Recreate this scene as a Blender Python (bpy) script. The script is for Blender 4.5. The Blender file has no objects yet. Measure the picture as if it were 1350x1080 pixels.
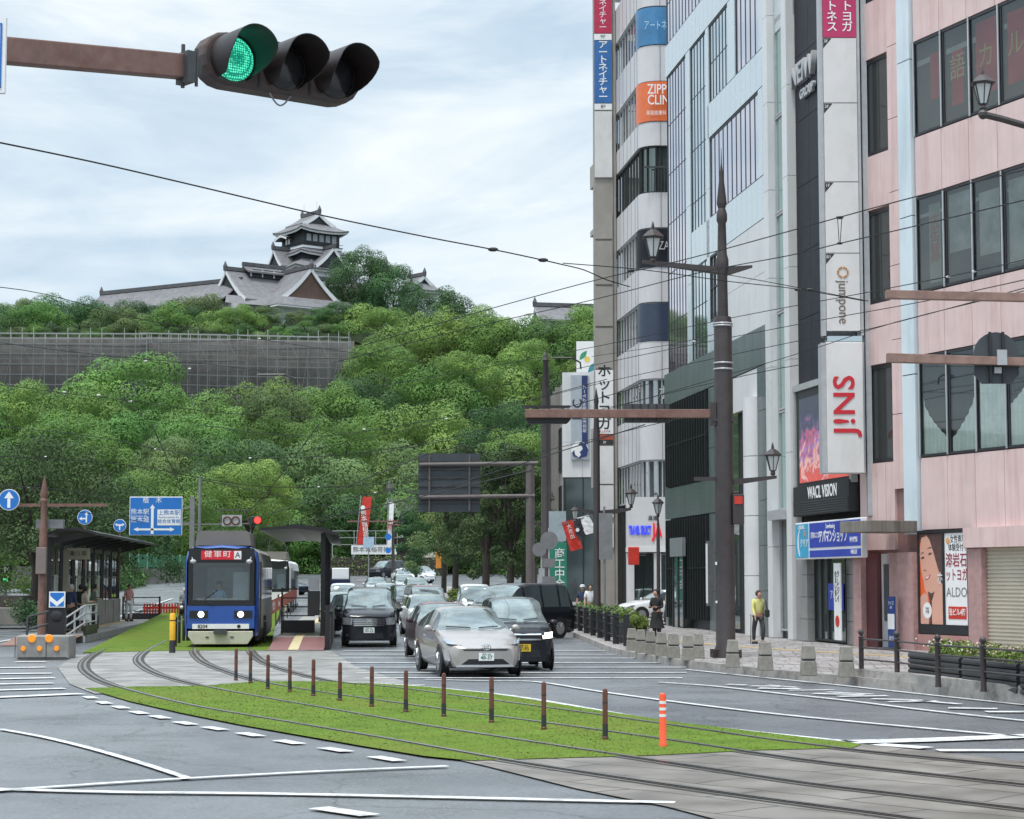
import bpy, bmesh, math, random
from math import sin, cos, atan, atan2, pi, radians, hypot, sqrt
from mathutils import Vector, Matrix, Euler, noise
random.seed(7)
S = bpy.context.scene
C = S.collection
# ---------------------------------------------------------------- camera
FOC = 2600.0; PITCH = atan(225 / FOC); CZ = 2.05
cam = bpy.data.cameras.new('camera'); co = bpy.data.objects.new('camera', cam); C.objects.link(co)
cam.sensor_fit = 'HORIZONTAL'; cam.sensor_width = 36; cam.lens = 36 * FOC / 1350
cam.clip_start = 0.3; cam.clip_end = 6000
co.location = (0, 0, CZ); co.rotation_euler = (pi / 2 + PITCH, 0, 0)
S.camera = co
# ---------------------------------------------------------------- world: overcast sky over a Nishita base
SUN_EL, SUN_AZ = radians(70), radians(-130)      # soft light from behind the camera
w = bpy.data.worlds.new("World"); S.world = w; w.use_nodes = True
nt = w.node_tree; nt.nodes.clear()
def N(nt, t, **k):
    n = nt.nodes.new(t)
    for a, b in k.items(): setattr(n, a, b)
    return n
out = N(nt, 'ShaderNodeOutputWorld'); bg = N(nt, 'ShaderNodeBackground'); bg.inputs[1].default_value = 0.1
sky = N(nt, 'ShaderNodeTexSky', sky_type='NISHITA', sun_disc=False, sun_elevation=SUN_EL, sun_rotation=radians(230), air_density=1.0, dust_density=2.0, ozone_density=1.5)
tc = N(nt, 'ShaderNodeTexCoord'); sep = N(nt, 'ShaderNodeSeparateXYZ'); nt.links.new(tc.outputs['Generated'], sep.inputs[0])
mp = N(nt, 'ShaderNodeMapping'); mp.inputs['Scale'].default_value = (1.0, 1.0, 3.2); nt.links.new(tc.outputs['Generated'], mp.inputs[0])
n1 = N(nt, 'ShaderNodeTexNoise'); n1.inputs['Scale'].default_value = 4.2; n1.inputs['Detail'].default_value = 7; n1.inputs['Roughness'].default_value = 0.55; n1.inputs['Distortion'].default_value = 0.6
n2 = N(nt, 'ShaderNodeTexNoise'); n2.inputs['Scale'].default_value = 9; n2.inputs['Detail'].default_value = 8; n2.inputs['Roughness'].default_value = 0.6; n2.inputs['Distortion'].default_value = 1.0
for n in (n1, n2): nt.links.new(mp.outputs[0], n.inputs[0])
r1 = N(nt, 'ShaderNodeValToRGB'); r1.color_ramp.elements[0].position = 0.40; r1.color_ramp.elements[1].position = 0.60
r1.color_ramp.elements[0].color = (5.1, 6.35, 7.4, 1); r1.color_ramp.elements[1].color = (7.6, 8.3, 8.7, 1)
nt.links.new(n1.outputs[0], r1.inputs[0])
r2 = N(nt, 'ShaderNodeValToRGB'); r2.color_ramp.elements[0].position = 0.35; r2.color_ramp.elements[1].position = 0.7
r2.color_ramp.elements[0].color = (0.93, 0.95, 0.97, 1); r2.color_ramp.elements[1].color = (1.12, 1.08, 1.05, 1)
nt.links.new(n2.outputs[0], r2.inputs[0])
mm = N(nt, 'ShaderNodeMixRGB', blend_type='MULTIPLY'); mm.inputs[0].default_value = 1
nt.links.new(r1.outputs[0], mm.inputs[1]); nt.links.new(r2.outputs[0], mm.inputs[2])
mx = N(nt, 'ShaderNodeMixRGB'); mx.inputs[0].default_value = 0.88
nt.links.new(sky.outputs[0], mx.inputs[1]); nt.links.new(mm.outputs[0], mx.inputs[2])
# overcast skies are brighter towards the zenith
mr = N(nt, 'ShaderNodeMapRange'); mr.inputs['From Min'].default_value = 0.28; mr.inputs['From Max'].default_value = 0.95
mr.inputs['To Min'].default_value = 1.0; mr.inputs['To Max'].default_value = 2.3
nt.links.new(sep.outputs[2], mr.inputs['Value'])
mu = N(nt, 'ShaderNodeVectorMath', operation='SCALE'); nt.links.new(mx.outputs[0], mu.inputs[0]); nt.links.new(mr.outputs[0], mu.inputs['Scale'])
nt.links.new(mu.outputs[0], bg.inputs[0]); nt.links.new(bg.outputs[0], out.inputs[0])
sl = bpy.data.lights.new('sun', 'SUN'); so = bpy.data.objects.new('sun', sl); C.objects.link(so)
sl.energy = 2.0; sl.angle = radians(11); sl.color = (1, 0.96, 0.9)
so.rotation_euler = (radians(90) - SUN_EL, 0, radians(-32))
S.view_settings.view_transform = 'Standard'; S.view_settings.look = 'None'; S.view_settings.gamma = 1
S.view_settings.exposure = 0.32
S.render.engine = 'CYCLES'; S.cycles.max_bounces = 6; S.cycles.transparent_max_bounces = 6; S.cycles.glossy_bounces = 4
# ---------------------------------------------------------------- photo ray helpers (real depth always given)
_c, _s = cos(PITCH), sin(PITCH)
def ray(px, py):
    x = (px - 675) / FOC; y = (540 - py) / FOC
    return Vector((x, _c - y * _s, _s + y * _c))
def at(px, py, Y):
    r = ray(px, py); t = Y / r.y
    return Vector((r.x * t, Y, CZ + r.z * t))
def gnd(px, py, z=0.0):
    r = ray(px, py); t = (z - CZ) / r.z
    return Vector((r.x * t, r.y * t, z))
def ppm(Y): return FOC / Y
def road_z(Y):
    if Y < 95: return 0.0
    if Y < 110: return 0.02 * (Y - 95) ** 2 / 30
    return 0.15 + 0.02 * (Y - 110)
def gz(px, Y, dz=0.0):
    p = at(px, 765, Y); return Vector((p.x, Y, road_z(Y) + dz))
# ---------------------------------------------------------------- materials
MATS = {}
def mat(name, col, rough=0.6, metal=0.0, var=0.12, scale=3.0, bump=0.0, bscale=None, emit=None, spec=0.5, coat=0.0, alpha=None, rvar=0.0, stretch=(1, 1, 1), stain=None, rand=0.0, coords='Object'):
    if name in MATS: return MATS[name]
    m = bpy.data.materials.new(name); m.use_nodes = True; t = m.node_tree
    b = t.nodes['Principled BSDF']; L = t.links.new
    b.inputs['Roughness'].default_value = rough; b.inputs['Metallic'].default_value = metal
    b.inputs['Specular IOR Level'].default_value = spec; b.inputs['Coat Weight'].default_value = coat
    b.inputs['Coat Roughness'].default_value = 0.05
    tcn = N(t, 'ShaderNodeTexCoord'); mpn = N(t, 'ShaderNodeMapping'); mpn.inputs['Scale'].default_value = stretch
    L(tcn.outputs[coords], mpn.inputs[0])
    nz = N(t, 'ShaderNodeTexNoise'); nz.inputs['Scale'].default_value = scale; nz.inputs['Detail'].default_value = 6; nz.inputs['Roughness'].default_value = 0.6
    L(mpn.outputs[0], nz.inputs[0])
    rp = N(t, 'ShaderNodeValToRGB'); rp.color_ramp.elements[0].position = 0.3; rp.color_ramp.elements[1].position = 0.7
    lo = [max(0, c * (1 - var)) for c in col]; hi = [min(1, c * (1 + var)) for c in col]
    rp.color_ramp.elements[0].color = (*lo, 1); rp.color_ramp.elements[1].color = (*hi, 1)
    L(nz.outputs[0], rp.inputs[0]); src = rp.outputs[0]
    if stain:
        scol, amt, sst, ssc = stain
        mp2 = N(t, 'ShaderNodeMapping'); mp2.inputs['Scale'].default_value = sst; L(tcn.outputs[coords], mp2.inputs[0])
        n3 = N(t, 'ShaderNodeTexNoise'); n3.inputs['Scale'].default_value = ssc; n3.inputs['Detail'].default_value = 8; n3.inputs['Roughness'].default_value = 0.7
        L(mp2.outputs[0], n3.inputs[0])
        r3 = N(t, 'ShaderNodeValToRGB'); r3.color_ramp.elements[0].position = 0.48; r3.color_ramp.elements[1].position = 0.68
        r3.color_ramp.elements[0].color = (0, 0, 0, 1); r3.color_ramp.elements[1].color = (amt, amt, amt, 1)
        L(n3.outputs[0], r3.inputs[0])
        mxx = N(t, 'ShaderNodeMixRGB'); mxx.inputs[2].default_value = (*scol, 1); L(r3.outputs[0], mxx.inputs[0]); L(src, mxx.inputs[1]); src = mxx.outputs[0]
    if rand:
        oi = N(t, 'ShaderNodeObjectInfo'); hs = N(t, 'ShaderNodeHueSaturation'); ma = N(t, 'ShaderNodeMapRange')
        ma.inputs['To Min'].default_value = 1 - rand; ma.inputs['To Max'].default_value = 1 + rand
        L(oi.outputs['Random'], ma.inputs['Value']); L(ma.outputs[0], hs.inputs['Value'])
        mb_ = N(t, 'ShaderNodeMapRange'); mb_.inputs['To Min'].default_value = 0.5 - rand * .06; mb_.inputs['To Max'].default_value = 0.5 + rand * .05
        ml_ = N(t, 'ShaderNodeMath', operation='MULTIPLY'); ml_.inputs[1].default_value = 7.3; fr_ = N(t, 'ShaderNodeMath', operation='FRACT')
        L(oi.outputs['Random'], ml_.inputs[0]); L(ml_.outputs[0], fr_.inputs[0]); L(fr_.outputs[0], mb_.inputs['Value']); L(mb_.outputs[0], hs.inputs['Hue'])
        L(src, hs.inputs['Color']); src = hs.outputs[0]
    L(src, b.inputs['Base Color'])
    if rvar:
        rr = N(t, 'ShaderNodeMapRange'); rr.inputs['From Min'].default_value = 0.35; rr.inputs['From Max'].default_value = 0.65
        rr.inputs['To Min'].default_value = max(.02, rough - rvar); rr.inputs['To Max'].default_value = rough + rvar
        L(nz.outputs[0], rr.inputs['Value']); L(rr.outputs[0], b.inputs['Roughness'])
    if bump:
        nb = N(t, 'ShaderNodeTexNoise'); nb.inputs['Scale'].default_value = bscale or scale * 8; nb.inputs['Detail'].default_value = 4; L(mpn.outputs[0], nb.inputs[0])
        bp = N(t, 'ShaderNodeBump'); bp.inputs['Strength'].default_value = bump; bp.inputs['Distance'].default_value = 0.02
        L(nb.outputs[0], bp.inputs['Height']); L(bp.outputs[0], b.inputs['Normal'])
    if emit:
        b.inputs['Emission Color'].default_value = (*emit[0], 1); b.inputs['Emission Strength'].default_value = emit[1]
    if alpha is not None: b.inputs['Alpha'].default_value = alpha
    MATS[name] = m; return m
def glass(name, tint=(0.6, 0.68, 0.7), rough=0.03, tr=0.8):
    """Thin window glass: a mix of a clear pass-through and a mirror."""
    if name in MATS: return MATS[name]
    m = bpy.data.materials.new(name); m.use_nodes = True; t = m.node_tree; t.nodes.clear(); L = t.links.new
    o = N(t, 'ShaderNodeOutputMaterial'); g = N(t, 'ShaderNodeBsdfGlossy'); tp = N(t, 'ShaderNodeBsdfTransparent'); mxs = N(t, 'ShaderNodeMixShader')
    g.inputs['Roughness'].default_value = rough; tp.inputs[0].default_value = (*tint, 1)
    lw0 = N(t, 'ShaderNodeLayerWeight'); lw0.inputs[0].default_value = .5; lw = N(t, 'ShaderNodeMath', operation='POWER'); lw.inputs[1].default_value = 4.5; L(lw0.outputs['Facing'], lw.inputs[0])
    mr_ = N(t, 'ShaderNodeMapRange'); mr_.inputs['From Max'].default_value = 1.0; mr_.inputs['To Min'].default_value = 1 - tr; mr_.inputs['To Max'].default_value = 1
    L(lw.outputs[0], mr_.inputs['Value']); L(mr_.outputs[0], mxs.inputs[0]); L(tp.outputs[0], mxs.inputs[1]); L(g.outputs[0], mxs.inputs[2]); L(mxs.outputs[0], o.inputs[0])
    MATS[name] = m; return m
# ---------------------------------------------------------------- mesh builder
class MB:
    def __init__(s): s.v = []; s.f = []; s.mi = []; s.M = Matrix.Identity(4); s.cur = 0
    def _add(s, vs, fs):
        k = len(s.v); M = s.M
        s.v += [tuple(M @ Vector(p)) for p in vs]; s.f += [tuple(i + k for i in f) for f in fs]; s.mi += [s.cur] * len(fs)
    def box(s, x0, x1, y0, y1, z0, z1):
        s._add([(x0, y0, z0), (x1, y0, z0), (x1, y1, z0), (x0, y1, z0), (x0, y0, z1), (x1, y0, z1), (x1, y1, z1), (x0, y1, z1)],
               [(0, 3, 2, 1), (4, 5, 6, 7), (0, 1, 5, 4), (1, 2, 6, 5), (2, 3, 7, 6), (3, 0, 4, 7)]); return s
    def cbox(s, c, d, rz=0, rx=0, ry=0):
        old = s.M; s.M = old @ Matrix.Translation(c) @ Euler((rx, ry, rz)).to_matrix().to_4x4()
        s.box(-d[0] / 2, d[0] / 2, -d[1] / 2, d[1] / 2, -d[2] / 2, d[2] / 2); s.M = old; return s
    def bar(s, a, b, w, h=None):
        a, b = Vector(a), Vector(b); h = h or w; d = b - a; L = d.length
        if L < 1e-6: return s
        q = d.to_track_quat('X', 'Z'); old = s.M
        s.M = old @ Matrix.Translation((a + b) / 2) @ q.to_matrix().to_4x4(); s.box(-L / 2, L / 2, -w / 2, w / 2, -h / 2, h / 2); s.M = old; return s
    def cyl(s, a, b, r0, r1=None, n=12, caps=True):
        a, b = Vector(a), Vector(b); r1 = r0 if r1 is None else r1; d = b - a
        q = d.to_track_quat('Z', 'Y').to_matrix(); vs = []
        for k in range(n):
            t = 2 * pi * k / n; u = q @ Vector((cos(t), sin(t), 0)); vs.append(a + u * r0)
        for k in range(n):
            t = 2 * pi * k / n; u = q @ Vector((cos(t), sin(t), 0)); vs.append(b + u * r1)
        fs = [(k, (k + 1) % n, n + (k + 1) % n, n + k) for k in range(n)]
        if caps: fs += [tuple(range(n - 1, -1, -1)), tuple(range(n, 2 * n))]
        s._add(vs, fs); return s
    def lathe(s, prof, n=16, c=(0, 0, 0), cap=True):
        vs = []; c = Vector(c)
        for r, z in prof:
            for k in range(n):
                t = 2 * pi * (k + .5) / n; vs.append(c + Vector((r * cos(t), r * sin(t), z)))
        fs = []
        for i in range(len(prof) - 1):
            for k in range(n):
                fs.append((i * n + k, i * n + (k + 1) % n, (i + 1) * n + (k + 1) % n, (i + 1) * n + k))
        if cap: fs += [tuple(range(n - 1, -1, -1)), tuple(range((len(prof) - 1) * n, len(prof) * n))]
        s._add(vs, fs); return s
    def tube(s, pts, r, n=6, r2=None):
        pts = [Vector(p) for p in pts]; vs = []; m = len(pts)
        for i, p in enumerate(pts):
            d = (pts[min(i + 1, m - 1)] - pts[max(i - 1, 0)])
            if d.length < 1e-9: d = Vector((0, 0, 1))
            q = d.to_track_quat('Z', 'Y').to_matrix(); rr = r if r2 is None else r + (r2 - r) * i / (m - 1)
            for k in range(n):
                t = 2 * pi * k / n; vs.append(p + q @ Vector((cos(t) * rr, sin(t) * rr, 0)))
        fs = [(i * n + k, i * n + (k + 1) % n, (i + 1) * n + (k + 1) % n, (i + 1) * n + k) for i in range(m - 1) for k in range(n)]
        fs += [tuple(range(n - 1, -1, -1)), tuple(range((m - 1) * n, m * n))]
        s._add(vs, fs); return s
    def prism(s, poly, a, b):
        """poly: list of 3D points; extruded by vector b-a (a,b offsets)."""
        n = len(poly); a = Vector(a); b = Vector(b)
        vs = [Vector(p) + a for p in poly] + [Vector(p) + b for p in poly]
        fs = [tuple(range(n - 1, -1, -1)), tuple(range(n, 2 * n))] + [(k, (k + 1) % n, n + (k + 1) % n, n + k) for k in range(n)]
        s._add(vs, fs); return s
    def poly(s, pts): s._add(pts, [tuple(range(len(pts)))]); return s
    def grid(s, P):
        n, m = len(P), len(P[0])
        s._add([p for r in P for p in r], [(i * m + j, i * m + j + 1, (i + 1) * m + j + 1, (i + 1) * m + j) for i in range(n - 1) for j in range(m - 1)]); return s
    def sph(s, c, r, n=10, sc=(1, 1, 1)):
        m = max(4, n // 2 + 1); c = Vector(c)
        prof = [(r * sin(pi * i / m), -r * cos(pi * i / m)) for i in range(m + 1)]; prof[0] = (r * .02, -r); prof[-1] = (r * .02, r)
        vs = []
        for rr, z in prof:
            for k in range(n): t = 2 * pi * k / n; vs.append(c + Vector((rr * cos(t) * sc[0], rr * sin(t) * sc[1], z * sc[2])))
        fs = [(i * n + k, i * n + (k + 1) % n, (i + 1) * n + (k + 1) % n, (i + 1) * n + k) for i in range(len(prof) - 1) for k in range(n)]
        fs += [tuple(range(n - 1, -1, -1)), tuple(range((len(prof) - 1) * n, len(prof) * n))]
        s._add(vs, fs); return s
    def disc(s, c, nrm, r, n=24, th=0.01):
        c = Vector(c); nrm = Vector(nrm).normalized(); return s.cyl(c - nrm * th / 2, c + nrm * th / 2, r, r, n)
    def build(s, name, m, parent=None, smooth=False, bevel=0.0, seg=2, loc=None):
        me = bpy.data.meshes.new(name); me.from_pydata(s.v, [], s.f); me.update()
        ms = m if isinstance(m, (list, tuple)) else [m]
        for q in ms: me.materials.append(q)
        if len(ms) > 1: me.polygons.foreach_set('material_index', s.mi)
        o = bpy.data.objects.new(name, me); C.objects.link(o)
        if parent: o.parent = parent
        if loc: o.location = loc
        if smooth:
            me.polygons.foreach_set('use_smooth', [True] * len(me.polygons))
            sharp(me, 0.7 if smooth is True else smooth)
        if bevel:
            b = o.modifiers.new('bevel', 'BEVEL'); b.width = bevel; b.segments = seg; b.limit_method = 'ANGLE'; b.angle_limit = radians(35)
        return o
def sharp(me, ang):
    bm = bmesh.new(); bm.from_mesh(me)
    for e in bm.edges:
        if len(e.link_faces) == 2:
            try: e.smooth = e.calc_face_angle() < ang
            except ValueError: pass
    bm.to_mesh(me); bm.free()
def tag(o, label=None, cat=None, group=None, kind=None):
    if label: o['label'] = label
    if cat: o['category'] = cat
    if group: o['group'] = group
    if kind: o['kind'] = kind
    return o
def thing(name, label, cat, loc=(0, 0, 0), rz=0, group=None):
    o = bpy.data.objects.new(name, None); C.objects.link(o); o.empty_display_size = .1
    o.location = loc; o.rotation_euler = (0, 0, rz); return tag(o, label, cat, group)
def kids(o): return [c for c in C.objects if c.parent == o]
def dup(root, kidmap, loc, rz=None, label=None, sc=None):
    """copy of a thing, its parts and sub-parts; kidmap = {object: [children]}"""
    r = root.copy(); C.objects.link(r); r.location = loc
    if rz is not None: r.rotation_euler = (0, 0, rz)
    if sc is not None: r.scale = sc
    if label: r['label'] = label
    def rec(a, b):
        for ch in kidmap.get(a.name, []):
            c = ch.copy(); C.objects.link(c); c.parent = b; rec(ch, c)
    rec(root, r); return r
def kidmap_of(root):
    d = {}
    def rec(a):
        d[a.name] = kids(a)
        for c in d[a.name]: rec(c)
    rec(root); return d
_FONT = None
def text(s_, size, m, parent, loc, rot=(pi / 2, 0, 0), name='lettering', ext=0.004, sx=1.0, bold=0.0, align='CENTER', line=1.0, space=1.0, vshear=0):
    cu = bpy.data.curves.new(name, 'FONT'); cu.body = s_; cu.size = size; cu.align_x = align; cu.align_y = 'CENTER'; cu.extrude = ext; cu.offset = bold
    cu.space_line = line; cu.space_character = space; cu.resolution_u = 3
    o = bpy.data.objects.new('tmp_text', cu); C.objects.link(o)
    bpy.context.view_layer.update()
    dg = bpy.context.evaluated_depsgraph_get()
    me = bpy.data.meshes.new_from_object(o.evaluated_get(dg)); bpy.data.objects.remove(o)
    me.materials.clear(); me.materials.append(m); me.name = name
    q = bpy.data.objects.new(name, me); C.objects.link(q); q.parent = parent; q.location = loc; q.rotation_euler = rot; q.scale = (sx, 1, 1)
    return q
# ---------------------------------------------------------------- facade frame: local x along the wall, -y outward, z up
class Fac:
    def __init__(s, A, B, name=None, label=None, cat='building', group=None):
        s.A = Vector((A[0], A[1], 0)); s.B = Vector((B[0], B[1], 0)); d = s.B - s.A; s.L = d.length; s.d = d.normalized(); s.rz = atan2(d.y, d.x)
        s.root = thing(name, label, cat, s.A, s.rz, group) if name else None
    def hit(s, px, py, off=0.0):
        """(u, z) where the pixel's ray meets the wall plane pushed outward by off"""
        r = ray(px, py); nrm = Vector((s.d.y, -s.d.x, 0)); A = s.A + nrm * off
        den = s.d.x * r.y - s.d.y * r.x
        u = (A.y * r.x - A.x * r.y) / den
        p = A + s.d * u; t = p.y / r.y
        return u, CZ + t * r.z
    def rect(s, px0, py0, px1, py1, off=0.0):
        u0, z1 = s.hit(px0, py0, off); u1, z0 = s.hit(px1, py1, off); return u0, u1, z0, z1
# ---------------------------------------------------------------- shared materials
M = dict(
 rust=mat('rust_brown_paint', (0.19, 0.105, 0.085), .55, .0, .25, 6, stain=((0.13, .045, .025), .7, (1, 1, 1), 5)),
 brown=mat('dark_brown_pole_paint', (0.045, 0.036, 0.036), .45, 0, .2, 4),
 black=mat('black_paint', (0.018, 0.018, 0.02), .4, 0, .2, 5),
 dgrey=mat('dark_grey_paint', (0.05, 0.052, 0.055), .5, 0, .2, 4),
 grey=mat('grey_metal', (0.22, 0.22, 0.225), .5, .2, .15, 4),
 lgrey=mat('light_grey_metal', (0.42, 0.43, 0.44), .45, .2, .1, 4),
 white=mat('white_paint', (0.78, 0.78, 0.77), .45, 0, .05, 3),
 concrete=mat('concrete', (0.27, 0.26, 0.245), .85, 0, .2, 2.5, .3, 30, stain=((.1, .1, .09), .5, (1, 1, .4), 2)),
 orange=mat('orange_reflector', (0.9, 0.3, 0.02), .3, emit=((1, .35, .03), .15)),
 red=mat('red_paint', (0.55, 0.035, 0.02), .45, 0, .15, 4),
 blue=mat('sign_blue', (0.012, 0.16, 0.52), .4, 0, .06, 2),
 signwhite=mat('sign_white', (0.8, 0.8, 0.8), .4, 0, .03, 2),
 text_dark=mat('lettering_black', (0.03, 0.03, 0.035), .5),
 text_white=mat('lettering_white', (0.82, 0.82, 0.82), .5, 0, .02),
 text_red=mat('lettering_red', (0.55, 0.015, 0.03), .5, 0, .02),
 wire=mat('wire_black', (0.012, 0.012, 0.014), .7, 0),
 insul=mat('insulator_white', (0.75, 0.74, 0.7), .3, 0),
 steel=mat('rail_steel', (0.42, 0.40, 0.38), .28, .9, .2, 3),
 tyre=mat('tyre_rubber', (0.02, 0.02, 0.02), .8, 0, .2),
 rim=mat('alloy_rim', (0.5, 0.5, 0.52), .3, .8, .1),
 mirrorglass=mat('reflecting_window', (0.5, .56, .58), .03, .9, .04, 1.2),
)
# ================================================================ SETTING: ground, road, tracks, kerbs
def st(o): o['kind'] = 'structure'; return o
def hill_z(X, Y):
    if Y <= 243: return road_z(Y)
    b = road_z(243)
    n = noise.noise(Vector((X * .012, Y * .012, 3.1))) * 2.2
    if Y < 340: return b + (Y - 243) * 0.30 + n * min(1, (Y - 243) / 30)
    if Y < 344: return b + 29.1 + (Y - 340) * 3.3 + n
    if Y < 470: return b + 42.4 + n * .5
    return b + 42.4 - (Y - 470) * .05 + n * .5
def asphalt_mat(name, base, rough, wet):
    m = asphalt_base(name, base, rough, wet); t = m.node_tree; L = t.links.new; bs = t.nodes['Principled BSDF']; src = bs.inputs['Base Color'].links[0].from_socket
    tcn = N(t, 'ShaderNodeTexCoord')
    g = N(t, 'ShaderNodeTexNoise'); g.inputs['Scale'].default_value = 38; g.inputs['Detail'].default_value = 3; L(tcn.outputs['Object'], g.inputs[0])
    gr = N(t, 'ShaderNodeValToRGB'); gr.color_ramp.elements[0].position = .38; gr.color_ramp.elements[1].position = .66; gr.color_ramp.elements[0].color = (.72, .72, .72, 1); gr.color_ramp.elements[1].color = (1.22, 1.22, 1.22, 1); L(g.outputs[0], gr.inputs[0])
    v = N(t, 'ShaderNodeTexVoronoi', feature='DISTANCE_TO_EDGE'); v.inputs['Scale'].default_value = .22; wn = N(t, 'ShaderNodeTexNoise'); wn.inputs['Scale'].default_value = .9; wn.inputs['Detail'].default_value = 8; L(tcn.outputs['Object'], wn.inputs[0])
    va = N(t, 'ShaderNodeVectorMath', operation='ADD'); L(tcn.outputs['Object'], va.inputs[0]); L(wn.outputs['Color'], va.inputs[1]); L(va.outputs[0], v.inputs[0])
    cr = N(t, 'ShaderNodeValToRGB'); cr.color_ramp.elements[0].position = .0; cr.color_ramp.elements[1].position = .006; cr.color_ramp.elements[0].color = (.5, .5, .5, 1); cr.color_ramp.elements[1].color = (1, 1, 1, 1); L(v.outputs['Distance'], cr.inputs[0])
    w1 = N(t, 'ShaderNodeTexNoise'); w1.inputs['Scale'].default_value = .12; w1.inputs['Detail'].default_value = 5; w1.inputs['Distortion'].default_value = 1.2; L(tcn.outputs['Object'], w1.inputs[0])
    wr = N(t, 'ShaderNodeValToRGB'); wr.color_ramp.elements[0].position = .42; wr.color_ramp.elements[1].position = .56; wr.color_ramp.elements[0].color = (.84, .85, .87, 1); wr.color_ramp.elements[1].color = (1.08, 1.08, 1.07, 1); L(w1.outputs[0], wr.inputs[0])
    for q in (gr, cr, wr):
        mu_ = N(t, 'ShaderNodeMixRGB', blend_type='MULTIPLY'); mu_.inputs[0].default_value = 1; L(src, mu_.inputs[1]); L(q.outputs[0], mu_.inputs[2]); src = mu_.outputs[0]
    L(src, bs.inputs['Base Color']); return m
def asphalt_base(name, base, rough, wet):
    m = mat(name, base, rough, 0, .13, .55, .35, 90, spec=.5, rvar=wet, stain=((base[0] * .62, base[1] * .62, base[2] * .64), .55, (1, .35, 1), .5))
    return m
ASPH = asphalt_mat('asphalt_damp', (0.148, 0.157, 0.168), .33, .12)
TERR = mat('park_soil_undergrowth_and_shade', (0.025, 0.04, 0.014), .9, 0, .4, .3)  # soil colour darkened to paint in the shade between the hill trees
def xs_ys():
    xs = [-900, -500, -300, -220, -170] + [x for x in range(-150, 151, 10)] + [170, 220, 300, 500, 900]
    ys = [-60, -20, 0, 20, 40, 60, 80, 90, 95, 100, 105, 110, 130, 150, 170, 190, 210, 230, 243] + list(range(250, 340, 10)) + [340, 342, 344, 350, 360, 380, 400, 430, 470, 520, 700, 1000, 1800]
    return xs, ys
xs, ys = xs_ys(); b = MB(); b.grid([[Vector((x, y, hill_z(x, y) - (0.0 if y > 243 else .012))) for x in xs] for y in ys])
for k, fc in enumerate(b.f):
    cy = sum(b.v[i][1] for i in fc) / 4; b.mi[k] = 1 if cy > 243 else 0
st(b.build('ground', [ASPH, TERR]))
def sheet(name, pts, m, z=0.004, px=True, thick=0.0):
    b = MB(); P = [gnd(*p) if px else Vector((p[0], p[1], 0)) for p in pts]
    P = [Vector((p.x, p.y, road_z(p.y) + z)) for p in P]
    a = sum(P[i].x * P[(i + 1) % len(P)].y - P[(i + 1) % len(P)].x * P[i].y for i in range(len(P)))
    if a < 0: P.reverse()
    if thick: b.prism(P, (0, 0, -thick), (0, 0, 0))
    else: b.poly(P)
    return st(b.build(name, m))
# paving of the tram track crossing: slabs with open joints
def slab_mat(name, rot, a=(.30, .292, .28), bw=1.9, bh=.9):
    m = bpy.data.materials.new(name); m.use_nodes = True; t = m.node_tree; bs = t.nodes['Principled BSDF']; L = t.links.new
    tcn = N(t, 'ShaderNodeTexCoord'); mpn = N(t, 'ShaderNodeMapping'); mpn.inputs['Rotation'].default_value = (0, 0, rot); L(tcn.outputs['Object'], mpn.inputs[0])
    nd = N(t, 'ShaderNodeTexNoise'); nd.inputs['Scale'].default_value = .35; va = N(t, 'ShaderNodeVectorMath', operation='ADD'); L(mpn.outputs[0], va.inputs[0]); L(nd.outputs['Color'], va.inputs[1]); L(tcn.outputs['Object'], nd.inputs[0])
    br = N(t, 'ShaderNodeTexBrick'); br.inputs['Scale'].default_value = 1; br.inputs['Brick Width'].default_value = bw; br.inputs['Row Height'].default_value = bh
    br.inputs['Mortar Size'].default_value = .022; br.inputs['Mortar Smooth'].default_value = .3
    br.inputs['Color1'].default_value = (*a, 1); br.inputs['Color2'].default_value = (a[0] * .82, a[1] * .82, a[2] * .82, 1); br.inputs['Mortar'].default_value = (.06, .058, .05, 1)
    L(va.outputs[0], br.inputs[0])
    nz = N(t, 'ShaderNodeTexNoise'); nz.inputs['Scale'].default_value = 1.1; nz.inputs['Detail'].default_value = 8; L(tcn.outputs['Object'], nz.inputs[0])
    rp = N(t, 'ShaderNodeValToRGB'); rp.color_ramp.elements[0].position = .35; rp.color_ramp.elements[1].position = .65; rp.color_ramp.elements[0].color = (.62, .61, .58, 1); rp.color_ramp.elements[1].color = (1.12, 1.12, 1.12, 1); L(nz.outputs[0], rp.inputs[0])
    mm_ = N(t, 'ShaderNodeMixRGB', blend_type='MULTIPLY'); mm_.inputs[0].default_value = 1; L(br.outputs[0], mm_.inputs[1]); L(rp.outputs[0], mm_.inputs[2]); L(mm_.outputs[0], bs.inputs['Base Color'])
    rr = N(t, 'ShaderNodeMapRange'); rr.inputs['To Min'].default_value = .35; rr.inputs['To Max'].default_value = .75; L(nz.outputs[0], rr.inputs['Value']); L(rr.outputs[0], bs.inputs['Roughness'])
    bp = N(t, 'ShaderNodeBump'); bp.inputs['Strength'].default_value = .5; bp.inputs['Distance'].default_value = .02; L(br.outputs['Fac'], bp.inputs['Height']); bp.invert = True; L(bp.outputs[0], bs.inputs['Normal'])
    return m
SLAB1 = slab_mat('track_slabs_far', radians(20)); SLAB2 = slab_mat('track_slabs_near', radians(48), (.215, .195, .175))
sheet('track_paving', [(98, 864), (76, 880), (92, 902), (125, 915), (330, 910), (480, 906), (545, 902), (470, 880), (436, 858), (250, 857), (150, 859)], SLAB1, .004)
sheet('track_paving', [(586, 998), (640, 1010), (760, 1040), (880, 1064), (960, 1085), (1100, 1130), (1500, 1230), (1700, 1090), (1420, 1012), (1135, 981), (900, 975), (700, 985)], SLAB2, .004)
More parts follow.
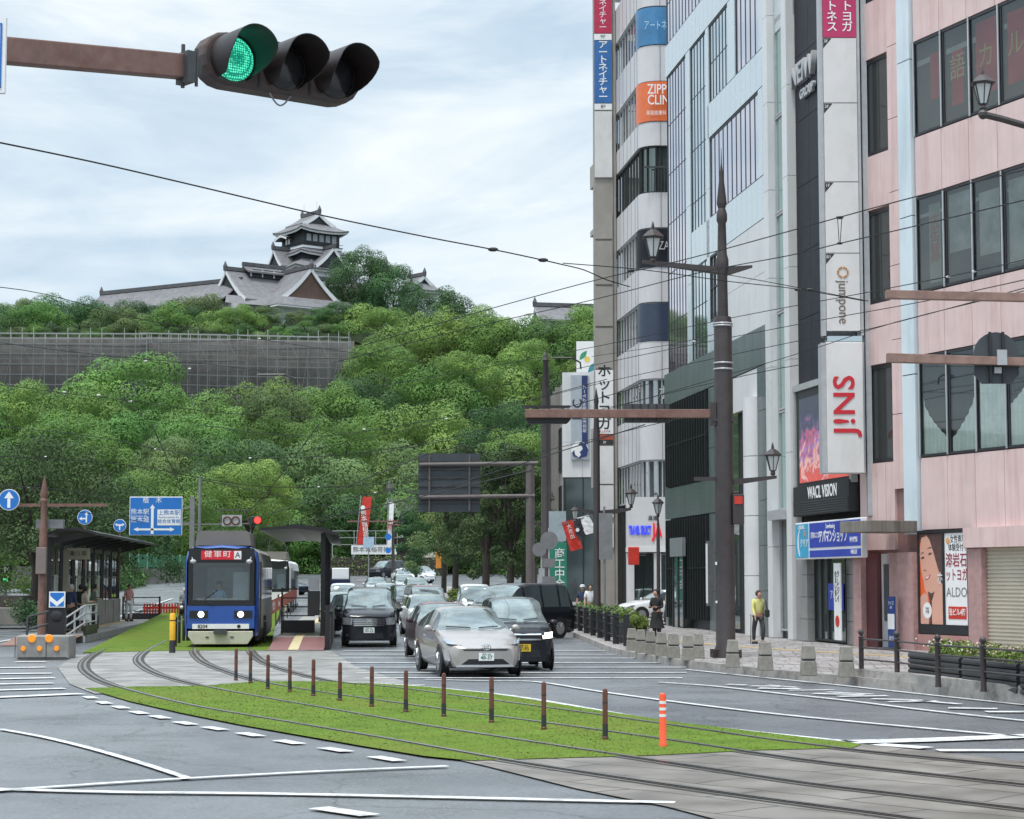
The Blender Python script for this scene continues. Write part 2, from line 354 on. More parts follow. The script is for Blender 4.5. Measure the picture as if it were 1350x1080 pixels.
# turf between the rails
TURF = mat('turf_soil_green', (0.105, 0.17, 0.02), .9, 0, .22, 1.6, .9, 45, stain=((.15, .17, .03), .7, (1, 1, 1), .28), spec=.15)
GR_A = [(112, 908), (172, 906), (265, 905), (340, 899), (430, 899), (500, 902), (560, 906), (640, 914), (700, 923), (800, 939), (900, 954), (1000, 966), (1070, 974), (1136, 982), (1125, 987), (1000, 990), (860, 997), (720, 1001), (620, 1004), (560, 998), (480, 985), (400, 971), (320, 957), (240, 941), (170, 925)]
GR_B = [(110, 860), (150, 839), (205, 822), (236, 816), (262, 822), (262, 855), (358, 857), (358, 835), (395, 800), (415, 788), (395, 781), (372, 781), (330, 792), (300, 800), (250, 812), (246, 858), (180, 859)]
GR_B = [(108, 861), (160, 838), (214, 819), (243, 805), (300, 792), (372, 777), (392, 777), (388, 790), (362, 826), (357, 858), (250, 858)]
sheet('turf', GR_A, TURF, .012); sheet('turf', GR_B, TURF, .012)
def pip(x, y, P):
    c = False; n = len(P)
    for i in range(n):
        a, b_ = P[i], P[i - 1]
        if (a[1] > y) != (b_[1] > y) and x < (b_[0] - a[0]) * (y - a[1]) / (b_[1] - a[1]) + a[0]: c = not c
    return c
RAILS = [
 [(190, 828), (150, 850), (120, 867), (112, 880), (125, 893), (150, 904), (196, 917), (260, 932), (370, 951), (500, 973), (590, 989), (675, 1004), (850, 1031), (1010, 1054), (1190, 1078), (1330, 1100)],
 [(300, 800), (262, 818), (222, 843), (196, 857), (184, 869), (192, 880), (215, 891), (260, 903), (330, 917), (450, 938), (560, 957), (675, 975), (840, 1000), (960, 1018), (1075, 1035), (1210, 1051), (1400, 1074)],
 [(372, 779), (310, 808), (268, 838), (257, 855), (264, 869), (287, 881), (345, 899), (430, 914), (600, 938), (750, 958), (885, 977), (1000, 994), (1095, 1007), (1220, 1021), (1400, 1041)],
 [(384, 779), (352, 815), (333, 842), (330, 853), (338, 866), (362, 879), (435, 898), (520, 907), (650, 924), (760, 939), (900, 959), (1010, 975), (1130, 990), (1240, 1001), (1400, 1017)]]
def smooth_path(P, k=4):
    P = [Vector(p) for p in P]; out_ = []
    for i in range(len(P) - 1):
        a, b_, c_, d = P[max(i - 1, 0)], P[i], P[i + 1], P[min(i + 2, len(P) - 1)]
        for j in range(k):
            t = j / k; out_.append(.5 * ((2 * b_) + (c_ - a) * t + (2 * a - 5 * b_ + 4 * c_ - d) * t * t + (3 * b_ - a - 3 * c_ + d) * t ** 3))
    out_.append(P[-1]); return out_
def strip(mb, P, w, z, off=0.0):
    L_, R_ = [], []
    for i, p in enumerate(P):
        d = P[min(i + 1, len(P) - 1)] - P[max(i - 1, 0)]; d.z = 0; d.normalize(); n = Vector((-d.y, d.x, 0))
        zz = road_z(p.y) + z
        a = p + n * (off + w / 2); b_ = p + n * (off - w / 2); L_.append(Vector((a.x, a.y, zz))); R_.append(Vector((b_.x, b_.y, zz)))
    mb.grid([L_, R_])
railpaths = []
GROOVE = mat('groove_dirt', (.05, .045, .038), .9)
for R in RAILS:
    P = smooth_path([gnd(*q) for q in R], 5); railpaths.append(P)
    b = MB(); strip(b, P, .065, .022); strip(b, P, .045, .0105, -.12); st(b.build('rail', M['steel']))
    b = MB(); strip(b, P, .10, .0145, -.02); strip(b, P, .30, .0085, -.03); st(b.build('rail_groove', GROOVE))
# grass blades
GRASS = mat('grass_blade', (0.125, 0.195, 0.024), .75, 0, .22, .35, rand=0)
def grow(name, GP, n, seed, hmin, hmax, lab, label):
    rg = random.Random(seed); W = [gnd(*p) for p in GP]; Q = [(p.x, p.y) for p in W]
    x0, x1 = min(q[0] for q in Q), max(q[0] for q in Q); y0, y1 = min(q[1] for q in Q), max(q[1] for q in Q)
    vs = []; fs = []; k = 0; tries = 0
    rp_ = [[(p.x, p.y) for p in P] for P in railpaths]
    while k < n and tries < n * 12:
        tries += 1
        y = y1 - (y1 - y0) * rg.random(); x = rg.uniform(x0, x1)
        if rg.random() > (y0 / y) ** 1.2 or not pip(x, y, Q): continue
        near = min(min((x - a) ** 2 + (y - c) ** 2 for a, c in P_) for P_ in rp_)
        if near < .012: continue
        h = rg.uniform(hmin, hmax) * (.75 + .5 * noise.noise(Vector((x * .5, y * .5, 0)))); a = rg.uniform(0, 2 * pi); wd = rg.uniform(.006, .013) * (y / 30)
        lean = Vector((rg.uniform(-.03, .03), rg.uniform(-.03, .03), 0)); p = Vector((x, y, .012 + road_z(y))); d = Vector((cos(a) * wd, sin(a) * wd, 0))
        vs += [p - d, p + d, p + lean + Vector((0, 0, h))]; fs.append((3 * k, 3 * k + 1, 3 * k + 2)); k += 1
    me = bpy.data.meshes.new(name); me.from_pydata([tuple(v) for v in vs], [], fs); me.materials.append(GRASS)
    o = bpy.data.objects.new(name, me); C.objects.link(o); tag(o, label, 'grass', None, 'stuff')
grow('grass', GR_A, 15000, 3, .010, .020, '', 'bright green turf laid between the curving tram rails in front of the cars')
grow('grass', GR_B, 6000, 4, .012, .024, '', 'green turf around the rails beside the two tram platforms')
# ---------------------------------------------------------------- painted markings
PAINT = mat('road_paint_white', (.62, .63, .63), .6, 0, .18, 6, stain=((.2, .2, .205), .85, (1, 1, 1), 3.5))
b = MB()
def line(pts, w, z=.010, sub=4):
    w = w * .82
    strip(b, smooth_path([gnd(*p) for p in pts], sub) if len(pts) > 2 else [gnd(*p) for p in pts], w, z)
line([(0, 962), (60, 973), (125, 989), (190, 1008), (248, 1027)], .13)
line([(-40, 1046), (120, 1035), (250, 1027), (420, 1018), (590, 1011)], .16, .012)
line([(-40, 1040), (150, 1045), (400, 1048), (890, 1059)], .22, .009)
line([(420, 1066), (488, 1076)], .28)
dd = [(119, 920), (137, 927), (159, 933), (183, 940), (211, 946), (244, 954), (284, 961), (330, 969), (381, 979), (442, 989), (510, 1001)]
for i, p in enumerate(dd):
    q = gnd(*p); a = gnd(*dd[max(i - 1, 0)]); c = gnd(*dd[min(i + 1, len(dd) - 1)]); d = (c - a).normalized()
    strip(b, [q - d * .34, q + d * .34], .20, .010)
for (x0, y0, x1, y1, w_) in [(-30, 921, 107, 915, .5), (-30, 911, 85, 908, .45), (-30, 903, 70, 901, .45), (-30, 896, 72, 894, .5), (-30, 889, 68, 888, .45), (-30, 881, 60, 880, .45), (20, 873, 60, 873, .5)]:
    line([(x0, y0), (x1, y1)], w_)
line([(488, 901), (560, 906), (675, 918), (790, 937), (870, 951), (1000, 966), (1128, 979)], .17)
line([(1118, 979), (1230, 976), (1400, 969)], .62)
line([(560, 896), (640, 898), (705, 899), (790, 912), (900, 927), (1025, 942), (1180, 957), (1350, 972)], .16)
line([(868, 900), (940, 905), (1030, 915), (1115, 924), (1230, 938), (1400, 956)], .15, .012)
line([(905, 883), (1000, 893), (1100, 903), (1220, 916), (1380, 933)], .14)
line([(1156, 982), (1222, 987)], .4); line([(1236, 990), (1400, 990)], .35)
line([(1250, 934), (1315, 935)], .4); line([(1300, 939), (1380, 939)], .4)
for k, (yy, xa, xb) in enumerate([(858, 452, 860), (863, 448, 870), (868, 447, 880), (874, 450, 890), (880, 458, 905), (887, 470, 905), (894, 480, 900)]):
    line([(xa, yy), (xb, yy)], .30, .008)
for (xa, xb, yy) in [(438, 520, 900), (470, 560, 903.5)]: line([(xa, yy), (xb, yy)], .2, .008)
# lane arrows and letters painted on the carriageway, seen almost edge on
for (xa, ya, xb, yb, w_) in [(958, 903, 985, 904, .25), (990, 905, 1030, 906, .25), (1000, 908, 1055, 909, .4), (1012, 904, 1050, 907, .16), (1040, 911, 1100, 910, .18), (1072, 915, 1140, 917, .3), (1090, 913, 1150, 916, .2), (1105, 919, 1170, 918, .3), (1150, 922, 1215, 924, .25), (1170, 926, 1235, 925, .25), (1205, 924, 1265, 929, .22)]:
    line([(xa, ya), (xb, yb)], w_, .014)
# the lane line between the queues and the kerb line of the far carriageway
for Ya in range(66, 200, 9):
    x = -2.3 - .067 * (Ya - 64); strip(b, [Vector((x, Ya, 0)), Vector((x - .067 * 4.5, Ya + 4.5, 0))], .16, .012)
strip(b, [Vector((-6.05, 58, 0)), Vector((-6.3, 64, 0)), Vector((-8.4, 92, 0)), Vector((-15, 170, 0))], .16, .012)
strip(b, [Vector((-16.6, 60, 0)), Vector((-19, 90, 0)), Vector((-24, 140, 0))], .16, .012)
strip(b, [Vector((-20, 198, 0)), Vector((-8, 200, 0))], .9, .012)
strip(b, [Vector((-47, 190, 0)), Vector((-30, 194, 0)), Vector((-24, 186, 0))], .5, .012)
st(b.build('road_markings', PAINT))
# ---------------------------------------------------------------- right pavement with kerb
KERB = mat('kerb_stone', (.33, .31, .29), .85, 0, .2, 3, .3, 20, stain=((.07, .07, .06), .7, (1, 1, 1), 2.5))
PAVE = slab_mat('pavement_slabs', radians(6), (.42, .385, .38), .6, .3)
kp = [gnd(*p) for p in [(727, 828), (735, 832), (770, 845), (808, 861), (854, 871), (900, 878.5), (940, 883), (1000, 890), (1050, 895), (1100, 900), (1180, 908), (1260, 918), (1350, 929), (1500, 950)]]
kp = [Vector((-7.5, 170, 0)), Vector((-2.0, 110, 0)), Vector((1.0, 88, 0))] + kp[1:] + [Vector((15, 20, 0)), Vector((26, -20, 0))]
P = smooth_path(kp, 4)
b = MB(); top = [Vector((p.x, p.y, road_z(p.y) + .15)) for p in P]
rt = [Vector((60 if p.y < 100 else 60, p.y, road_z(p.y) + .15)) for p in P]
b.grid([top, rt]); st(b.build('pavement', PAVE))
b = MB(); 
K0 = []; K1 = []; K2 = []
for i, p in enumerate(P):
    d = P[min(i + 1, len(P) - 1)] - P[max(i - 1, 0)]; d.z = 0; d.normalize(); n = Vector((d.y, -d.x, 0)); n = n if n.x < 0 else -n
    z = road_z(p.y); K0.append(Vector((p.x, p.y, z + .155)) - n * .16); K1.append(Vector((p.x, p.y, z + .155)) + n * .02); K2.append(Vector((p.x, p.y, z - .02)) + n * .03)
b.grid([K0, K1, K2]); st(b.build('kerb', KERB))
TACT = mat('tactile_yellow', (.45, .33, .14), .8, 0, .15, 8)
b = MB(); strip(b, smooth_path([Vector(p) for p in [(2.6, 96, 0), (3.9, 80, 0), (4.7, 66, 0), (6.3, 57.5, 0), (9.5, 50, 0), (14, 41, 0)]], 5), .35, .158); st(b.build('tactile_paving', TACT))
# left pavement, beyond the platform
kl = smooth_path([Vector(p) for p in [(-36, -10, 0), (-27, 30, 0), (-22.5, 60, 0), (-22, 78, 0), (-26, 92, 0), (-34, 102, 0), (-60, 108, 0)]], 4)
b = MB(); b.grid([[Vector((p.x, p.y, .15)) for p in kl], [Vector((-130, p.y, .15)) for p in kl]]); st(b.build('pavement', PAVE))
b = MB(); b.grid([[Vector((p.x, p.y, .156)) for p in kl], [Vector((p.x + .02, p.y - .02, -.02)) for p in kl]]); b.grid([[Vector((p.x - .16, p.y + .05, .157)) for p in kl], [Vector((p.x, p.y, .157)) for p in kl]]); st(b.build('kerb', KERB))
# planted ground left and right of the far street
SOIL = mat('planting_soil', (.05, .07, .03), .95, 0, .4, .5)
b = MB(); b.grid([[Vector((-21.5 - (y - 125) * .14 , y, road_z(y) + .25)) for y in range(125, 196, 5)], [Vector((-140, y, road_z(y) + .5)) for y in range(125, 196, 5)]])
# ================================================================ BUILDINGS on the right
PANEL = mat('white_metal_panel', (.60, .67, .69), .24, .35, .05, .7, rvar=.08)
PANEL2 = mat('white_enamel_panel', (.66, .66, .66), .4, .0, .05, .7, stain=((.45, .45, .44), .4, (1, 1, .2), 1.2))
GRANITE = mat('dark_green_granite', (.085, .11, .11), .3, 0, .35, 9, stain=((.14, .17, .165), .6, (1, 1, .25), 1.6))
FRAME = mat('dark_window_frame', (.03, .032, .036), .4, .3, .15)
PANE = mat('reflective_pane', (.55, .62, .64), .02, .92, .04, .6)
PANE_P = mat('violet_tinted_pane', (.66, .62, .68), .03, .9, .04, .6)
PANE_D = mat('dark_tinted_pane', (.18, .22, .21), .03, .75, .1, .6)
ALU = mat('aluminium_profile', (.55, .57, .58), .35, .6, .08)
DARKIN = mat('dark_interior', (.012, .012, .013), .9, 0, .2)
SLAT = mat('black_fin', (.02, .024, .025), .4, .2, .2)
WIN_CLEAR = glass('clear_window_glass', (.75, .8, .8), .02, .72)
def part(name, boxes, m, parent, **k):
    b = MB()
    for q in boxes: b.box(*q)
    return b.build(name, m, parent, **k)
def win(parent, u0, u1, z0, z1, nx=1, nz=1, pane=PANE, frame=FRAME, y=0.0, mw=.05, d=.10, edge=.06, fins=0):
    """window part: a frame with mullions, and its pane as a sub-part"""
    b = MB(); yo = y - d
    b.box(u0, u0 + edge, yo, y + .03, z0, z1); b.box(u1 - edge, u1, yo, y + .03, z0, z1)
    b.box(u0 + edge, u1 - edge, yo, y + .03, z0, z0 + edge); b.box(u0 + edge, u1 - edge, yo, y + .03, z1 - edge, z1)
    for i in range(1, nx):
        u = u0 + (u1 - u0) * i / nx; b.box(u - mw / 2, u + mw / 2, yo + .012, y + .02, z0 + edge, z1 - edge)
    for j in range(1, nz):
        z = z0 + (z1 - z0) * j / nz; b.box(u0 + edge, u1 - edge, yo + .02, y + .02, z - mw / 2, z + mw / 2)
    f = b.build('window', frame, parent)
    MB().box(u0 + edge * .5, u1 - edge * .5, y - d * .4, y + .018, z0 + edge * .5, z1 - edge * .5).build('pane', pane, f)
    return f
def cladding(parent, u0, u1, z0, z1, pw=.75, m=PANEL, y=0.0, th=.09, gap=.016, name='cladding', ph=None):
    b = MB(); n = max(1, round((u1 - u0) / pw)); w_ = (u1 - u0) / n
    rows = max(1, round((z1 - z0) / ph)) if ph else 1; h_ = (z1 - z0) / rows
    for i in range(n):
        for j in range(rows):
            b.box(u0 + i * w_ + gap / 2, u0 + (i + 1) * w_ - gap / 2, y - th, y - .004, z0 + j * h_ + gap / 2, z0 + (j + 1) * h_ - gap / 2)
    return b.build(name, m, parent)
# ---------------------------------------------------------------- glass fronted building
G = Fac((6.67, 83.11), (9.24, 62.9), 'glass_fronted_building', 'tall mirror glass and white panel building with dark granite bands behind the big brown pole', 'building')
R = G.root; L = G.L
part('wall', [(0, L, .02, 14, 0.1, 36)], mat('backing_wall_dark', (.035, .04, .045), .5), R)
cladding(R, 0, L - 2.6, 23.5, 24.85); cladding(R, 4.75, L, 24.88, 36, .75) if False else None
cladding(R, 7.9, L - 2.6, 19.07, 20.4); cladding(R, 4.9, L - 2.6, 14.45, 15.93)
cladding(R, 4.02, 4.78, 10.72, 23.48, .8, ph=3.1); cladding(R, 7.62, 8.14, 10.72, 23.48, .6, ph=3.1)
cladding(R, 11.3, 12.4, 20.42, 23.48, 1.2); cladding(R, 8.8, 10.3, 24.87, 36, 1.5)
cladding(R, 10.5, 17.2, 10.72, 14.43, .75, PANEL2, ph=1.9); cladding(R, 15.7, 16.9, 15.95, 19.05, .6)
cladding(R, 8.16, 10.48, 10.72, 11.9, .75); cladding(R, 15.9, L, 20.42, 23.48, .8)
cladding(R, 15.9, L, 23.5, 24.85); cladding(R, 15.9, L, 24.88, 30, .8)
win(R, .08, 4.0, 10.72, 23.48, 7, 6, PANE_P, mw=.035, d=.05, edge=.04); win(R, 4.8, 7.6, 10.72, 23.48, 5, 6, PANE, mw=.035, d=.05, edge=.04); win(R, 8.16, 11.28, 20.42, 23.48, 6, 2, PANE, mw=.04, d=.05, edge=.05)
win(R, 8.16, 15.68, 15.95, 19.05, 11, 1, PANE_P, mw=.04, d=.05, edge=.05); win(R, 12.42, 15.88, 20.42, 23.48, 5, 1, PANE_P, mw=.04, d=.05, edge=.05)
win(R, .08, 8.78, 24.87, 28.5, 14, 2, PANE_P, mw=.04, d=.05); win(R, 10.32, 15.88, 24.87, 28.5, 8, 2, PANE, mw=.04, d=.05); win(R, .08, 15.8, 29.5, 33, 22, 2, PANE)
win(R, 8.16, 10.48, 11.92, 14.43, 4, 2, PANE)
# granite bands
cladding(R, -.02, 17.3, 9.36, 10.70, 1.1, GRANITE, 0, .22, name='granite_band'); cladding(R, -.02, 10.6, 4.58, 5.86, 1.3, GRANITE, 0, .22, name='granite_band')
cladding(R, -.02, .5, .16, 4.56, .6, GRANITE, 0, .22, ph=1.5, name='granite_pier'); cladding(R, -.02, .5, 5.88, 9.34, .6, GRANITE, 0, .22, ph=1.2, name='granite_pier')
cladding(R, 8.2, 9.2, .16, 4.56, 1.1, GRANITE, 0, .22, ph=1.5, name='granite_pier'); cladding(R, 8.2, 9.2, 5.88, 9.34, 1.1, GRANITE, 0, .22, ph=1.2, name='granite_pier')
cladding(R, 15.75, 17.3, .16, 9.34, .8, GRANITE, 0, .24, ph=1.5, name='granite_pier')
for (a, c, z0, z1) in [(.55, 8.15, 5.9, 9.32), (.55, 8.15, .5, 4.55)]:
    wf = win(R, a, c, z0, z1, 5, 2, PANE_D)
    b = MB(); n = 17
    for i in range(n): u = a + .1 + (c - a - .2) * i / (n - 1); b.box(u - .022, u + .022, -.34, -.13, z0 + .02, z1 - .02)
    b.box(a, c, -.30, -.26, (z0 + z1) / 2 - .03, (z0 + z1) / 2 + .03); b.build('fin', SLAT, R)
# entrance door and canopy in the left bay
b = MB(); b.box(2.2, 4.6, -.5, -.36, 3.0, 3.75); b.build('door_canopy', mat('canopy_grey', (.2, .215, .22), .4), R)
b = MB(); b.box(2.35, 2.45, -.44, -.36, .16, 3.0); b.box(4.35, 4.45, -.44, -.36, .16, 3.0); b.box(3.35, 3.45, -.44, -.36, .16, 3.0); dr = b.build('door', FRAME, R)
MB().box(2.46, 4.34, -.40, -.38, .2, 2.98).build('pane', PANE_D, dr)
# recessed corner entrance with the white round column
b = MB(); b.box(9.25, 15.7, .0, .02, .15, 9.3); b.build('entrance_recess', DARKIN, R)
cladding(R, 12.1, 15.7, 8.05, 9.34, 3.7, PANEL2, 0, .2, name='soffit_panel')
uc, _ = G.hit(991, 700, .35); colb = MB()
for k in range(4): colb.cyl((uc, -.15, .16 + k * 2.05), (uc, -.15, .16 + (k + 1) * 2.05 - .02), .46, .46, 28)
colb.build('round_column', PANEL2, R, smooth=True)
b = MB(); b.box(9.3, 12.2, -.04, 0.0, .3, 8.9); b.build('window', PANE_D, R)
b = MB(); b.box(uc + .8, 15.7, -.06, .01, .2, 7.9); b.build('window', PANE_D, R)
b = MB(); b.box(9.7, 10.0, -.7, -.5, 1.1, 3.5); b.build('lightbox', mat('lightbox_frame', (.12, .12, .12), .4), R)
b = MB(); b.box(9.72, 9.98, -.715, -.7, 1.2, 3.4); b.build('lightbox_panel', M['signwhite'], R)
# right: white pillar, green glass strip, white pillar
cladding(R, 17.32, 17.95, .16, 36, .7, PANEL2, 0, .34, ph=3, name='white_pillar'); cladding(R, 19.75, L, .16, 36, .8, PANEL2, 0, .34, ph=3, name='white_pillar')
GREEN = mat('green_tinted_pane', (.42, .6, .55), .03, .85, .05, .5)
for k in range(9): win(R, 17.97, 19.73, 4.35 + k * 3.3, 4.32 + (k + 1) * 3.3, 1, 1, GREEN if k < 6 else PANE, M['lgrey'])
win(R, 17.97, 19.73, .4, 4.2, 2, 1, PANE_D, M['lgrey'])
cladding(R, 17.97, 19.73, 4.0, 4.33, 2, M['lgrey'], 0, .5, name='lintel')
# ---------------------------------------------------------------- black tower with the big screen
K = Fac((9.28, 62.86), (10.17, 57.42), 'black_clad_building', 'narrow black clad building with the advertising screen, between mirror glass and pink tiles', 'building')
R = K.root; L = K.L
BLK = mat('black_stone_cladding', (.016, .018, .024), .5, 0, .25, 1.5, spec=.2)
part('wall', [(0, L, .02, 12, 0.1, 36)], DARKIN, R)
cladding(R, 0, L, 8.2, 36, 1.4, BLK, 0, .1, ph=2.2)
TILEG = mat('grey_shop_tile', (.26, .255, .25), .5, 0, .12, 2)
_, zs = K.hit(1060, 510)
part('screen_surround', [(0.0, L, -.32, -.1, 8.02, 8.22), (0.0, .16, -.3, -.1, 4.9, 8.02), (L - .16, L, -.3, -.1, 4.9, 8.02)], mat('pale_surround', (.35, .36, .35), .5), R)
part('screen_housing', [(.16, L - .16, -.24, -.06, 5.0, 8.02), (.1, L - .05, -.36, -.06, 4.05, 4.98)], FRAME, R)
bz = MB()
for k in range(6): bz.box(.15, L - .1, -.385, -.362, 4.1 + k * .07, 4.135 + k * .07)
bz.build('vent_slats', M['dgrey'], R)
# the lit video wall: colour field from procedural noise
def screen_mat():
    m = bpy.data.materials.new('led_screen'); m.use_nodes = True; t = m.node_tree; L_ = t.links.new; bs = t.nodes['Principled BSDF']
    tcn = N(t, 'ShaderNodeTexCoord'); nz = N(t, 'ShaderNodeTexNoise'); nz.inputs['Scale'].default_value = 1.6; nz.inputs['Detail'].default_value = 6; nz.inputs['Distortion'].default_value = 1.5; L_(tcn.outputs['Object'], nz.inputs[0])
    sp = N(t, 'ShaderNodeSeparateXYZ'); L_(tcn.outputs['Object'], sp.inputs[0])
    md = N(t, 'ShaderNodeMath', operation='MULTIPLY_ADD'); md.inputs[1].default_value = -.33; md.inputs[2].default_value = 2.15; L_(sp.outputs[2], md.inputs[0])
    ad = N(t, 'ShaderNodeMath', operation='ADD'); L_(nz.outputs[0], ad.inputs[0]); L_(md.outputs[0], ad.inputs[1])
    rp = N(t, 'ShaderNodeValToRGB'); e = rp.color_ramp.elements; e[0].position = .3; e[0].color = (.05, .06, .10, 1); e[1].position = .98; e[1].color = (.75, .12, .10, 1)
    for p_, c_ in [(.45, (.12, .10, .22, 1)), (.55, (.5, .12, .2, 1)), (.63, (.25, .2, .55, 1)), (.7, (.75, .35, .25, 1)), (.78, (.8, .5, .5, 1)), (.86, (.6, .1, .1, 1))]:
        x = e.new(p_); x.color = c_
    L_(ad.outputs[0], rp.inputs[0]); L_(rp.outputs[0], bs.inputs['Emission Color']); bs.inputs['Emission Strength'].default_value = .75; bs.inputs['Base Color'].default_value = (.02, .02, .02, 1); bs.inputs['Roughness'].default_value = .3
    return m
MB().box(.5, L - .35, -.262, -.245, 5.1, 7.75).build('screen', screen_mat(), R)
text('WACL VISION', .52, M['text_white'], R, (L * .55, -.375, 4.72), sx=.85, bold=.008)
SHOPB = mat('shop_sign_blue', (.03, .06, .42), .35, 0, .05); CY = mat('shop_sign_cyan', (.05, .38, .6), .35)
uL, zT = K.hit(1048.5, 690, .6); uR, _z = K.hit(1135.5, 700, .6); zB = K.hit(1048.5, 738, .6)[1]; WS = uR - uL; HS = zT - zB
part('shop_sign', [(uL, uR, -.6, -.42, zB, zT)], M['signwhite'], R, bevel=.02)
part('sign_panel', [(uL + .235 * WS, uR - .05, -.615, -.598, zB + .30 * HS, zT - .05), (uL + .235 * WS, uR - .05, -.615, -.598, zB + .05, zB + .23 * HS)], SHOPB, R)
part('sign_panel', [(uL + .05, uL + .215 * WS, -.615, -.598, zB + .05, zT - .05)], CY, R)
text('アパマンショップ', .36 * HS, M['text_white'], R, (uL + .6 * WS, -.62, zB + .56 * HS), sx=.8, bold=.008); text('賃貸のことなら', .2, M['text_white'], R, (uL + .34 * WS, -.62, zB + .62 * HS), sx=.7)
text('Townhousing', .2, M['text_white'], R, (uL + .56 * WS, -.62, zB + .84 * HS), sx=.8); text('仲介専門店', .17, M['text_white'], R, (uL + .9 * WS, -.62, zB + .45 * HS), sx=.8); text('不動産売買', .14, M['text_white'], R, (uL + .9 * WS, -.62, zB + .14 * HS), sx=.8)
text('クリア', .3, M['text_white'], R, (uL + .15 * WS, -.62, zB + .42 * HS), sx=.9); text('お部屋探し', .14, M['text_white'], R, (uL + .11 * WS, -.62, zB + .86 * HS)); text('(', .9, M['text_white'], R, (uL + .06 * WS, -.62, zB + .5 * HS), sx=1.2)
text('店', .22, mat('lettering_orange', (.8, .3, .12), .5), R, (uL + .16 * WS, -.62, zB + .68 * HS))
cladding(R, .15, 1.3, .16, 2.9, 1.2, TILEG, 0, .32, ph=.7, name='tiled_pier'); cladding(R, 4.65, L, .16, 2.9, .9, TILEG, 0, .2, ph=.7, name='tiled_pier')
win(R, 1.32, 2.6, .2, 2.9, 2, 1, PANE_D); dw = win(R, 2.62, 4.3, .2, 2.9, 1, 1, PANE_D)
part('window_poster', [(2.75, 4.15, -.125, -.11, 1.15, 1.95)], SHOPB, R); text('アパマン', .32, M['text_white'], R, (3.45, -.13, 1.6), sx=.8)
part('wall_banner', [(4.4, 4.98, -.5, -.46, .3, 2.55)], M['signwhite'], R)
text('ク\nレ\nジ\nイ', .25, M['text_dark'], R, (4.8, -.507, 1.85), line=.95); text('住\nま\nい\n直\nし', .19, M['text_dark'], R, (4.58, -.507, 1.85), line=.95)
MB().disc((4.7, -.507, .85), (0, -1, 0), .17).build('strawberry_mark', M['red'], R)
for o in list(R.children_recursive)[-1:]: o.scale = (1, 1, 1)
# small projecting letters high on the black cladding
u0, z1 = K.hit(1049, 96, .7)
pg = thing('projecting_logo_sign', 'small projecting grey letters reading NEIW GROUP high beside the black cladding', 'sign', at(1052, 108, 62.6), K.rz)
text('NEIW', .95, M['lgrey'], pg, (.9, -.1, .1), ext=.09, sx=.95, bold=.02); text('GROUP', .42, M['lgrey'], pg, (1.3, -.1, -.62), ext=.05, sx=1.0, bold=.012)
part('bracket', [(-.1, 2.2, .02, .12, -.40, -.30), (.2, .3, .02, .9, -.4, -.3)], M['grey'], pg)
part('back_plate', [(-.12, 2.1, .0, .05, -.45, .55)], mat('dull_blue_plate', (.1, .16, .24), .5), pg)
# ---------------------------------------------------------------- projecting sign column (faces the camera)
YS = 56.6
a = at(1086, 300, YS); c = at(1134, 300, YS); zt = at(1110, -160, YS).z; zb = at(1110, 624, YS).z; zm = at(1110, 447, YS).z
sg = thing('projecting_sign_column', 'tall white stacked sign box with big red letters at its foot beside the pink tiles', 'sign', (a.x, YS, 0))
W_ = c.x - a.x
part('sign_frame', [(-.05, 0.03, 0, .5, zm + .1, zt), (W_ - .02, W_ + .06, 0, .5, zm + .1, zt), (.03, W_ - .02, .03, .47, zm + .25, zt)], M['lgrey'], sg)
SBOX = mat('sign_box_white', (.68, .67, .66), .45, 0, .05, 1.0, stain=((.4, .38, .35), .35, (1, 1, .5), .9))
zz = [zt] + [at(1110, q, YS).z for q in (50, 136, 240, 334, 437)]
for i in range(5):
    part('sign_panel', [(.05, W_ - .04, -.02, .03, zz[i + 1] + .015, zz[i] - .015)], mat('sign_magenta', (.48, .03, .12), .4) if i == 0 else SBOX, sg)
    if i > 0:
        b = MB(); z = zz[i] - .02; b.poly([(.05, -.024, z), (.05, -.024, z - .3), (.3, -.024, z)]); b.build('floor_tab', M['text_dark'], sg)
        text('%dF' % (7 - i) if False else ['3F', '2F', '1F', 'B1'][i - 1] if True else '', .13, M['text_white'], sg, (.13, -.03, z - .09), ext=.001)
text('ト\nヨ\nガ', .34, M['text_white'], sg, (W_ * .72, -.03, zz[1] + .62), line=.92, bold=.004); text('ト\nネ\nス', .34, M['text_white'], sg, (W_ * .3, -.03, zz[1] + .62), line=.92, bold=.004)
text('ッ\nホ', .34, M['text_white'], sg, (W_ * .72, -.03, zz[1] + 1.6), line=-.92)
text('jumpone', .42, mat('lettering_brown', (.16, .11, .08), .5), sg, (W_ * .5, -.03, zz[5] + .85), rot=(pi / 2, pi / 2, 0), sx=.86)
b = MB(); q = (W_ * .5, zz[5] + 1.72)
for k in range(6): t = k * pi / 3; b.cbox((q[0] + .14 * cos(t), -.03, q[1] + .14 * sin(t)), (.05, .02, .12), 0, 0, -t)
b.build('ring_logo', mat('logo_ochre', (.45, .22, .05), .5), sg)
part('sign_box', [(.0, W_, -.12, .5, zb, zm - .1)], SBOX, sg, bevel=.02)
part('sign_edge', [(-.14, -.005, -.1, .48, zb + .0, zm - .12), (W_ + .005, W_ + .06, 0, .45, zb, zm - .1)], M['lgrey'], sg)
part('mirror_strip', [(.05, W_, -.05, .4, zm - .08, zm + .08)], PANE, sg)
text('JINS', .98, M['text_red'], sg, (W_ * .5, -.13, at(1107, 534, YS).z), rot=(pi / 2, pi / 2, pi) if False else (pi / 2, -pi / 2, 0), bold=.022, sx=1.0) if False else None
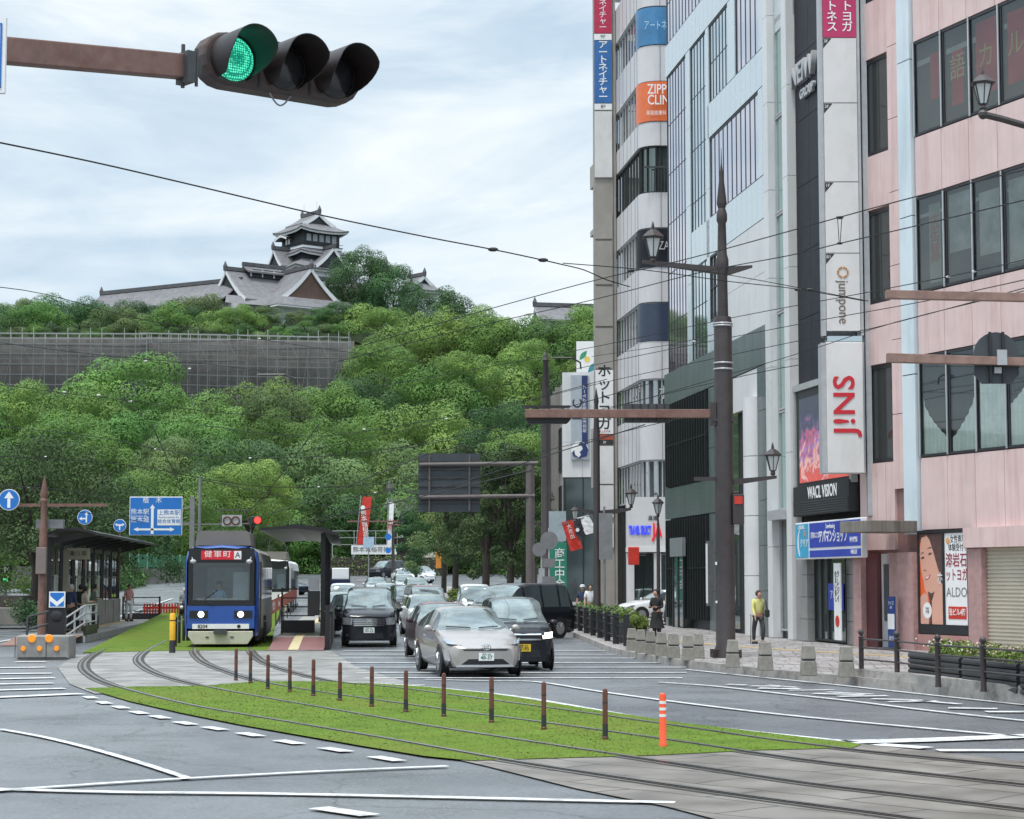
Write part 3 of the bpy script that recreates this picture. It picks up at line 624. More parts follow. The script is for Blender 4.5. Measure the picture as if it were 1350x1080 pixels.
# red letters stacked sideways
b = MB(); RZ = [at(1107, q, YS).z for q in (486, 507, 515, 540, 548, 555, 563, 583)]
js = text('J!NS', .86, M['text_red'], sg, (W_ * .50, -.135, (RZ[0] + RZ[7]) / 2), rot=(pi / 2, -pi / 2, 0), bold=.014, sx=1.08, space=1.06)
part('wall_tube', [(W_ + .12, W_ + .28, .1, .3, 3.9, 24)], M['lgrey'], sg)
# ---------------------------------------------------------------- pink tiled building
Pk = Fac((10.19, 57.37), (10.19 + 6.4, 57.37 - 16), 'pink_tiled_building', 'pink tiled office block with dark window rows, a pale blue strip and closed shutter', 'building')
R = Pk.root; L = Pk.L
PINK = mat('pink_tile', (.66, .50, .48), .5, 0, .07, 1.2, stain=((.42, .2, .18), .35, (3, 3, .22), 1.3), rvar=.06)
PINKD = mat('weathered_pink_tile', (.42, .22, .205), .6, 0, .12, 1.5, stain=((.24, .10, .08), .6, (2, 2, .4), 1.6))
DULL = mat('dull_window_interior', (.05, .05, .05), .8, 0, .35, .6)
GW = glass('office_window_glass', (.82, .86, .85), .02, .93)
part('wall', [(0, L, .0, 12, 0.1, 30)], mat('pink_backing', (.3, .17, .16), .7), R)
U1, _ = Pk.hit(1176, 400); U2, _ = Pk.hit(1190, 400); U3, _ = Pk.hit(1211, 400)
U0 = .44; U1 = 1.86; U2 = 2.45; U3 = 3.14
zl = [5.43, 8.24, 9.98, 12.72, 14.3, 17.1, 18.9, 21.6]
# narrow bay: pink panels and dark windows
cladding(R, 0.02, U1, 2.9, 5.4, .5, PINK, 0, .09, name='tile_panel', gap=.02); cladding(R, .02, U0 - .02, 5.42, 30, .9, PINK, 0, .1, ph=3, name='tile_panel'); cladding(R, U1 + .02, U2, 4.6, 30, .9, PINK, 0, .14, ph=2.1, name='tile_panel', gap=.02)
for z0, z1 in [(8.22, 10.0), (12.74, 14.34), (17.2, 18.9), (21.7, 23.4)]: cladding(R, U0, U1, z0, z1, 1.5, PINK, 0, .1, name='tile_panel', gap=.02)
for z0, z1 in [(5.42, 8.2), (10.02, 12.7), (14.36, 17.18), (18.92, 21.68)]: win(R, U0 + .01, U1 - .01, z0, z1, 1, 1, mat('dark_office_pane', (.06, .065, .065), .04, .3, .1, .4), FRAME, edge=.10, d=.05)
bl = cladding(R, U2 + .02, U3, 3.3, 30, .8, mat('pale_blue_cladding', (.62, .71, .75), .35, .05, .05, .8, stain=((.3, .4, .45), .4, (1, 1, .2), 1)), 0, .2, ph=4.3, name='pipe_cladding', gap=.03)
# main rows
def office_row(z0, z1, n, pw=1.32):
    for i in range(n):
        a = U3 + .06 + i * pw; c = a + pw
        f = MB()
        f.box(a, a + .05, -.12, .02, z0, z1); f.box(c - .012, c, -.1, .02, z0, z1) if False else None
        f.box(a + .05, c, -.11, .02, z0, z0 + .07); f.box(a + .05, c, -.11, .02, z1 - .07, z1)
        if i % 2 == 1: f.box(a + .07, a + .13, -.1, 0, z0 + .07, z1 - .07)
        fr = f.build('window', ALU if False else FRAME, R)
        MB().box(a + .0, a + .045, -.15, -.121, z0, z1).build('mullion', ALU, fr)
        MB().box(a + .05, c, -.085, -.078, z0 + .05, z1 - .05).build('pane', GW, fr)
for z0, z1 in [(5.43, 8.24), (10.0, 12.68), (14.42, 17.1), (18.9, 21.6)]:
    part('window_recess', [(U3 + .06, L, -.012, -.002, z0, z1)], DULL, R)
    office_row(z0, z1, 10)
for z0, z1 in [(8.26, 9.98), (12.7, 14.40), (17.12, 18.88), (21.62, 23.4), (3.42, 5.41)]: cladding(R, U3 + .04, L, z0, z1, 1.32, PINK, 0, .1, name='tile_panel', gap=.022)
# things behind the glass: curtains, notices
CURT = mat('pale_curtain', (.8, .82, .8), .8, 0, .12, 3)
def curtain(u0, u1, z0, z1, slant, seed):
    rg = random.Random(seed); b = MB(); P0 = []; P1 = []; n = 24
    for i in range(n + 1):
        t = i / n; u = u0 + (u1 - u0) * t; top = z1 - slant * (t if slant > 0 else (1 - t)) * (z1 - z0) if slant else z1
        yy = -.045 + .02 * sin(t * 38 + seed); top = z0 + (z1 - z0) * ((1 - abs(slant) * (t ** .6 if slant > 0 else (1 - t) ** .6)))
        P0.append((u, yy, z0)); P1.append((u, yy, top))
    b.grid([P0, P1]); b.build('curtain', CURT, R, smooth=2)
curtain(U3 + .15, U3 + 1.3, 5.5, 7.1, .75, 1); curtain(U3 + 1.5, U3 + 2.65, 5.5, 7.2, -.8, 2); curtain(U3 + 2.8, U3 + 3.9, 5.5, 7.5, .2, 3); curtain(U3 + 4.1, U3 + 5.2, 5.5, 7.6, -.5, 4)
part('notice', [(U3 + .55, U3 + 1.1, -.018, -.014, 10.2, 12.4)], mat('dim_notice', (.2, .2, .18), .7), R); text('広\n告\n募', .5, mat('dim_red', (.3, .05, .03), .6), R, (U3 + .82, -.022, 11.4), line=.9, ext=.002)
part('notice', [(U3 + .75, U3 + 1.3, -.018, -.014, 15.3, 16.6), (U3 + 1.75, U3 + 2.3, -.018, -.014, 14.9, 16.4), (U3 + 2.9, U3 + 3.9, -.018, -.014, 14.9, 16.9), (U3 + 4.3, U3 + 5.2, -.018, -.014, 14.9, 16.8)], mat('dim_red_poster', (.32, .03, .035), .7, 0, .3, 1), R)
for i, ch in enumerate('語カル'): text(ch, .75, mat('dim_gold', (.35, .27, .1), .6), R, (U3 + 2.05 + i * 1.3, -.026, 15.9), ext=.002)
part('blind', [(U3 + 1.5, U3 + 2.5, -.018, -.014, 10.9, 12.5), (U3 + 2.9, U3 + 3.8, -.018, -.014, 10.6, 12.3), (U3 + 4.2, U3 + 5.1, -.018, -.014, 10.2, 12.4)], mat('dim_blind', (.28, .28, .27), .8, 0, .4, 1.5), R)
part('shelf', [(U3 + .1, L, -.017, -.013, 12.1, 12.2), (U3 + .1, L, -.017, -.013, 16.4, 16.55)], mat('dim_duct', (.25, .25, .25), .7), R)
# ground floor
uC, zC1 = Pk.hit(1107, 688, 1.7); zC0 = Pk.hit(1107, 703, 1.7)[1]
part('canopy', [(uC, 3.12, -1.7, -.2, zC0, zC1)], mat('streaked_concrete', (.19, .175, .155), .8, 0, .2, 2, stain=((.07, .06, .05), .7, (4, 4, .3), 1.5)), R, bevel=.015)
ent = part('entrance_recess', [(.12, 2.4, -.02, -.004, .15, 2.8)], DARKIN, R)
PKP = mat('pink_granite', (.40, .25, .24), .4, 0, .15, 6)
part('entrance_pier', [(.0, .42, -.35, -.02, .15, 2.82)], PKP, R); part('entrance_pier', [(1.5, 2.05, -.1, -.02, .15, 2.82)], PKP, R); part('entrance_pier', [(2.4, 3.16, -.4, -.02, .15, 2.82)], PKP, R)
part('entrance_wall', [(.42, 1.0, -.18, -.02, .15, 2.8)], mat('dark_maroon_stone', (.10, .035, .04), .3), R)
part('entrance_wall', [(1.05, 1.5, -.06, -.02, .15, 2.8)], M['lgrey'], R); part('directory_board', [(1.22, 1.48, -.1, -.062, .9, 2.5)], M['dgrey'], R)
# poster windows
b = MB(); b.box(3.18, 3.25, -.26, -.02, .6, 3.4); b.box(4.36, 4.44, -.26, -.02, .6, 3.4); b.box(5.50, 5.57, -.26, -.02, .6, 3.4); b.box(3.25, 4.36, -.26, -.02, .6, .85); b.box(4.44, 5.50, -.26, -.02, .6, .85); b.box(3.25, 4.36, -.26, -.02, 3.32, 3.4); b.box(4.44, 5.50, -.26, -.02, 3.32, 3.4); b.build('shopfront_frame', FRAME, R)
part('plinth', [(3.18, 5.57, -.3, -.02, .15, .58)], PINKD, R)
part('poster_board', [(3.25, 4.36, -.22, -.19, .86, 3.31)], mat('poster_orange', (.78, .12, .03), .5), R)
SKIN_P = mat('poster_skin', (.66, .36, .27), .5, 0, .03); HAIR_P = mat('poster_hair', (.09, .05, .045), .5, 0, .3, 8); LIP = mat('poster_lip', (.5, .08, .08), .5)
def flat(name, pts, m, y, par=R):
    b = MB(); b.prism([(p[0], y, p[1]) for p in pts], (0, 0, 0), (0, .004, 0)); return b.build(name, m, par)
def PP(*l):  # poster photo coordinates (0..1, 0..1 up) -> wall
    return [(3.25 + 1.11 * x, .86 + 2.45 * z) for x, z in l]
flat('portrait', PP((.1, 1), (.0, .78), (.05, .6), (.16, .47), (.2, .38), (.3, .33), (.45, .3), (.5, 0), (1, 0), (1, 1)), SKIN_P, -.226)
flat('portrait', PP((0, .3), (.2, .35), (.33, .31), (.4, .0), (.0, .0)), SKIN_P, -.2265)
flat('portrait_hair', PP((.02, 1), (.1, .97), (.3, .99), (.45, .93), (.6, .8), (.74, .66), (.86, .55), (.8, .5), (.95, .45), (1, .5), (1, 1)), HAIR_P, -.2305)
flat('portrait_hair', PP((.02, 1), (.02, .9), (.1, .96), (.3, .98), (.3, 1)), HAIR_P, -.2307)
flat('portrait_collar', PP((.33, .36), (.5, .34), (.62, .36), (.5, .26), (.48, .0), (.36, .0), (.42, .25)), HAIR_P, -.2309)
flat('portrait_lips', PP((.22, .50), (.42, .55), (.47, .545), (.38, .505), (.27, .485)), LIP, -.2312); flat('portrait_teeth', PP((.26, .508), (.41, .542), (.37, .515), (.28, .498)), M['signwhite'], -.2314)
for pts in ([(.05, .725), (.14, .75), (.22, .74), (.15, .722)], [(.36, .77), (.45, .792), (.55, .785), (.46, .765)], [(.03, .77), (.14, .80), (.2, .79), (.12, .788)], [(.32, .83), (.46, .855), (.58, .84), (.46, .842)], [(.16, .60), (.2, .59), (.28, .592), (.22, .60)]):
    flat('portrait_feature', PP(*pts), HAIR_P, -.2316)
def ell(cx, cz, rx, rz_, n=20): return [(cx + rx * cos(2 * pi * k / n), cz + rz_ * sin(2 * pi * k / n)) for k in range(n)]
flat('price_bubble', PP(*ell(.3, .15, .19, .09)), M['signwhite'], -.2320); text('予約\n不要', .09, M['text_dark'], R, (3.25 + 1.11 * .3, -.235, .86 + 2.45 * .15), ext=.001)
text('ホ', .38, M['text_white'], R, (4.22, -.235, 2.08), ext=.002, sx=.8)
part('poster_board', [(4.44, 5.50, -.22, -.19, .86, 3.31)], M['signwhite'], R)
TR2 = mat('lettering_maroon', (.32, .03, .05), .5)
text('女性専用\n体験受付中', .22, M['text_dark'], R, (5.05, -.226, 3.02), ext=.001, sx=.8); text('溶岩石', .40, TR2, R, (4.97, -.226, 2.56), ext=.001, sx=.82, bold=.004); text('ットヨガ', .36, TR2, R, (4.97, -.226, 2.17), ext=.001, sx=.7, bold=.004)
text('ALDO', .36, mat('lettering_grey', (.2, .19, .2), .5), R, (4.97, -.226, 1.72), ext=.001, sx=.98)
part('poster_label', [(4.58, 5.4, -.23, -.221, 1.02, 1.35)], M['red'], R); text('当ビル4階', .2, M['text_white'], R, (4.99, -.234, 1.19), ext=.001, sx=.85, bold=.003)
MB().disc((4.6, -.226, 3.1), (0, -1, 0), .09, 16, .004).build('poster_mark', mat('pale_orange', (.7, .35, .15), .5), R)
part('shutter_hood', [(5.58, L, -.42, -.1, 2.9, 3.42)], PINK, R); part('entrance_pier', [(5.59, 6.2, -.3, -.02, .15, 2.88)], PKP, R)
b = MB(); k = 0; z = .18
while z < 2.88:
    b.box(6.22, L - .5, -.14 if k % 2 else -.115, -.03, z, z + .05); z += .05; k += 1
b.build('roller_shutter', mat('shutter_cream', (.50, .46, .37), .5, .1, .08, 1), R)
# standing sign by the entrance
ss = thing('standing_sign', 'narrow blue and white standing sign beside the entrance of the pink building', 'sign', Pk.A + Pk.d * 2.42 + Vector((Pk.d.y, -Pk.d.x, 0)) * .62 + Vector((0, 0, .15)), Pk.rz)
part('board', [(-.17, .17, -.02, .02, .05, 1.45)], mat('navy_board', (.02, .05, .2), .4), ss); part('label_panel', [(-.165, .165, -.026, -.02, .55, .97)], M['signwhite'], ss); part('foot', [(-.2, .2, -.15, .15, 0, .05)], M['dgrey'], ss)
text('ライズ\n4F', .12, M['text_white'], ss, (0, -.024, 1.2), ext=.001, sx=.8); text('受付', .12, M['text_white'], ss, (0, -.024, .3), ext=.001)
# ---------------------------------------------------------------- white building with rounded corner
YC = 100.0
cx0 = at(850, 600, YC).x
street = Vector((-.117, 1, 0)).normalized()
CORN = Vector((cx0, YC, 0))
Wb = thing('rounded_white_building', 'white banded building with a rounded corner, orange window sign and red blue fascia letters', 'building', CORN, 0)
def plan(off, r=.9, z=0):
    """outline seen from the street: far street end -> corner arc -> side face towards camera"""
    pts = []; s0 = Vector((-.117, 1, 0)).normalized(); n0 = Vector((-s0.y, s0.x, 0))     # outward of street face (to -x)
    side = Vector((1, .05, 0)).normalized(); n1 = Vector((side.y, -side.x, 0))
    A_ = s0 * 8.6 + n0 * off; B_ = s0 * r + n0 * off
    pts.append(A_); pts.append(B_)
    for k in range(1, 6):
        t = k / 6; nn = (n0 * (1 - t) + n1 * t).normalized(); c_ = s0 * r + side * r - 0 * nn
        pts.append(c_ + nn * (r + off) * 1.0)
    pts.append(side * r + n1 * off); pts.append(side * 9 + n1 * off)
    # blend the corner smoothly
    return [Vector((p.x, p.y, z)) for p in pts]
def ring(mb, z0, z1, off, th=.25):
    o = plan(off); i = plan(off - th)
    mb.grid([[Vector((p.x, p.y, z0)) for p in i], [Vector((p.x, p.y, z0)) for p in o], [Vector((p.x, p.y, z1)) for p in o], [Vector((p.x, p.y, z1)) for p in i]])
def zc(py): return at(864, py, YC).z
part_m = mat('white_band_panel', (.60, .59, .60), .4, .05, .05, .6, stain=((.42, .41, .41), .35, (1, 1, .15), 1.2))
core = MB(); pl = plan(-.32); back = [pl[-1] + Vector((0, 10, 0)), pl[0] + Vector((8, 0, 0))]
core.prism([Vector((p.x, p.y, 0)) for p in pl + back], (0, 0, .1), (0, 0, 34)); core.build('wall', DULL, Wb)
bands = [(-45, -95), (60, 7 - 45), (107, 60), (189, 161), (300, 254), (398, 351), (499, 450), (612, 560)]
bands = [(8, -40), (107, 60), (192, 161), (300, 254), (398, 352), (499, 450), (606, 548)]
b = MB()
for y0, y1 in bands: ring(b, zc(y0), zc(y1), 0.12, .45)
ring(b, zc(-60) , zc(-90), .12, .45)
b.build('spandrel_band', part_m, Wb, smooth=.5)
# thin seams on the bands
b = MB(); 
for y0, y1 in bands:
    P = plan(.123)
    for (i, t) in [(0, .15), (0, .3), (0, .45), (0, .6), (0, .75), (0, .9), (1, 0), (7, 0), (7, .1), (7, .2), (7, .35)]:
        p = P[i].lerp(P[min(i + 1, len(P) - 1)], t); b.box(p.x - .012, p.x + .012, p.y - .02, p.y + .02, zc(y0) + .01, zc(y1) - .01)
b.build('panel_seam', M['grey'], Wb)['kind'] = 'stuff'
winz = [(60, 8), (161, 107), (254, 192), (351, 300), (450, 398), (548, 499), (660, 606)]
for k, (y0, y1) in enumerate(winz):
    f = MB(); ring(f, zc(y0), zc(y0) + .08, .02, .3); ring(f, zc(y1) - .08, zc(y1), .02, .3)
    P = plan(-.02)
    for i, q in [(0, t / 9) for t in range(10)] + [(2, 0), (4, 0), (6, 0), (7, 0)] + [(7, t / 12) for t in range(1, 12)]:
        p = P[i].lerp(P[min(i + 1, len(P) - 1)], q); f.cbox((p.x, p.y, (zc(y0) + zc(y1)) / 2), (.06, .1, zc(y1) - zc(y0) - .1), 0)
    fr = f.build('window', M['lgrey'] if k != 2 else FRAME, Wb)
    g = MB(); ring(g, zc(y0) + .02, zc(y1) - .02, -.08, .05); g.build('pane', mat('grey_pane', (.42, .45, .46), .03, .85, .1, .4) if k not in (2,) else PANE_D, fr)
def corner_sign(name, y0, y1, m, u0=-.35, u1=2.2, off=.16):
    P = plan(off); Q = [P[1].lerp(P[0], .02)] + P[2:7] + [P[7], P[7].lerp(P[8], .28)]
    b = MB(); b.grid([[Vector((p.x, p.y, zc(y0))) for p in Q], [Vector((p.x, p.y, zc(y1))) for p in Q]]); return b.build(name, m, Wb, smooth=1)
corner_sign('window_sign', 59, 10, mat('window_sign_blue', (.06, .2, .38), .25, .1, .25, .8))
corner_sign('window_sign', 160, 108, mat('window_sign_orange', (.72, .16, .05), .35, 0, .06))
corner_sign('window_sign', 352, 302, BLK); corner_sign('window_sign', 449, 400, mat('window_sign_navy', (.035, .05, .085), .3))
yt = plan(.2)[7].y
text('アートネイチャー', .55, mat('pale_blue_letters', (.4, .6, .75), .5), Wb, (.05, yt - .12, zc(36)), sx=.55, align='LEFT')
text('ZIPPER\nCLINIC', .72, M['text_white'], Wb, (.22, yt - .14, zc(127)), line=.78, sx=.72, bold=.006, align='LEFT'); text('美容皮膚科・外科', .26, M['text_white'], Wb, (.15, yt - .14, zc(151)), sx=.8, align='LEFT')
text('ZARA', .62, mat('grey_letters', (.4, .4, .42), .5), Wb, (.75, yt - .04, zc(325)), sx=.7, align='LEFT'); text('ホテル', .8, mat('pale_letters', (.45, .5, .5), .5), Wb, (1.5, yt - .3, zc(520)), sx=.7)
b = MB()
for k in range(14): b.box(.1 + k * .16, .13 + k * .16, yt - .02, yt + .02, zc(254), zc(222))
b.box(0, 2.4, yt - .03, yt + .03, zc(222), zc(220)); b.build('railing', M['dgrey'], Wb)
b = MB(); P = plan(.1)
b.grid([[Vector((P[0].x, P[0].y, zc(192))), Vector((P[1].x, P[1].y, zc(192))), Vector((P[7].x, P[7].y, zc(192))), Vector((P[8].x, P[8].y, zc(192)))], [Vector((P[0].x + 2.5, P[0].y, zc(212))), Vector((P[1].x + 2.0, P[1].y + 2, zc(212))), Vector((P[7].x + 2, P[7].y + 2, zc(212))), Vector((P[8].x, P[8].y + 2, zc(212)))]])
b.build('soffit', mat('grey_soffit', (.3, .31, .3), .5), Wb)
# podium with shop fascia
PODX = at(826, 700, YC).x - cx0; 
part('podium', [(PODX, 9, -.55, .6, zc(722), zc(656))], PANEL2, Wb)
part('podium_step', [(PODX - .05, 9, -.62, .0, zc(728), zc(722) - .005)], M['white'], Wb)
part('shopfront_pier', [(PODX, PODX + .35, -.5, .5, .1, zc(729)), (PODX + 1.35, PODX + 1.7, -.5, .5, .1, zc(729)), (PODX + 2.9, PODX + 3.2, -.5, .5, .1, zc(729))], PANEL2, Wb)
win(Wb, PODX + .36, PODX + 1.34, .3, zc(730), 2, 1, PANE_D, FRAME, .2); win(Wb, PODX + 1.71, PODX + 2.89, .3, zc(730), 2, 1, PANE, M['lgrey'], .2); win(Wb, PODX + 3.21, 6, .3, zc(730), 3, 1, PANE_D, FRAME, .2)
b1 = mat('lit_blue_letters', (.03, .05, .6), .4, emit=((.05, .08, .9), .5)); r1_ = mat('lit_red_letters', (.6, .01, .03), .4, emit=((.8, .02, .05), .35))
text('TRAVEL SELECT', .6, b1, Wb, (PODX + .08, -.57, zc(700)), ext=.03, sx=.265, bold=.02, align='LEFT'); text('JA', .95, r1_, Wb, (PODX + 1.28, -.57, zc(700)), ext=.03, sx=.52, bold=.03, align='LEFT')
text('高橋', .28, M['text_dark'], Wb, (PODX + 1.3, -.57, zc(684)), sx=.9)
rs = thing('small_red_sign', 'small red projecting sign at the shopfront left of the lamp post', 'sign', (at(828, 730, 99).x, 98.9, zc(736)))
part('panel', [(0, .55, -.1, .1, -.35, .55)], M['red'], rs, bevel=.04); part('bracket', [(.55, .9, -.02, .02, .1, .16)], M['dgrey'], rs)
# ---------------------------------------------------------------- stone clad building with the sign tower
Sx0 = at(812, 400, 108.8).x
Sb = Fac((at(785, 400, 115.5).x, 115.5), (Sx0, 108.9), 'stone_clad_building', 'beige stone building with dark louvres behind the tall stacked sign tower', 'building')
R = Sb.root; L = Sb.L
STONE = mat('beige_stone', (.33, .31, .28), .7, 0, .1, .8, stain=((.2, .19, .17), .4, (1, 1, .3), 1))
part('wall', [(0, L, .0, 9, .1, 32)], STONE, R)
def zs_(py): return at(800, py, 112).z
for y0, y1 in [(292, 235), (350, 300), (660, 640), (760, 700), (560, 500)]:
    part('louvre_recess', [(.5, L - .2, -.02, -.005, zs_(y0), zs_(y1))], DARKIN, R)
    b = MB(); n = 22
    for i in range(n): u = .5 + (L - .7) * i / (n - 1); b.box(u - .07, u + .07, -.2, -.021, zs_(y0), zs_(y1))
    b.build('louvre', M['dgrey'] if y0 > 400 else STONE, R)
part('stone_band', [(0, L, -.3, -.001, zs_(300) + .02, zs_(292)), (0, L, -.3, -.001, zs_(235), zs_(205)), (0, L, -.3, -.001, zs_(640), zs_(560))], STONE, R)
YT = 107.2; xa = at(783.5, 400, YT).x; xb = at(809, 400, YT).x; W_ = xb - xa
tw = thing('stacked_sign_tower', 'tall slim sign tower with red, blue and white name panels on the stone building corner', 'sign', (xa, YT, 0))
def zt_(py): return at(796, py, YT).z
part('tower_frame', [(0, W_, .06, 1.0, .15, zt_(-40)), (W_ + .02, W_ + .16, .1, .4, .15, zt_(-40))], STONE, tw)
def tp(y0, y1, m): part('sign_panel', [(.05, W_ - .05, -.04, .05, zt_(y0), zt_(y1))], m, tw)
tp(44, -35, mat('sign_crimson', (.45, .02, .07), .4)); tp(53, 45, M['signwhite']); tp(136, 54, mat('sign_mid_blue', (.03, .14, .38), .4)); tp(145, 137, M['signwhite']); tp(234, 147, SBOX)
for y0, y1 in [(315, 280), (375, 318), (430, 378), (486, 433)]: tp(y0, y1, STONE)
tp(572, 488, M['signwhite']); tp(580, 573, mat('sign_rust', (.4, .08, .04), .4)); tp(586, 580.5, M['text_dark'])
for y0, y1 in [(638, 588), (682, 640), (722, 690)]: tp(y0, y1, SBOX)
text('ア\nー\nト\nネ\nイ\nチ\nャ\nー', .50, M['text_white'], tw, (W_ / 2, -.045, zt_(94)), line=.84, sx=1.1, bold=.006)
text('ー\nト\nネ\nイ\nチ\nャ\nー', .42, M['text_white'], tw, (W_ / 2, -.045, zt_(12)), line=.84, sx=1.1)
text('9F', .3, M['text_dark'], tw, (W_ / 2, -.045, zt_(49)), ext=.002); text('8F', .3, M['text_dark'], tw, (W_ / 2, -.045, zt_(141)), ext=.002)
text('ホ\nッ\nト\nヨ\nガ', .74, M['text_dark'], tw, (W_ / 2, -.045, zt_(525)), line=.98, sx=1.05, bold=.012)
text('LAVA', .2, TR2, tw, (W_ * .58, -.045, zt_(569)), ext=.002); text('3F', .2, M['text_white'], tw, (W_ / 2, -.045, zt_(583.5)), ext=.002)
MB().disc((W_ * .22, -.045, zt_(569)), (0, -1, 0), .09, 14).build('round_mark', TR2, tw)
# ---------------------------------------------------------------- low grey building with the globe sign
YG = 128.0
xg0 = at(742, 600, YG).x; xg1 = at(812, 600, YG).x; zg = at(742, 493, YG).z
Gb = Fac((xg0, YG), (xg1 + 3, YG - .6), 'grey_office_building', 'low grey office building with pale panels and a tall globe sign, beyond the stone building', 'building')
R = Gb.root; L = Gb.L
GREYW = mat('grey_render', (.23, .22, .20), .8, 0, .1, .6)
part('wall', [(0, L, .0, 12, .1, zg)], GREYW, R)
zlow = at(742, 630, YG).z
cladding(R, 0, L, zlow, zg + .05, 1.3, PANEL2, 0, .5, ph=2.4, name='pale_panel')
part('dark_glass_front', [(0.05, L, -.2, -.02, .2, zlow - .05)], mat('teal_grey_glass', (.1, .13, .135), .1, .5, .2, .3), R)
part('dark_frame', [(.1 + k * 1.2, .16 + k * 1.2, -.26, -.2, .2, zlow - .06) for k in range(5)], FRAME, R)
gx0, zt1 = Gb.hit(752.5, 495, .55); gx1, zt0 = Gb.hit(776, 606, .55)
part('globe_sign', [(gx0, gx1, -.68, -.52, zt0, zt1)], mat('globe_sign_grey', (.38, .42, .46), .4), R); part('sign_stripe', [(gx1 - .42, gx1 - .04, -.7, -.682, zt0 + 1, zt1 - .05)], mat('navy_stripe', (.02, .04, .14), .4), R)
NAVY = MATS['navy_stripe']
MB().disc(((gx0 + gx1) / 2, -.69, zt0 + .62), (0, -1, 0), .56, 28, .02).build('globe_mark', M['signwhite'], R)
flat('globe_mark', [((gx0 + gx1) / 2 + x, zt0 + .62 + z) for x, z in [(-.5, -.2), (-.35, .0), (-.3, -.3), (-.05, -.5), (.1, -.3), (.0, -.15), (.2, .05), (.15, .25), (-.1, .35), (.1, .5), (.4, .38), (.56, 0), (.45, -.4), (0, -.56), (-.38, -.42)]], NAVY, -.72, R)
text('KJC', .85, M['text_dark'], R, (gx0 + .45, -.69, (zt0 + zt1) / 2 + .5), rot=(pi / 2, -pi / 2, 0), bold=.01); text('総合法律事務所グループ', .28, M['text_white'], R, (gx1 - .23, -.71, zt1 - 2.2), rot=(pi / 2, -pi / 2, 0), ext=.002)
# street side wing of it with upright fins
xw = at(725, 600, 142).x
Gw = Fac((xw, 143.0), (xg0 - .02, YG + .0), 'grey_office_wing', 'street side of the grey office building with narrow upright windows', 'building')
R = Gw.root; part('wall', [(0, Gw.L, 0, 6, .1, at(742, 505, YG).z)], GREYW, R)
for k in range(5):
    u = .8 + k * Gw.L / 5.2
    for z0, z1 in [(1.5, 4.4), (5.3, 8.2), (9.1, 12)]: win(R, u, u + 1.9, z0, z1, 2, 1, PANE_D, FRAME)
    part('fin', [(u - .35, u - .1, -.3, -.001, .6, zg - .6)], GREYW, R)
# roof billboard with the leaf mark
YR = 131.0; x0 = at(760, 470, YR).x; x1 = at(790, 470, YR).x; z1 = at(760, 450, YR).z; z0 = at(760, 493, YR).z
rb = thing('roof_billboard', 'white rooftop board with a green leaf and yellow flower mark above the globe sign', 'sign', (x0, YR, z0))
part('board', [(0, x1 - x0, 0, .2, -.1, z1 - z0)], M['signwhite'], rb); part('support', [(.2, .3, .2, .6, -.6, 1.6), (1.1, 1.2, .2, .6, -.6, 1.6)], M['grey'], rb)
def leafshape(cx, cz, a, l, w_, n=10): 
    P = []
    for k in range(n + 1): t = k / n; P.append((t * l - l / 2, w_ * sin(pi * t)))
    for k in range(n - 1, 0, -1): t = k / n; P.append((t * l - l / 2, -w_ * sin(pi * t)))
    return [(cx + x * cos(a) - z * sin(a), cz + x * sin(a) + z * cos(a)) for x, z in P]
flat('leaf_mark', leafshape(.45, 1.25, .9, .8, .16), mat('leaf_green', (.04, .3, .15), .5), -.01, rb); flat('leaf_mark', leafshape(1.1, .45, .8, 1.0, .2), mat('leaf_teal', (.04, .25, .3), .5), -.012, rb)
flat('leaf_mark', ell(.72, .98, .2, .2, 12), mat('leaf_yellow', (.75, .55, .12), .5), -.014, rb)
# ---------------------------------------------------------------- unseen far end of the street: a low shop row
Fb = thing('low_shop_row', 'low shop buildings with awnings behind the street trees, past the green sign', 'building', (at(716, 700, 150).x, 150, road_z(150)))
part('wall', [(0, 12, 0, 8, 0, 4.2)], mat('shop_brown', (.12, .08, .07), .8, 0, .3, .6), Fb); part('awning', [(-.3, 6, -1.2, 0, 2.6, 2.75)], M['lgrey'], Fb)
part('window', [(.5, 3, -.04, -.01, .4, 2.4), (3.6, 6, -.04, -.01, .4, 2.4)], PANE_D, Fb)
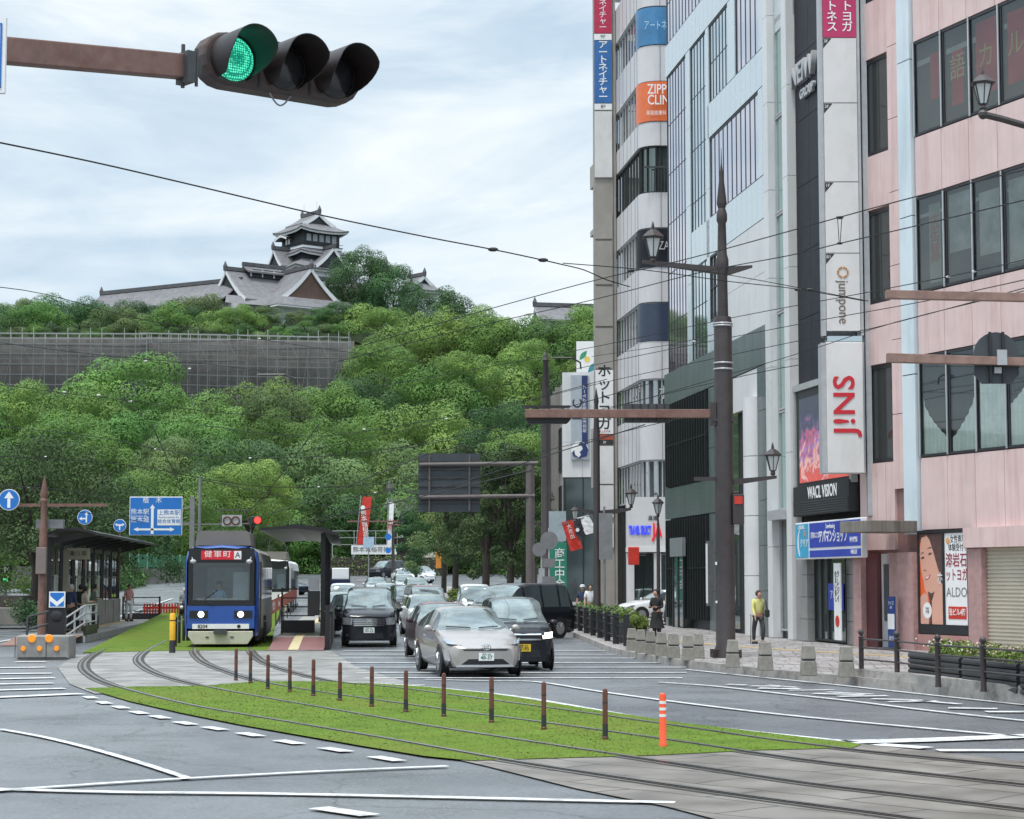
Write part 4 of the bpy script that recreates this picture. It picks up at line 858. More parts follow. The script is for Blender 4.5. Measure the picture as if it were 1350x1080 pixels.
# ================================================================ CASTLE HILL
TILE = mat('castle_roof_tile', (.175, .172, .18), .75, 0, .2, 1.2, .6, 6, spec=.3, stain=((.10, .10, .105), .5, (1, 1, 1), .4))
RIDGE = mat('castle_ridge_tile', (.085, .085, .09), .7, 0, .2, 1)
PLAST = mat('castle_white_plaster', (.68, .69, .70), .8, 0, .06, .3)
DKW = mat('castle_black_boards', (.025, .028, .032), .7, 0, .2, 1)
WOOD = mat('castle_red_wood', (.10, .06, .045), .7, 0, .2, 1)
def roofcurve(n=6, k=.35):
    return [(t, -(t * (1 - k) + k * (1 - (1 - t) ** 2))) for t in [i / n for i in range(n + 1)]]
def gable_roof(par, x0, x1, z, hw, h, over=.6, ends=(1, 1), frame=None, infill=None, name='roof', tile=TILE):
    """ridge along local x at height z, half width hw, drop h, concave slopes; white bargeboards on the open ends"""
    old = Matrix.Identity(4) if frame is None else frame
    b = MB(); b.M = old; rc = roofcurve()
    for s in (-1, 1):
        top = [[Vector((x, s * hw * t, z + h * d)) for x in (x0 - over, x1 + over)] for t, d in rc]
        bot = [[Vector((x, s * hw * t, z + h * d - .35)) for x in (x0 - over, x1 + over)] for t, d in rc]
        b.grid(top); b.grid(bot); b.grid([top[-1], bot[-1]])
        for e in (0, 1): b.grid([[r[e] for r in top], [r[e] for r in bot]])
    o = b.build(name, tile, par)
    r = MB(); r.M = old; r.box(x0 - over - .1, x1 + over + .1, -.35, .35, z - .1, z + .65); r.build('ridge', RIDGE, o)
    for e, on in ((x0, ends[0]), (x1, ends[1])):
        if not on: continue
        sg = -1 if e == x0 else 1; xe = e + sg * (over + .05); bb = MB(); bb.M = old
        for s in (-1, 1):
            up = [Vector((xe, s * hw * t, z + h * d + .12)) for t, d in rc]; lo = [Vector((xe, s * hw * t * .97, z + h * d - .75)) for t, d in rc]
            bb.grid([up, lo]); up2 = [p + Vector((-sg * .25, 0, 0)) for p in up]; lo2 = [p + Vector((-sg * .25, 0, 0)) for p in lo]; bb.grid([up2, lo2]); bb.grid([lo, lo2])
        bb.build('bargeboard', PLAST, o)
        gg = MB(); gg.M = old; xw = e + sg * (over - .35)
        pts = [Vector((xw, s * hw * t * .96, z + h * d - .3)) for s, seq in ((-1, rc[::-1]), (1, rc[1:])) for t, d in seq]
        gg.prism(pts, (0, 0, 0), (-sg * .2, 0, 0)); gg.build('gable_panel', infill or PLAST, o)
        q = MB(); q.M = old; q.lathe([(.38, z - .2), (.45, z + .7), (.3, z + 1.1), (.05, z + 1.7)], 8, (xe, 0, 0)); q.build('ridge_end_tile', RIDGE, o)
    return o
def hip_roof(par, a, b_, z, h, ia, ib, up=.5, name='roof', M4=None):
    """skirt or hip roof: outer half sizes a,b_ at the eave, inner half sizes ia,ib at the top; corners lift by up"""
    m = MB(); m.M = M4 or Matrix.Identity(4); n = 6; rings = []
    for i in range(n + 1):
        t = i / n; d = roofcurve(n)[i][1]
        A = ia + (a - ia) * t; B = ib + (b_ - ib) * t; pts = []
        for (sx, sy, ex, ey) in ((-1, -1, 1, -1), (1, -1, 1, 1), (1, 1, -1, 1), (-1, 1, -1, -1)):
            for k in range(6):
                q = k / 6; x = A * (sx + (ex - sx) * q); y = B * (sy + (ey - sy) * q); c = abs(2 * q - 1) ** 3
                pts.append(Vector((x, y, z + h * d + up * c * t * t)))
        rings.append(pts + [pts[0]])
    m.grid(rings); under = [Vector((p.x * .985, p.y * .985, p.z - .35)) for p in rings[-1]]; m.grid([rings[-1], under]); inn = [Vector((p.x * .8, p.y * .8, p.z - .25)) for p in rings[-1]]; m.grid([under, inn])
    o = m.build(name, TILE, par); w_ = MB(); w_.M = m.M
    w_.grid([[Vector((p.x * .99, p.y * .99, p.z - .36)) for p in rings[-1]], [Vector((p.x * .96, p.y * .96, p.z - .66)) for p in rings[-1]]]); w_.build('eave_plaster', PLAST, o)
    return o
# ---- main keep
KY = 440.0; kc = at(407, 600, KY); kz = at(407, 285, KY).z
keep = thing('castle_keep', 'tall black and white castle tower with curved grey tile roofs, highest on the wooded hill', 'castle tower', (kc.x, KY, kz), radians(-53))
# local x = gable direction (towards camera right), local -y = left face
hip_roof(keep, 6.3, 6.3, -2.3, 1.9, 3.3, 3.9, .55)
gable_roof(keep, -3.2, 3.2, .2, 4.4, 2.7, .5, (1, 1), infill=DKW)
part('wall', [(-4.7, 4.7, -4.7, 4.7, -8.2, -3.8)], DKW, keep)
part('plaster_band', [(-5.2, 5.2, -5.2, 5.2, -8.25, -7.7)], PLAST, keep)
part('balcony', [(-5.3, 5.3, -5.3, 5.3, -7.68, -7.55)], DKW, keep)
part('balcony_rail', [(-5.3, 5.3, -5.3, -5.22, -7.0, -6.9), (5.22, 5.3, -5.22, 5.3, -7.0, -6.9)], DKW, keep)
CW = mat('castle_shoji_window', (.25, .28, .30), .3, 0, .1)
for k in range(5):
    y = -3.9 + k * 1.65; part('window', [(4.7, 4.78, y, y + 1.15, -6.6, -5.0)], CW, keep)
part('window', [(-2.9, -2.2, -4.8, -4.7, -6.8, -5.6)], M['signwhite'], keep); part('window', [(-1.8, -1.1, -4.8, -4.7, -6.8, -5.6)], M['signwhite'], keep)
# curved karahafu canopy on the left face
b = MB(); rows = []
for x in [-4.9 + i * .45 for i in range(13)]:
    t = (x + 2.2) / 2.7; z = -4.55 - .9 * abs(t) ** 1.6 + .1 * abs(t) ** 4; rows.append([Vector((x, -4.6, z)), Vector((x, -6.6, z - .15)), Vector((x, -6.6, z - .6)), Vector((x, -4.6, z - .45))])
b.grid(rows); b.build('curved_canopy', TILE, keep)
b = MB(); b.grid([[r[1] + Vector((0, -.03, -.15)) for r in rows], [r[2] + Vector((0, -.03, -.12)) for r in rows]]); b.build('canopy_board', PLAST, keep)
hip_roof(keep, 6.4, 6.4, -8.3, 1.0, 5.0, 5.0, .4)
part('wall', [(-5.0, 5.0, -5.0, 5.0, -15, -9.0)], DKW, keep)
hip_roof(keep, 9.6, 9.6, -10.8, 2.6, 5.1, 5.1, .5)
part('wall', [(-8.2, 8.2, -8.2, 8.2, -26, -13.2)], PLAST, keep); part('lower_boards', [(-8.3, 8.3, -8.3, 8.3, -20, -15.5)], DKW, keep)
Fx = Matrix.Identity(4); Fy = Matrix.Rotation(-pi / 2, 4, 'Z')
gable_roof(keep, 4.0, 8.8, -8.35, 4.6, 4.3, .5, (0, 1), frame=Matrix.Translation((0, .4, 0)), infill=DKW)
gable_roof(keep, 4.0, 8.8, -8.35, 3.6, 4.1, .5, (0, 1), frame=Matrix.Translation((-.6, 0, 0)) @ Fy, infill=DKW)
part('stone_base', [(-9, 9, -9, 9, -42, -26)], mat('castle_stone', (.16, .155, .145), .9, 0, .3, .5), keep)
b = MB(); b.cyl((-3, 0, .5), (-3, 0, 3.2), .03, .02, 5); b.cyl((2.6, 0, .5), (2.6, 0, 3.0), .03, .02, 5); b.build('lightning_rod', M['dgrey'], keep)
# ---- palace with two big gables
pz = at(367, 361, 392).z
pal = thing('castle_palace', 'wide palace hall with two large white edged gables in front of the castle keep', 'castle hall', (at(299, 600, 385).x, 385, pz), radians(37))
gable_roof(pal, 0, 28.5, -.35, 8.2, 6.6, .8, (1, 1), infill=DKW)
gable_roof(pal, -11.2, 1.5, -.3, 6.9, 6.4, .8, (1, 0), frame=Matrix.Translation((11.6, 0, 0)) @ Matrix.Rotation(pi / 2, 4, 'Z'), infill=WOOD)
gable_roof(pal, 3.6, 12.0, .9, 2.3, 1.3, .5, (0, 0), name='vent_roof'); part('vent_wall', [(3.8, 11.8, -1.6, 1.6, -1.5, .1)], DKW, pal)
part('vent_post', [(3.9 + k * 2.6, 4.15 + k * 2.6, -1.66, -1.6, -1.4, 0) for k in range(4)], PLAST, pal)
b = MB()
b.grid([[Vector((-3.5, -5.4, -6.2)), Vector((4.4, -8.0, -6.4)), Vector((4.4, -12.9, -6.6)), Vector((19.5, -12.9, -6.6)), Vector((19.5, -7, -6.6)), Vector((33, -7, -6.3))], [Vector((-5.5, -8.6, -8.2)), Vector((2.4, -10.5, -8.4)), Vector((2.0, -15.6, -8.6)), Vector((21.5, -15.6, -8.6)), Vector((21.5, -10, -8.6)), Vector((35, -9.5, -8.4))]])
b.build('lower_roof', TILE, pal)
part('eave_band', [(2.1, 21.4, -15.5, -12.6, -8.95, -8.7)], PLAST, pal)
part('wall', [(-1, 29, -6.6, 6.6, -20, -6.6), (5, 18.6, -12.6, -6.7, -20, -6.8)], PLAST, pal)
b = MB(); b.grid([[Vector((29.0, 0, -.4)), Vector((29.5, -8, -6.8))], [Vector((35.5, 2, -7.6)), Vector((34.5, -9, -8.4))]]); b.build('end_roof', TILE, pal)
# ---- long low wing
wx0, wx1 = at(133, 600, 404).x, at(302, 600, 386).x; wl = hypot(wx1 - wx0, 18); wz = at(300, 371, 386).z
wing = thing('castle_wing', 'long low tiled roof stretching away from the palace gables above the treetops', 'castle hall', (wx0, 404, wz), atan2(-18, wx1 - wx0))
gable_roof(wing, 0, wl + 2, 0, 6.5, 4.6, .6, (1, 0)); part('wall', [(.5, wl, -5.2, 5.2, -16, -4.2)], PLAST, wing)
# ---- corner turret and the far right roof
tz = at(549, 366, 425).z
tu = thing('castle_turret', 'small turret roof just showing behind the dark tree beside the keep', 'castle turret', (at(549, 600, 425).x, 425, tz), radians(-50))
hip_roof(tu, 4.2, 4.2, -1.6, 1.6, 2.4, 2.4, .3); gable_roof(tu, -2.2, 2.2, .2, 2.8, 2.0, .4, (1, 1), infill=DKW); part('wall', [(-3, 3, -3, 3, -18, -3)], PLAST, tu)
tz = at(706, 402, 372).z
fr_ = thing('castle_gatehouse', 'tiled gatehouse roof peeping over the trees at the edge of the beige sign tower', 'castle hall', (at(709, 600, 372).x, 372, tz), radians(12))
gable_roof(fr_, 0, 14, -.2, 4.6, 3.1, .5, (1, 1), infill=PLAST); part('wall', [(.6, 13.5, -3.6, 3.6, -14, -3)], PLAST, fr_)
# ---- white plaster parapet above the scaffold
pw = thing('parapet_wall', 'short white plaster wall with a tile cap beneath the palace, half hidden by trees', 'wall', (at(348, 600, 352).x, 352, 43))
part('wall', [(0, 11, 0, .5, 0, 3.0)], PLAST, pw); part('tile_cap', [(-.2, 11.2, -.5, 1, 3.02, 3.5)], TILE, pw)
# ---- stone rampart with scaffolding
STONEW = mat('rampart_stone', (.15, .14, .125), .95, 0, .35, .7, .6, 3)
def rampart(name, X0, X1, Y0, Y1, z0, z1, z1b, lab, lab2, seed):
    F_ = Fac((X0, Y0), (X1, Y1)); Lr = F_.L
    wl_ = thing('stone_rampart', lab, 'wall', F_.A + Vector((0, 0, z0)), F_.rz); b = MB()
    b.grid([[Vector((0, -2.2, -3)), Vector((Lr, -2.2, -3))], [Vector((0, -.4, z1 - z0 - .3)), Vector((Lr, -.4, z1b - z0 - .3))], [Vector((0, 6, z1 - z0 - .3)), Vector((Lr, 6, z1b - z0 - .3))]]); b.build('stone_face', STONEW, wl_)
    sc = thing('scaffold', lab2, 'scaffolding', F_.A + Vector((0, 0, z0)), F_.rz)
    b = MB(); n = int(Lr / 1.8); H = z1 - z0; dz_ = (z1b - z1) / Lr; rg = random.Random(seed)
    for i in range(n + 1):
        u = Lr * i / n; hh = H + dz_ * u
        for y in (-3.4, -2.5): b.box(u - .045, u + .045, y - .045, y + .045, -1.5, hh + (rg.choice([0, 0, .6, 1.0]) if y < -3 else 0))
        b.box(u - .03, u + .03, -3.4, -2.5, hh - 1.8, hh - 1.74)
    lv = int(H / 1.75)
    for j in range(lv + 1):
        for y in (-3.45, -2.45):
            b.bar((0, y, H - j * 1.75), (Lr, y, H + dz_ * Lr - j * 1.75), .08, .08)
            if j < 3: b.bar((0, y, H - j * 1.75 - .85), (Lr, y, H + dz_ * Lr - j * 1.75 - .85), .05, .05)
    for i in range(0, n, 3):
        u = Lr * i / n; b.bar((u, -3.5, H - 1.75), (u + 1.8, -3.5, H - 5.2), .06, .06)
        if rg.random() < .5: b.bar((u + 1.8, -3.5, 0), (u + 4, -3.5, H - 3), .06)
    b.build('tube_frame', mat('scaffold_tube', (.40, .41, .41), .5, .3, .1), sc)
    b = MB()
    for j in range(1, lv + 1): b.box(0, Lr, -3.3, -2.6, H - j * 1.75 - .06, H - j * 1.75)
    b.build('deck', mat('scaffold_deck', (.12, .12, .12), .8), sc)
    b = MB(); b.grid([[Vector((0, -3.55, -1)), Vector((Lr, -3.55, -1))], [Vector((0, -3.55, H - 1.0)), Vector((Lr, -3.55, H - 1.0 + dz_ * Lr))]])
    b.build('netting', mat('scaffold_net', (.11, .112, .112), .8, 0, .5, .25, alpha=.36), sc)
RY = 338.0
xa_ = at(-60, 500, 334).x; xb_ = at(96, 500, 334).x; xc_ = at(192, 500, 338).x; xd_ = at(468, 500, 332).x
rampart('a', xa_, at(192, 500, 338).x, 334, 339, at(50, 548, 334).z, at(50, 442, 334).z, at(190, 443, 339).z, 'dark stone rampart behind the scaffold on the far side of the bright round tree', 'grey scaffold with netting on the rampart, the section running to the picture edge', 1)
rampart('b', at(194, 500, 341).x, xd_, 341, 332, at(300, 552, 338).z, at(200, 442, 341).z, at(468, 448, 332).z, 'dark stone rampart behind the scaffold directly below the palace', 'grey scaffold with netting on the rampart directly below the palace gables', 2)
# ================================================================ TREES
def leafmat(name, col, var=.3, rand=.26, tip=None):
    m = mat(name, col, .75, 0, var, .22, rand=rand, stain=((tip or (col[0] * 1.7, col[1] * 1.45, col[2] * 1.1)), .75, (1, 1, 1), .35), spec=.25)
    bs = m.node_tree.nodes['Principled BSDF']
    t = m.node_tree; tl = N(t, 'ShaderNodeBsdfTranslucent'); ms = N(t, 'ShaderNodeMixShader'); ms.inputs[0].default_value = .14
    src = bs.inputs['Base Color'].links[0].from_socket; t.links.new(src, tl.inputs[0]); outn = [n for n in t.nodes if n.type == 'OUTPUT_MATERIAL'][0]
    t.links.new(bs.outputs[0], ms.inputs[1]); t.links.new(tl.outputs[0], ms.inputs[2]); t.links.new(ms.outputs[0], outn.inputs[0])
    return m
LM = dict(g=leafmat('leaves_mid_green', (.105, .21, .055)), y=leafmat('leaves_yellow_green', (.15, .245, .065), rand=.15), d=leafmat('leaves_dark_green', (.062, .13, .05)), o=leafmat('leaves_olive', (.125, .19, .075)))
BARK = mat('bark', (.05, .042, .035), .9, 0, .3, 3, .5, 20)
def crown_mesh(name, seed, Rr=6.0, hz=.72, nb=42, leaf=.42, per=230, fill=.55, low=.0, bl=(.18, .36)):
    rg = random.Random(seed); vs = []; fs = []; nrm = []
    blobs = []
    for i in range(nb):
        # points through the volume, denser at the skin
        z = rg.uniform(-.9, 1); a = rg.uniform(0, 2 * pi); rr = sqrt(max(0, 1 - z * z)) if z > 0 else 1.0 - .25 * abs(z); q = rg.uniform(.72, 1.0)
        ir = 1 + .22 * noise.noise(Vector((cos(a) * 1.5 + seed, sin(a) * 1.5, z)))
        blobs.append((Vector((cos(a) * rr * q * Rr * .8 * ir, sin(a) * rr * q * Rr * .8 * ir, z * q * Rr * hz)), Rr * rg.uniform(*bl)))
    for c, r in blobs:
        n = int(per * (r / (Rr * .29)) ** 2)
        for k in range(n):
            z = rg.uniform(-.7, 1); a = rg.uniform(0, 2 * pi); s = sqrt(max(0, 1 - z * z)); nn = Vector((cos(a) * s, sin(a) * s, z))
            bump = 1 + .18 * noise.noise(nn * 2.5 + c); p = c + Vector((nn.x, nn.y, nn.z * .8)) * r * bump * rg.uniform(.88, 1.04)
            n0 = (nn * .8 + (p / Rr) * .35 + Vector((0, 0, .15))).normalized(); nn = (nn + Vector((rg.gauss(0, .22), rg.gauss(0, .22), rg.gauss(.08, .2)))).normalized(); t = nn.orthogonal().normalized(); t.rotate(Matrix.Rotation(rg.uniform(0, 6.28), 3, nn)); u = nn.cross(t)
            L1 = leaf * rg.uniform(.6, 1.3); L2 = L1 * rg.uniform(.35, .6); i0 = len(vs)
            n1 = (n0 * .6 + nn * .6).normalized(); vs += [p - t * L1 * .5, p - u * L2 * .5, p + t * L1 * .5 + nn * L1 * .1, p + u * L2 * .5]; fs.append((i0, i0 + 1, i0 + 2, i0 + 3)); nrm += [n1] * 4
    me = bpy.data.meshes.new(name); me.from_pydata([tuple(v) for v in vs], [], fs); me.polygons.foreach_set('use_smooth', [True] * len(fs)); me.normals_split_custom_set_from_vertices([tuple(n) for n in nrm]); return me
def trunk_mesh(name, seed, Rr, H, r0=.45, nl=7):
    rg = random.Random(seed); b = MB(); top = Vector((rg.uniform(-.5, .5), rg.uniform(-.5, .5), H * .55))
    b.tube([(0, 0, -1.5), (top.x * .3, top.y * .3, H * .25), top], r0, 7, r0 * .55)
    for k in range(nl):
        a = 2 * pi * k / nl + rg.uniform(-.3, .3); e = Vector((cos(a) * Rr * .6, sin(a) * Rr * .6, H * rg.uniform(.7, 1.0)))
        b.tube([top * rg.uniform(.6, 1), top.lerp(e, .5) + Vector((0, 0, -.3)), e], r0 * .42, 5, r0 * .1)
    me = bpy.data.meshes.new(name); me.from_pydata(b.v, [], b.f); me.materials.append(BARK); return me
PROTO = []
for k in range(5):
    for kind in 'gydo':
        pass
crowns = [crown_mesh('crown', 20 + k, 6.0, [.78, .7, .95, .8, .85][k], [50, 44, 48, 54, 46][k], .23, 800, low=-1) for k in range(5)]
trunks = [trunk_mesh('trunk', 50 + k, 6.0, 7) for k in range(3)]
CM = {}
def crown_of(k, kind):
    if (k, kind) not in CM:
        me = crowns[k].copy(); me.materials.append(LM[kind]); CM[(k, kind)] = me
    return CM[(k, kind)]
TG = dict(g='mid green hillside trees', y='yellow green hillside trees', d='dark green hillside trees', o='olive green hillside trees')
TL = dict(g='rounded mid green tree among many on the castle hill', y='bright yellow green camphor tree among many on the castle hill', d='dark green tree among many on the castle hill', o='dull olive green tree among many on the castle hill')
rgT = random.Random(11)
def tree(X, Y, ztop, Rr, kind, label=None, cat='tree', k=None, squash=1.0, base=None):
    k = rgT.randrange(5) if k is None else k; s = Rr / 6.0
    g = hill_z(X, Y) if base is None else base; hzv = [.78, .7, .95, .8, .85][k] * 6 * s * squash
    zc_ = ztop - hzv * 1.12
    t = thing('tree', label or TL[kind], cat, (X, Y, g), rgT.uniform(0, 6.28), None if label else TG[kind])
    c = bpy.data.objects.new('crown', crown_of(k, kind)); C.objects.link(c); c.parent = t; c.location = (0, 0, zc_ - g); c.scale = (s, s, s * squash)
    q = bpy.data.objects.new('trunk', trunks[k % 3]); C.objects.link(q); q.parent = t; q.scale = (s, s, max(.3, (zc_ - g) / 5.2))
    return t
def tree_px(px, pyt, wpx, kind, label=None, Y=None, H=12, k=None, squash=1.0):
    if Y is None:
        Y = 247
        while Y < 345 and at(px, pyt, Y).z - hill_z(at(px, pyt, Y).x, Y) > H: Y += 1.5
    p = at(px, pyt, Y); return tree(p.x, Y, p.z, wpx / 2 / ppm(Y), kind, label, k=k, squash=squash)
# landmarks
tree_px(176, 460, 215, 'g', 'big bright rounded tree standing in front of the scaffolded rampart', H=15, k=0)
tree_px(352, 497, 150, 'y', 'broad yellow green tree below the end of the scaffold, hiding its foot', H=13, k=3)
tree_px(58, 517, 120, 'y', 'pale yellow tree above the dark street tree at the picture edge', H=12, k=1)
tree_px(474, 325, 104, 'd', 'tall dark tree rising right beside the castle keep', Y=392, k=3, squash=1.15)
tree_px(516, 345, 96, 'd', 'dark tree stepping down from the tall one beside the keep', Y=390, k=0, squash=1.2)
tree_px(576, 377, 108, 'd', 'rounded dark tree alone against the sky between keep and sign tower', Y=368, k=3)
tree_px(85, 382, 110, 'd', 'dark rounded tree above the scaffold in front of the long castle wing', Y=362, k=4)
tree_px(35, 392, 60, 'o', 'thin olive tree at the picture edge above the scaffold', Y=366, k=2)
tree_px(2, 398, 50, 'o', 'sparse feathery tree at the very edge above the scaffold', Y=372, k=1)
tree_px(182, 394, 92, 'd', 'low dark tree above the scaffold, next to the dark rounded one', Y=360, k=0)
tree_px(262, 384, 105, 'o', 'olive tree in front of the palace gable furthest from the keep', Y=364, k=1)
tree_px(345, 388, 70, 'd', 'small dark tree below the first palace gable', Y=362, k=2) if False else None
tree_px(293, 408, 110, 'y', 'bright low tree just above the scaffold below the first palace gable', Y=352, k=0, squash=.8)
tree_px(425, 402, 45, 'd', 'small dark tree by the white palace wall', Y=360, k=1)
tree_px(474, 398, 115, 'y', 'bright clumped tree at the end of the scaffold right of the palace', Y=352, k=3)
tree_px(370, 425, 30, 'd', 'little dark shrub tree in front of the white parapet', Y=351, k=2)
# the row along the rampart top
for i, (px, yt_, wpx, kd) in enumerate([(-20, 396, 100, 'd'), (55, 396, 100, 'g'), (120, 392, 100, 'd'), (155, 402, 90, 'o'), (212, 396, 104, 'g'), (248, 404, 80, 'd'), (316, 400, 76, 'g'), (335, 418, 55, 'g'), (352, 402, 46, 'o'), (398, 426, 26, 'g'), (415, 414, 50, 'g'), (448, 412, 60, 'y'), (505, 404, 80, 'y'), (445, 396, 60, 'd'), (390, 407, 34, 'o')]):
    tree_px(px, yt_, wpx, kd, Y=349 + (i % 3) * 2.5, k=i % 5, squash=.9)
# the wooded slope
cand = []
for row, (yt_, x0, x1, stp) in enumerate([(402, 560, 840, 60), (424, 505, 840, 84), (454, 490, 850, 90), (486, 470, 850, 96), (496, 268, 470, 90), (494, -50, 130, 80), (532, -70, 860, 98), (572, -60, 860, 112), (614, -70, 860, 118), (655, 120, 860, 110)]):
    x = x0 + rgT.uniform(0, stp * .5)
    while x < x1:
        cand.append((x, yt_ + rgT.uniform(-12, 12), rgT.uniform(120, 190) * (.78 if yt_ < 480 else 1.0))); x += stp * rgT.uniform(.8, 1.25)
for i in range(20):
    tree_px(-30 + i * 27, 424 + (i * 7) % 9, 54, 'gdo'[i % 3], Y=346.5, k=i % 5, squash=.8)
for i in range(17):
    tree_px(-30 + i * 26 + rgT.uniform(-6, 6), 688 + rgT.uniform(-14, 14), 74, 'gdod'[i % 4], Y=rgT.uniform(226, 246))
for i in range(12):
    tree_px(-40 + i * 24, 655 + rgT.uniform(-14, 14), 110, 'gdog'[i % 4], Y=rgT.uniform(200, 222))
for px, py, wpx in cand:
    if 130 < px < 255 and py < 505: continue
    kind = rgT.choices('gydo', [3, 3, 3, 2] if py < 500 else [5, 1.2, 3, 1.6])[0]
    if 480 < px < 800 and py < 480: kind = rgT.choices('yg', [3, 2])[0]
    tree_px(px, py, wpx, kind, H=rgT.uniform(12, 17), squash=rgT.uniform(.95, 1.25))
# ================================================================ VEHICLES
CARGLASS = mat('car_glass_painted_clouds', (.22, .26, .26), .04, .5, .55, 1.1, stretch=(1, 1, 3))  # streaky noise paints cloud reflections into the windshield colour
CARGLASS_D = mat('car_side_glass', (.07, .085, .09), .04, .25, .1, .8)
CHROME = mat('chrome', (.62, .63, .65), .12, 1, .05)
LAMP = mat('headlamp_lens', (.42, .45, .48), .08, .7, .2, 8)
LAMPON = mat('headlamp_lit', (.9, .85, .7), .2, emit=((1, .93, .78), 2.2))
PLATE_W = mat('number_plate_white', (.72, .74, .72), .4); PLATE_Y = mat('number_plate_yellow', (.75, .5, .02), .4)
PLG = mat('plate_green', (.02, .12, .05), .5); TRIM = mat('black_trim', (.012, .012, .014), .35); AMBER = mat('amber_lens', (.6, .2, .02), .25)
def paint(name, c, metal=.3, rough=.28): return mat('car_paint_' + name, c, rough, metal, .02, 1, coat=.25 if max(c) < .1 else .6, spec=.35)
PT = dict(silver=paint('champagne_silver', (.42, .39, .37), .55), white=paint('white', (.78, .79, .79), 0), black=paint('black', (.012, .013, .018), .2, .22), wine=paint('wine', (.13, .03, .04), .4), lsil=paint('silver', (.5, .52, .53), .6), grey=paint('grey', (.13, .135, .14), .5), navy=paint('navy', (.012, .02, .06), .3), pearl=paint('pearl', (.7, .69, .66), .1), brown=paint('dark_brown', (.07, .045, .05), .4))
def lerp_tab(T, V, t):
    if t <= T[0]: return V[0]
    for i in range(len(T) - 1):
        if t <= T[i + 1]:
            q = (t - T[i]) / (T[i + 1] - T[i]); q = q * q * (3 - 2 * q) * .35 + q * .65; return V[i] + (V[i + 1] - V[i]) * q
    return V[-1]
KINDS = dict(
 hybrid=dict(L=4.54, W=1.76, T=[0, .03, .09, .20, .285, .48, .60, .78, .95, 1], top=[.60, .70, .80, .90, .96, 1.43, 1.47, 1.38, 1.08, .95], belt=[.55, .62, .72, .82, .90, .93, .95, .99, 1.02, .9], w=[.74, .88, .965, 1, 1, 1, 1, .99, .95, .86], cowl=.285, rf=.475, rr=.70, deck=.95, curv=.16, inset=.19, pillars=[.50, .70]),
 sedan=dict(L=4.5, W=1.72, T=[0, .03, .10, .20, .28, .45, .58, .74, .88, 1], top=[.62, .72, .82, .92, .97, 1.42, 1.46, 1.40, 1.02, .95], belt=[.58, .66, .76, .85, .91, .94, .96, .98, .98, .9], w=[.80, .92, .98, 1, 1, 1, 1, .99, .96, .88], cowl=.28, rf=.45, rr=.74, deck=.88, curv=.12, inset=.17, pillars=[.50, .72]),
 compact=dict(L=3.9, W=1.695, T=[0, .03, .09, .17, .25, .42, .6, .85, .97, 1], top=[.68, .78, .88, .96, 1.01, 1.48, 1.52, 1.47, 1.2, 1.0], belt=[.62, .7, .8, .88, .93, .96, .98, 1.0, 1.0, .95], w=[.80, .92, .98, 1, 1, 1, 1, .99, .96, .92], cowl=.25, rf=.42, rr=.86, deck=.97, curv=.12, inset=.13, pillars=[.50, .76]),
 kei=dict(L=3.39, W=1.475, T=[0, .03, .07, .13, .19, .37, .55, .88, .98, 1], top=[.80, .90, .97, 1.03, 1.08, 1.60, 1.65, 1.62, 1.3, 1.1], belt=[.72, .8, .87, .92, .96, .98, 1.0, 1.0, 1.0, 1.0], w=[.82, .94, .99, 1, 1, 1, 1, .99, .97, .95], cowl=.19, rf=.37, rr=.92, deck=.985, curv=.09, inset=.11, pillars=[.50, .78]),
 keivan=dict(L=3.39, W=1.475, T=[0, .02, .06, .10, .14, .27, .45, .93, .985, 1], top=[.86, .95, 1.02, 1.08, 1.12, 1.80, 1.88, 1.88, 1.5, 1.2], belt=[.8, .86, .92, .96, .98, 1.0, 1.02, 1.02, 1.0, 1.0], w=[.9, .97, 1, 1, 1, 1, 1, 1, .98, .97], cowl=.14, rf=.28, rr=.95, deck=.99, curv=.06, inset=.08, pillars=[.42, .7]),
 minivan=dict(L=4.69, W=1.695, T=[0, .02, .06, .11, .16, .32, .45, .93, .985, 1], top=[.92, 1.0, 1.07, 1.12, 1.17, 1.76, 1.82, 1.82, 1.4, 1.2], belt=[.8, .88, .95, 1.0, 1.03, 1.05, 1.06, 1.06, 1.05, 1.0], w=[.86, .95, .99, 1, 1, 1, 1, 1, .98, .96], cowl=.16, rf=.33, rr=.94, deck=.985, curv=.09, inset=.11, pillars=[.36, .60, .82]),
 bigvan=dict(L=4.94, W=1.85, T=[0, .03, .08, .14, .20, .38, .5, .92, .985, 1], top=[.95, 1.03, 1.09, 1.14, 1.18, 1.86, 1.94, 1.93, 1.5, 1.25], belt=[.8, .9, .97, 1.02, 1.05, 1.08, 1.1, 1.1, 1.08, 1.0], w=[.84, .94, .99, 1, 1, 1, 1, 1, .98, .96], cowl=.20, rf=.39, rr=.93, deck=.985, curv=.12, inset=.13, pillars=[.42, .62, .82]),
)
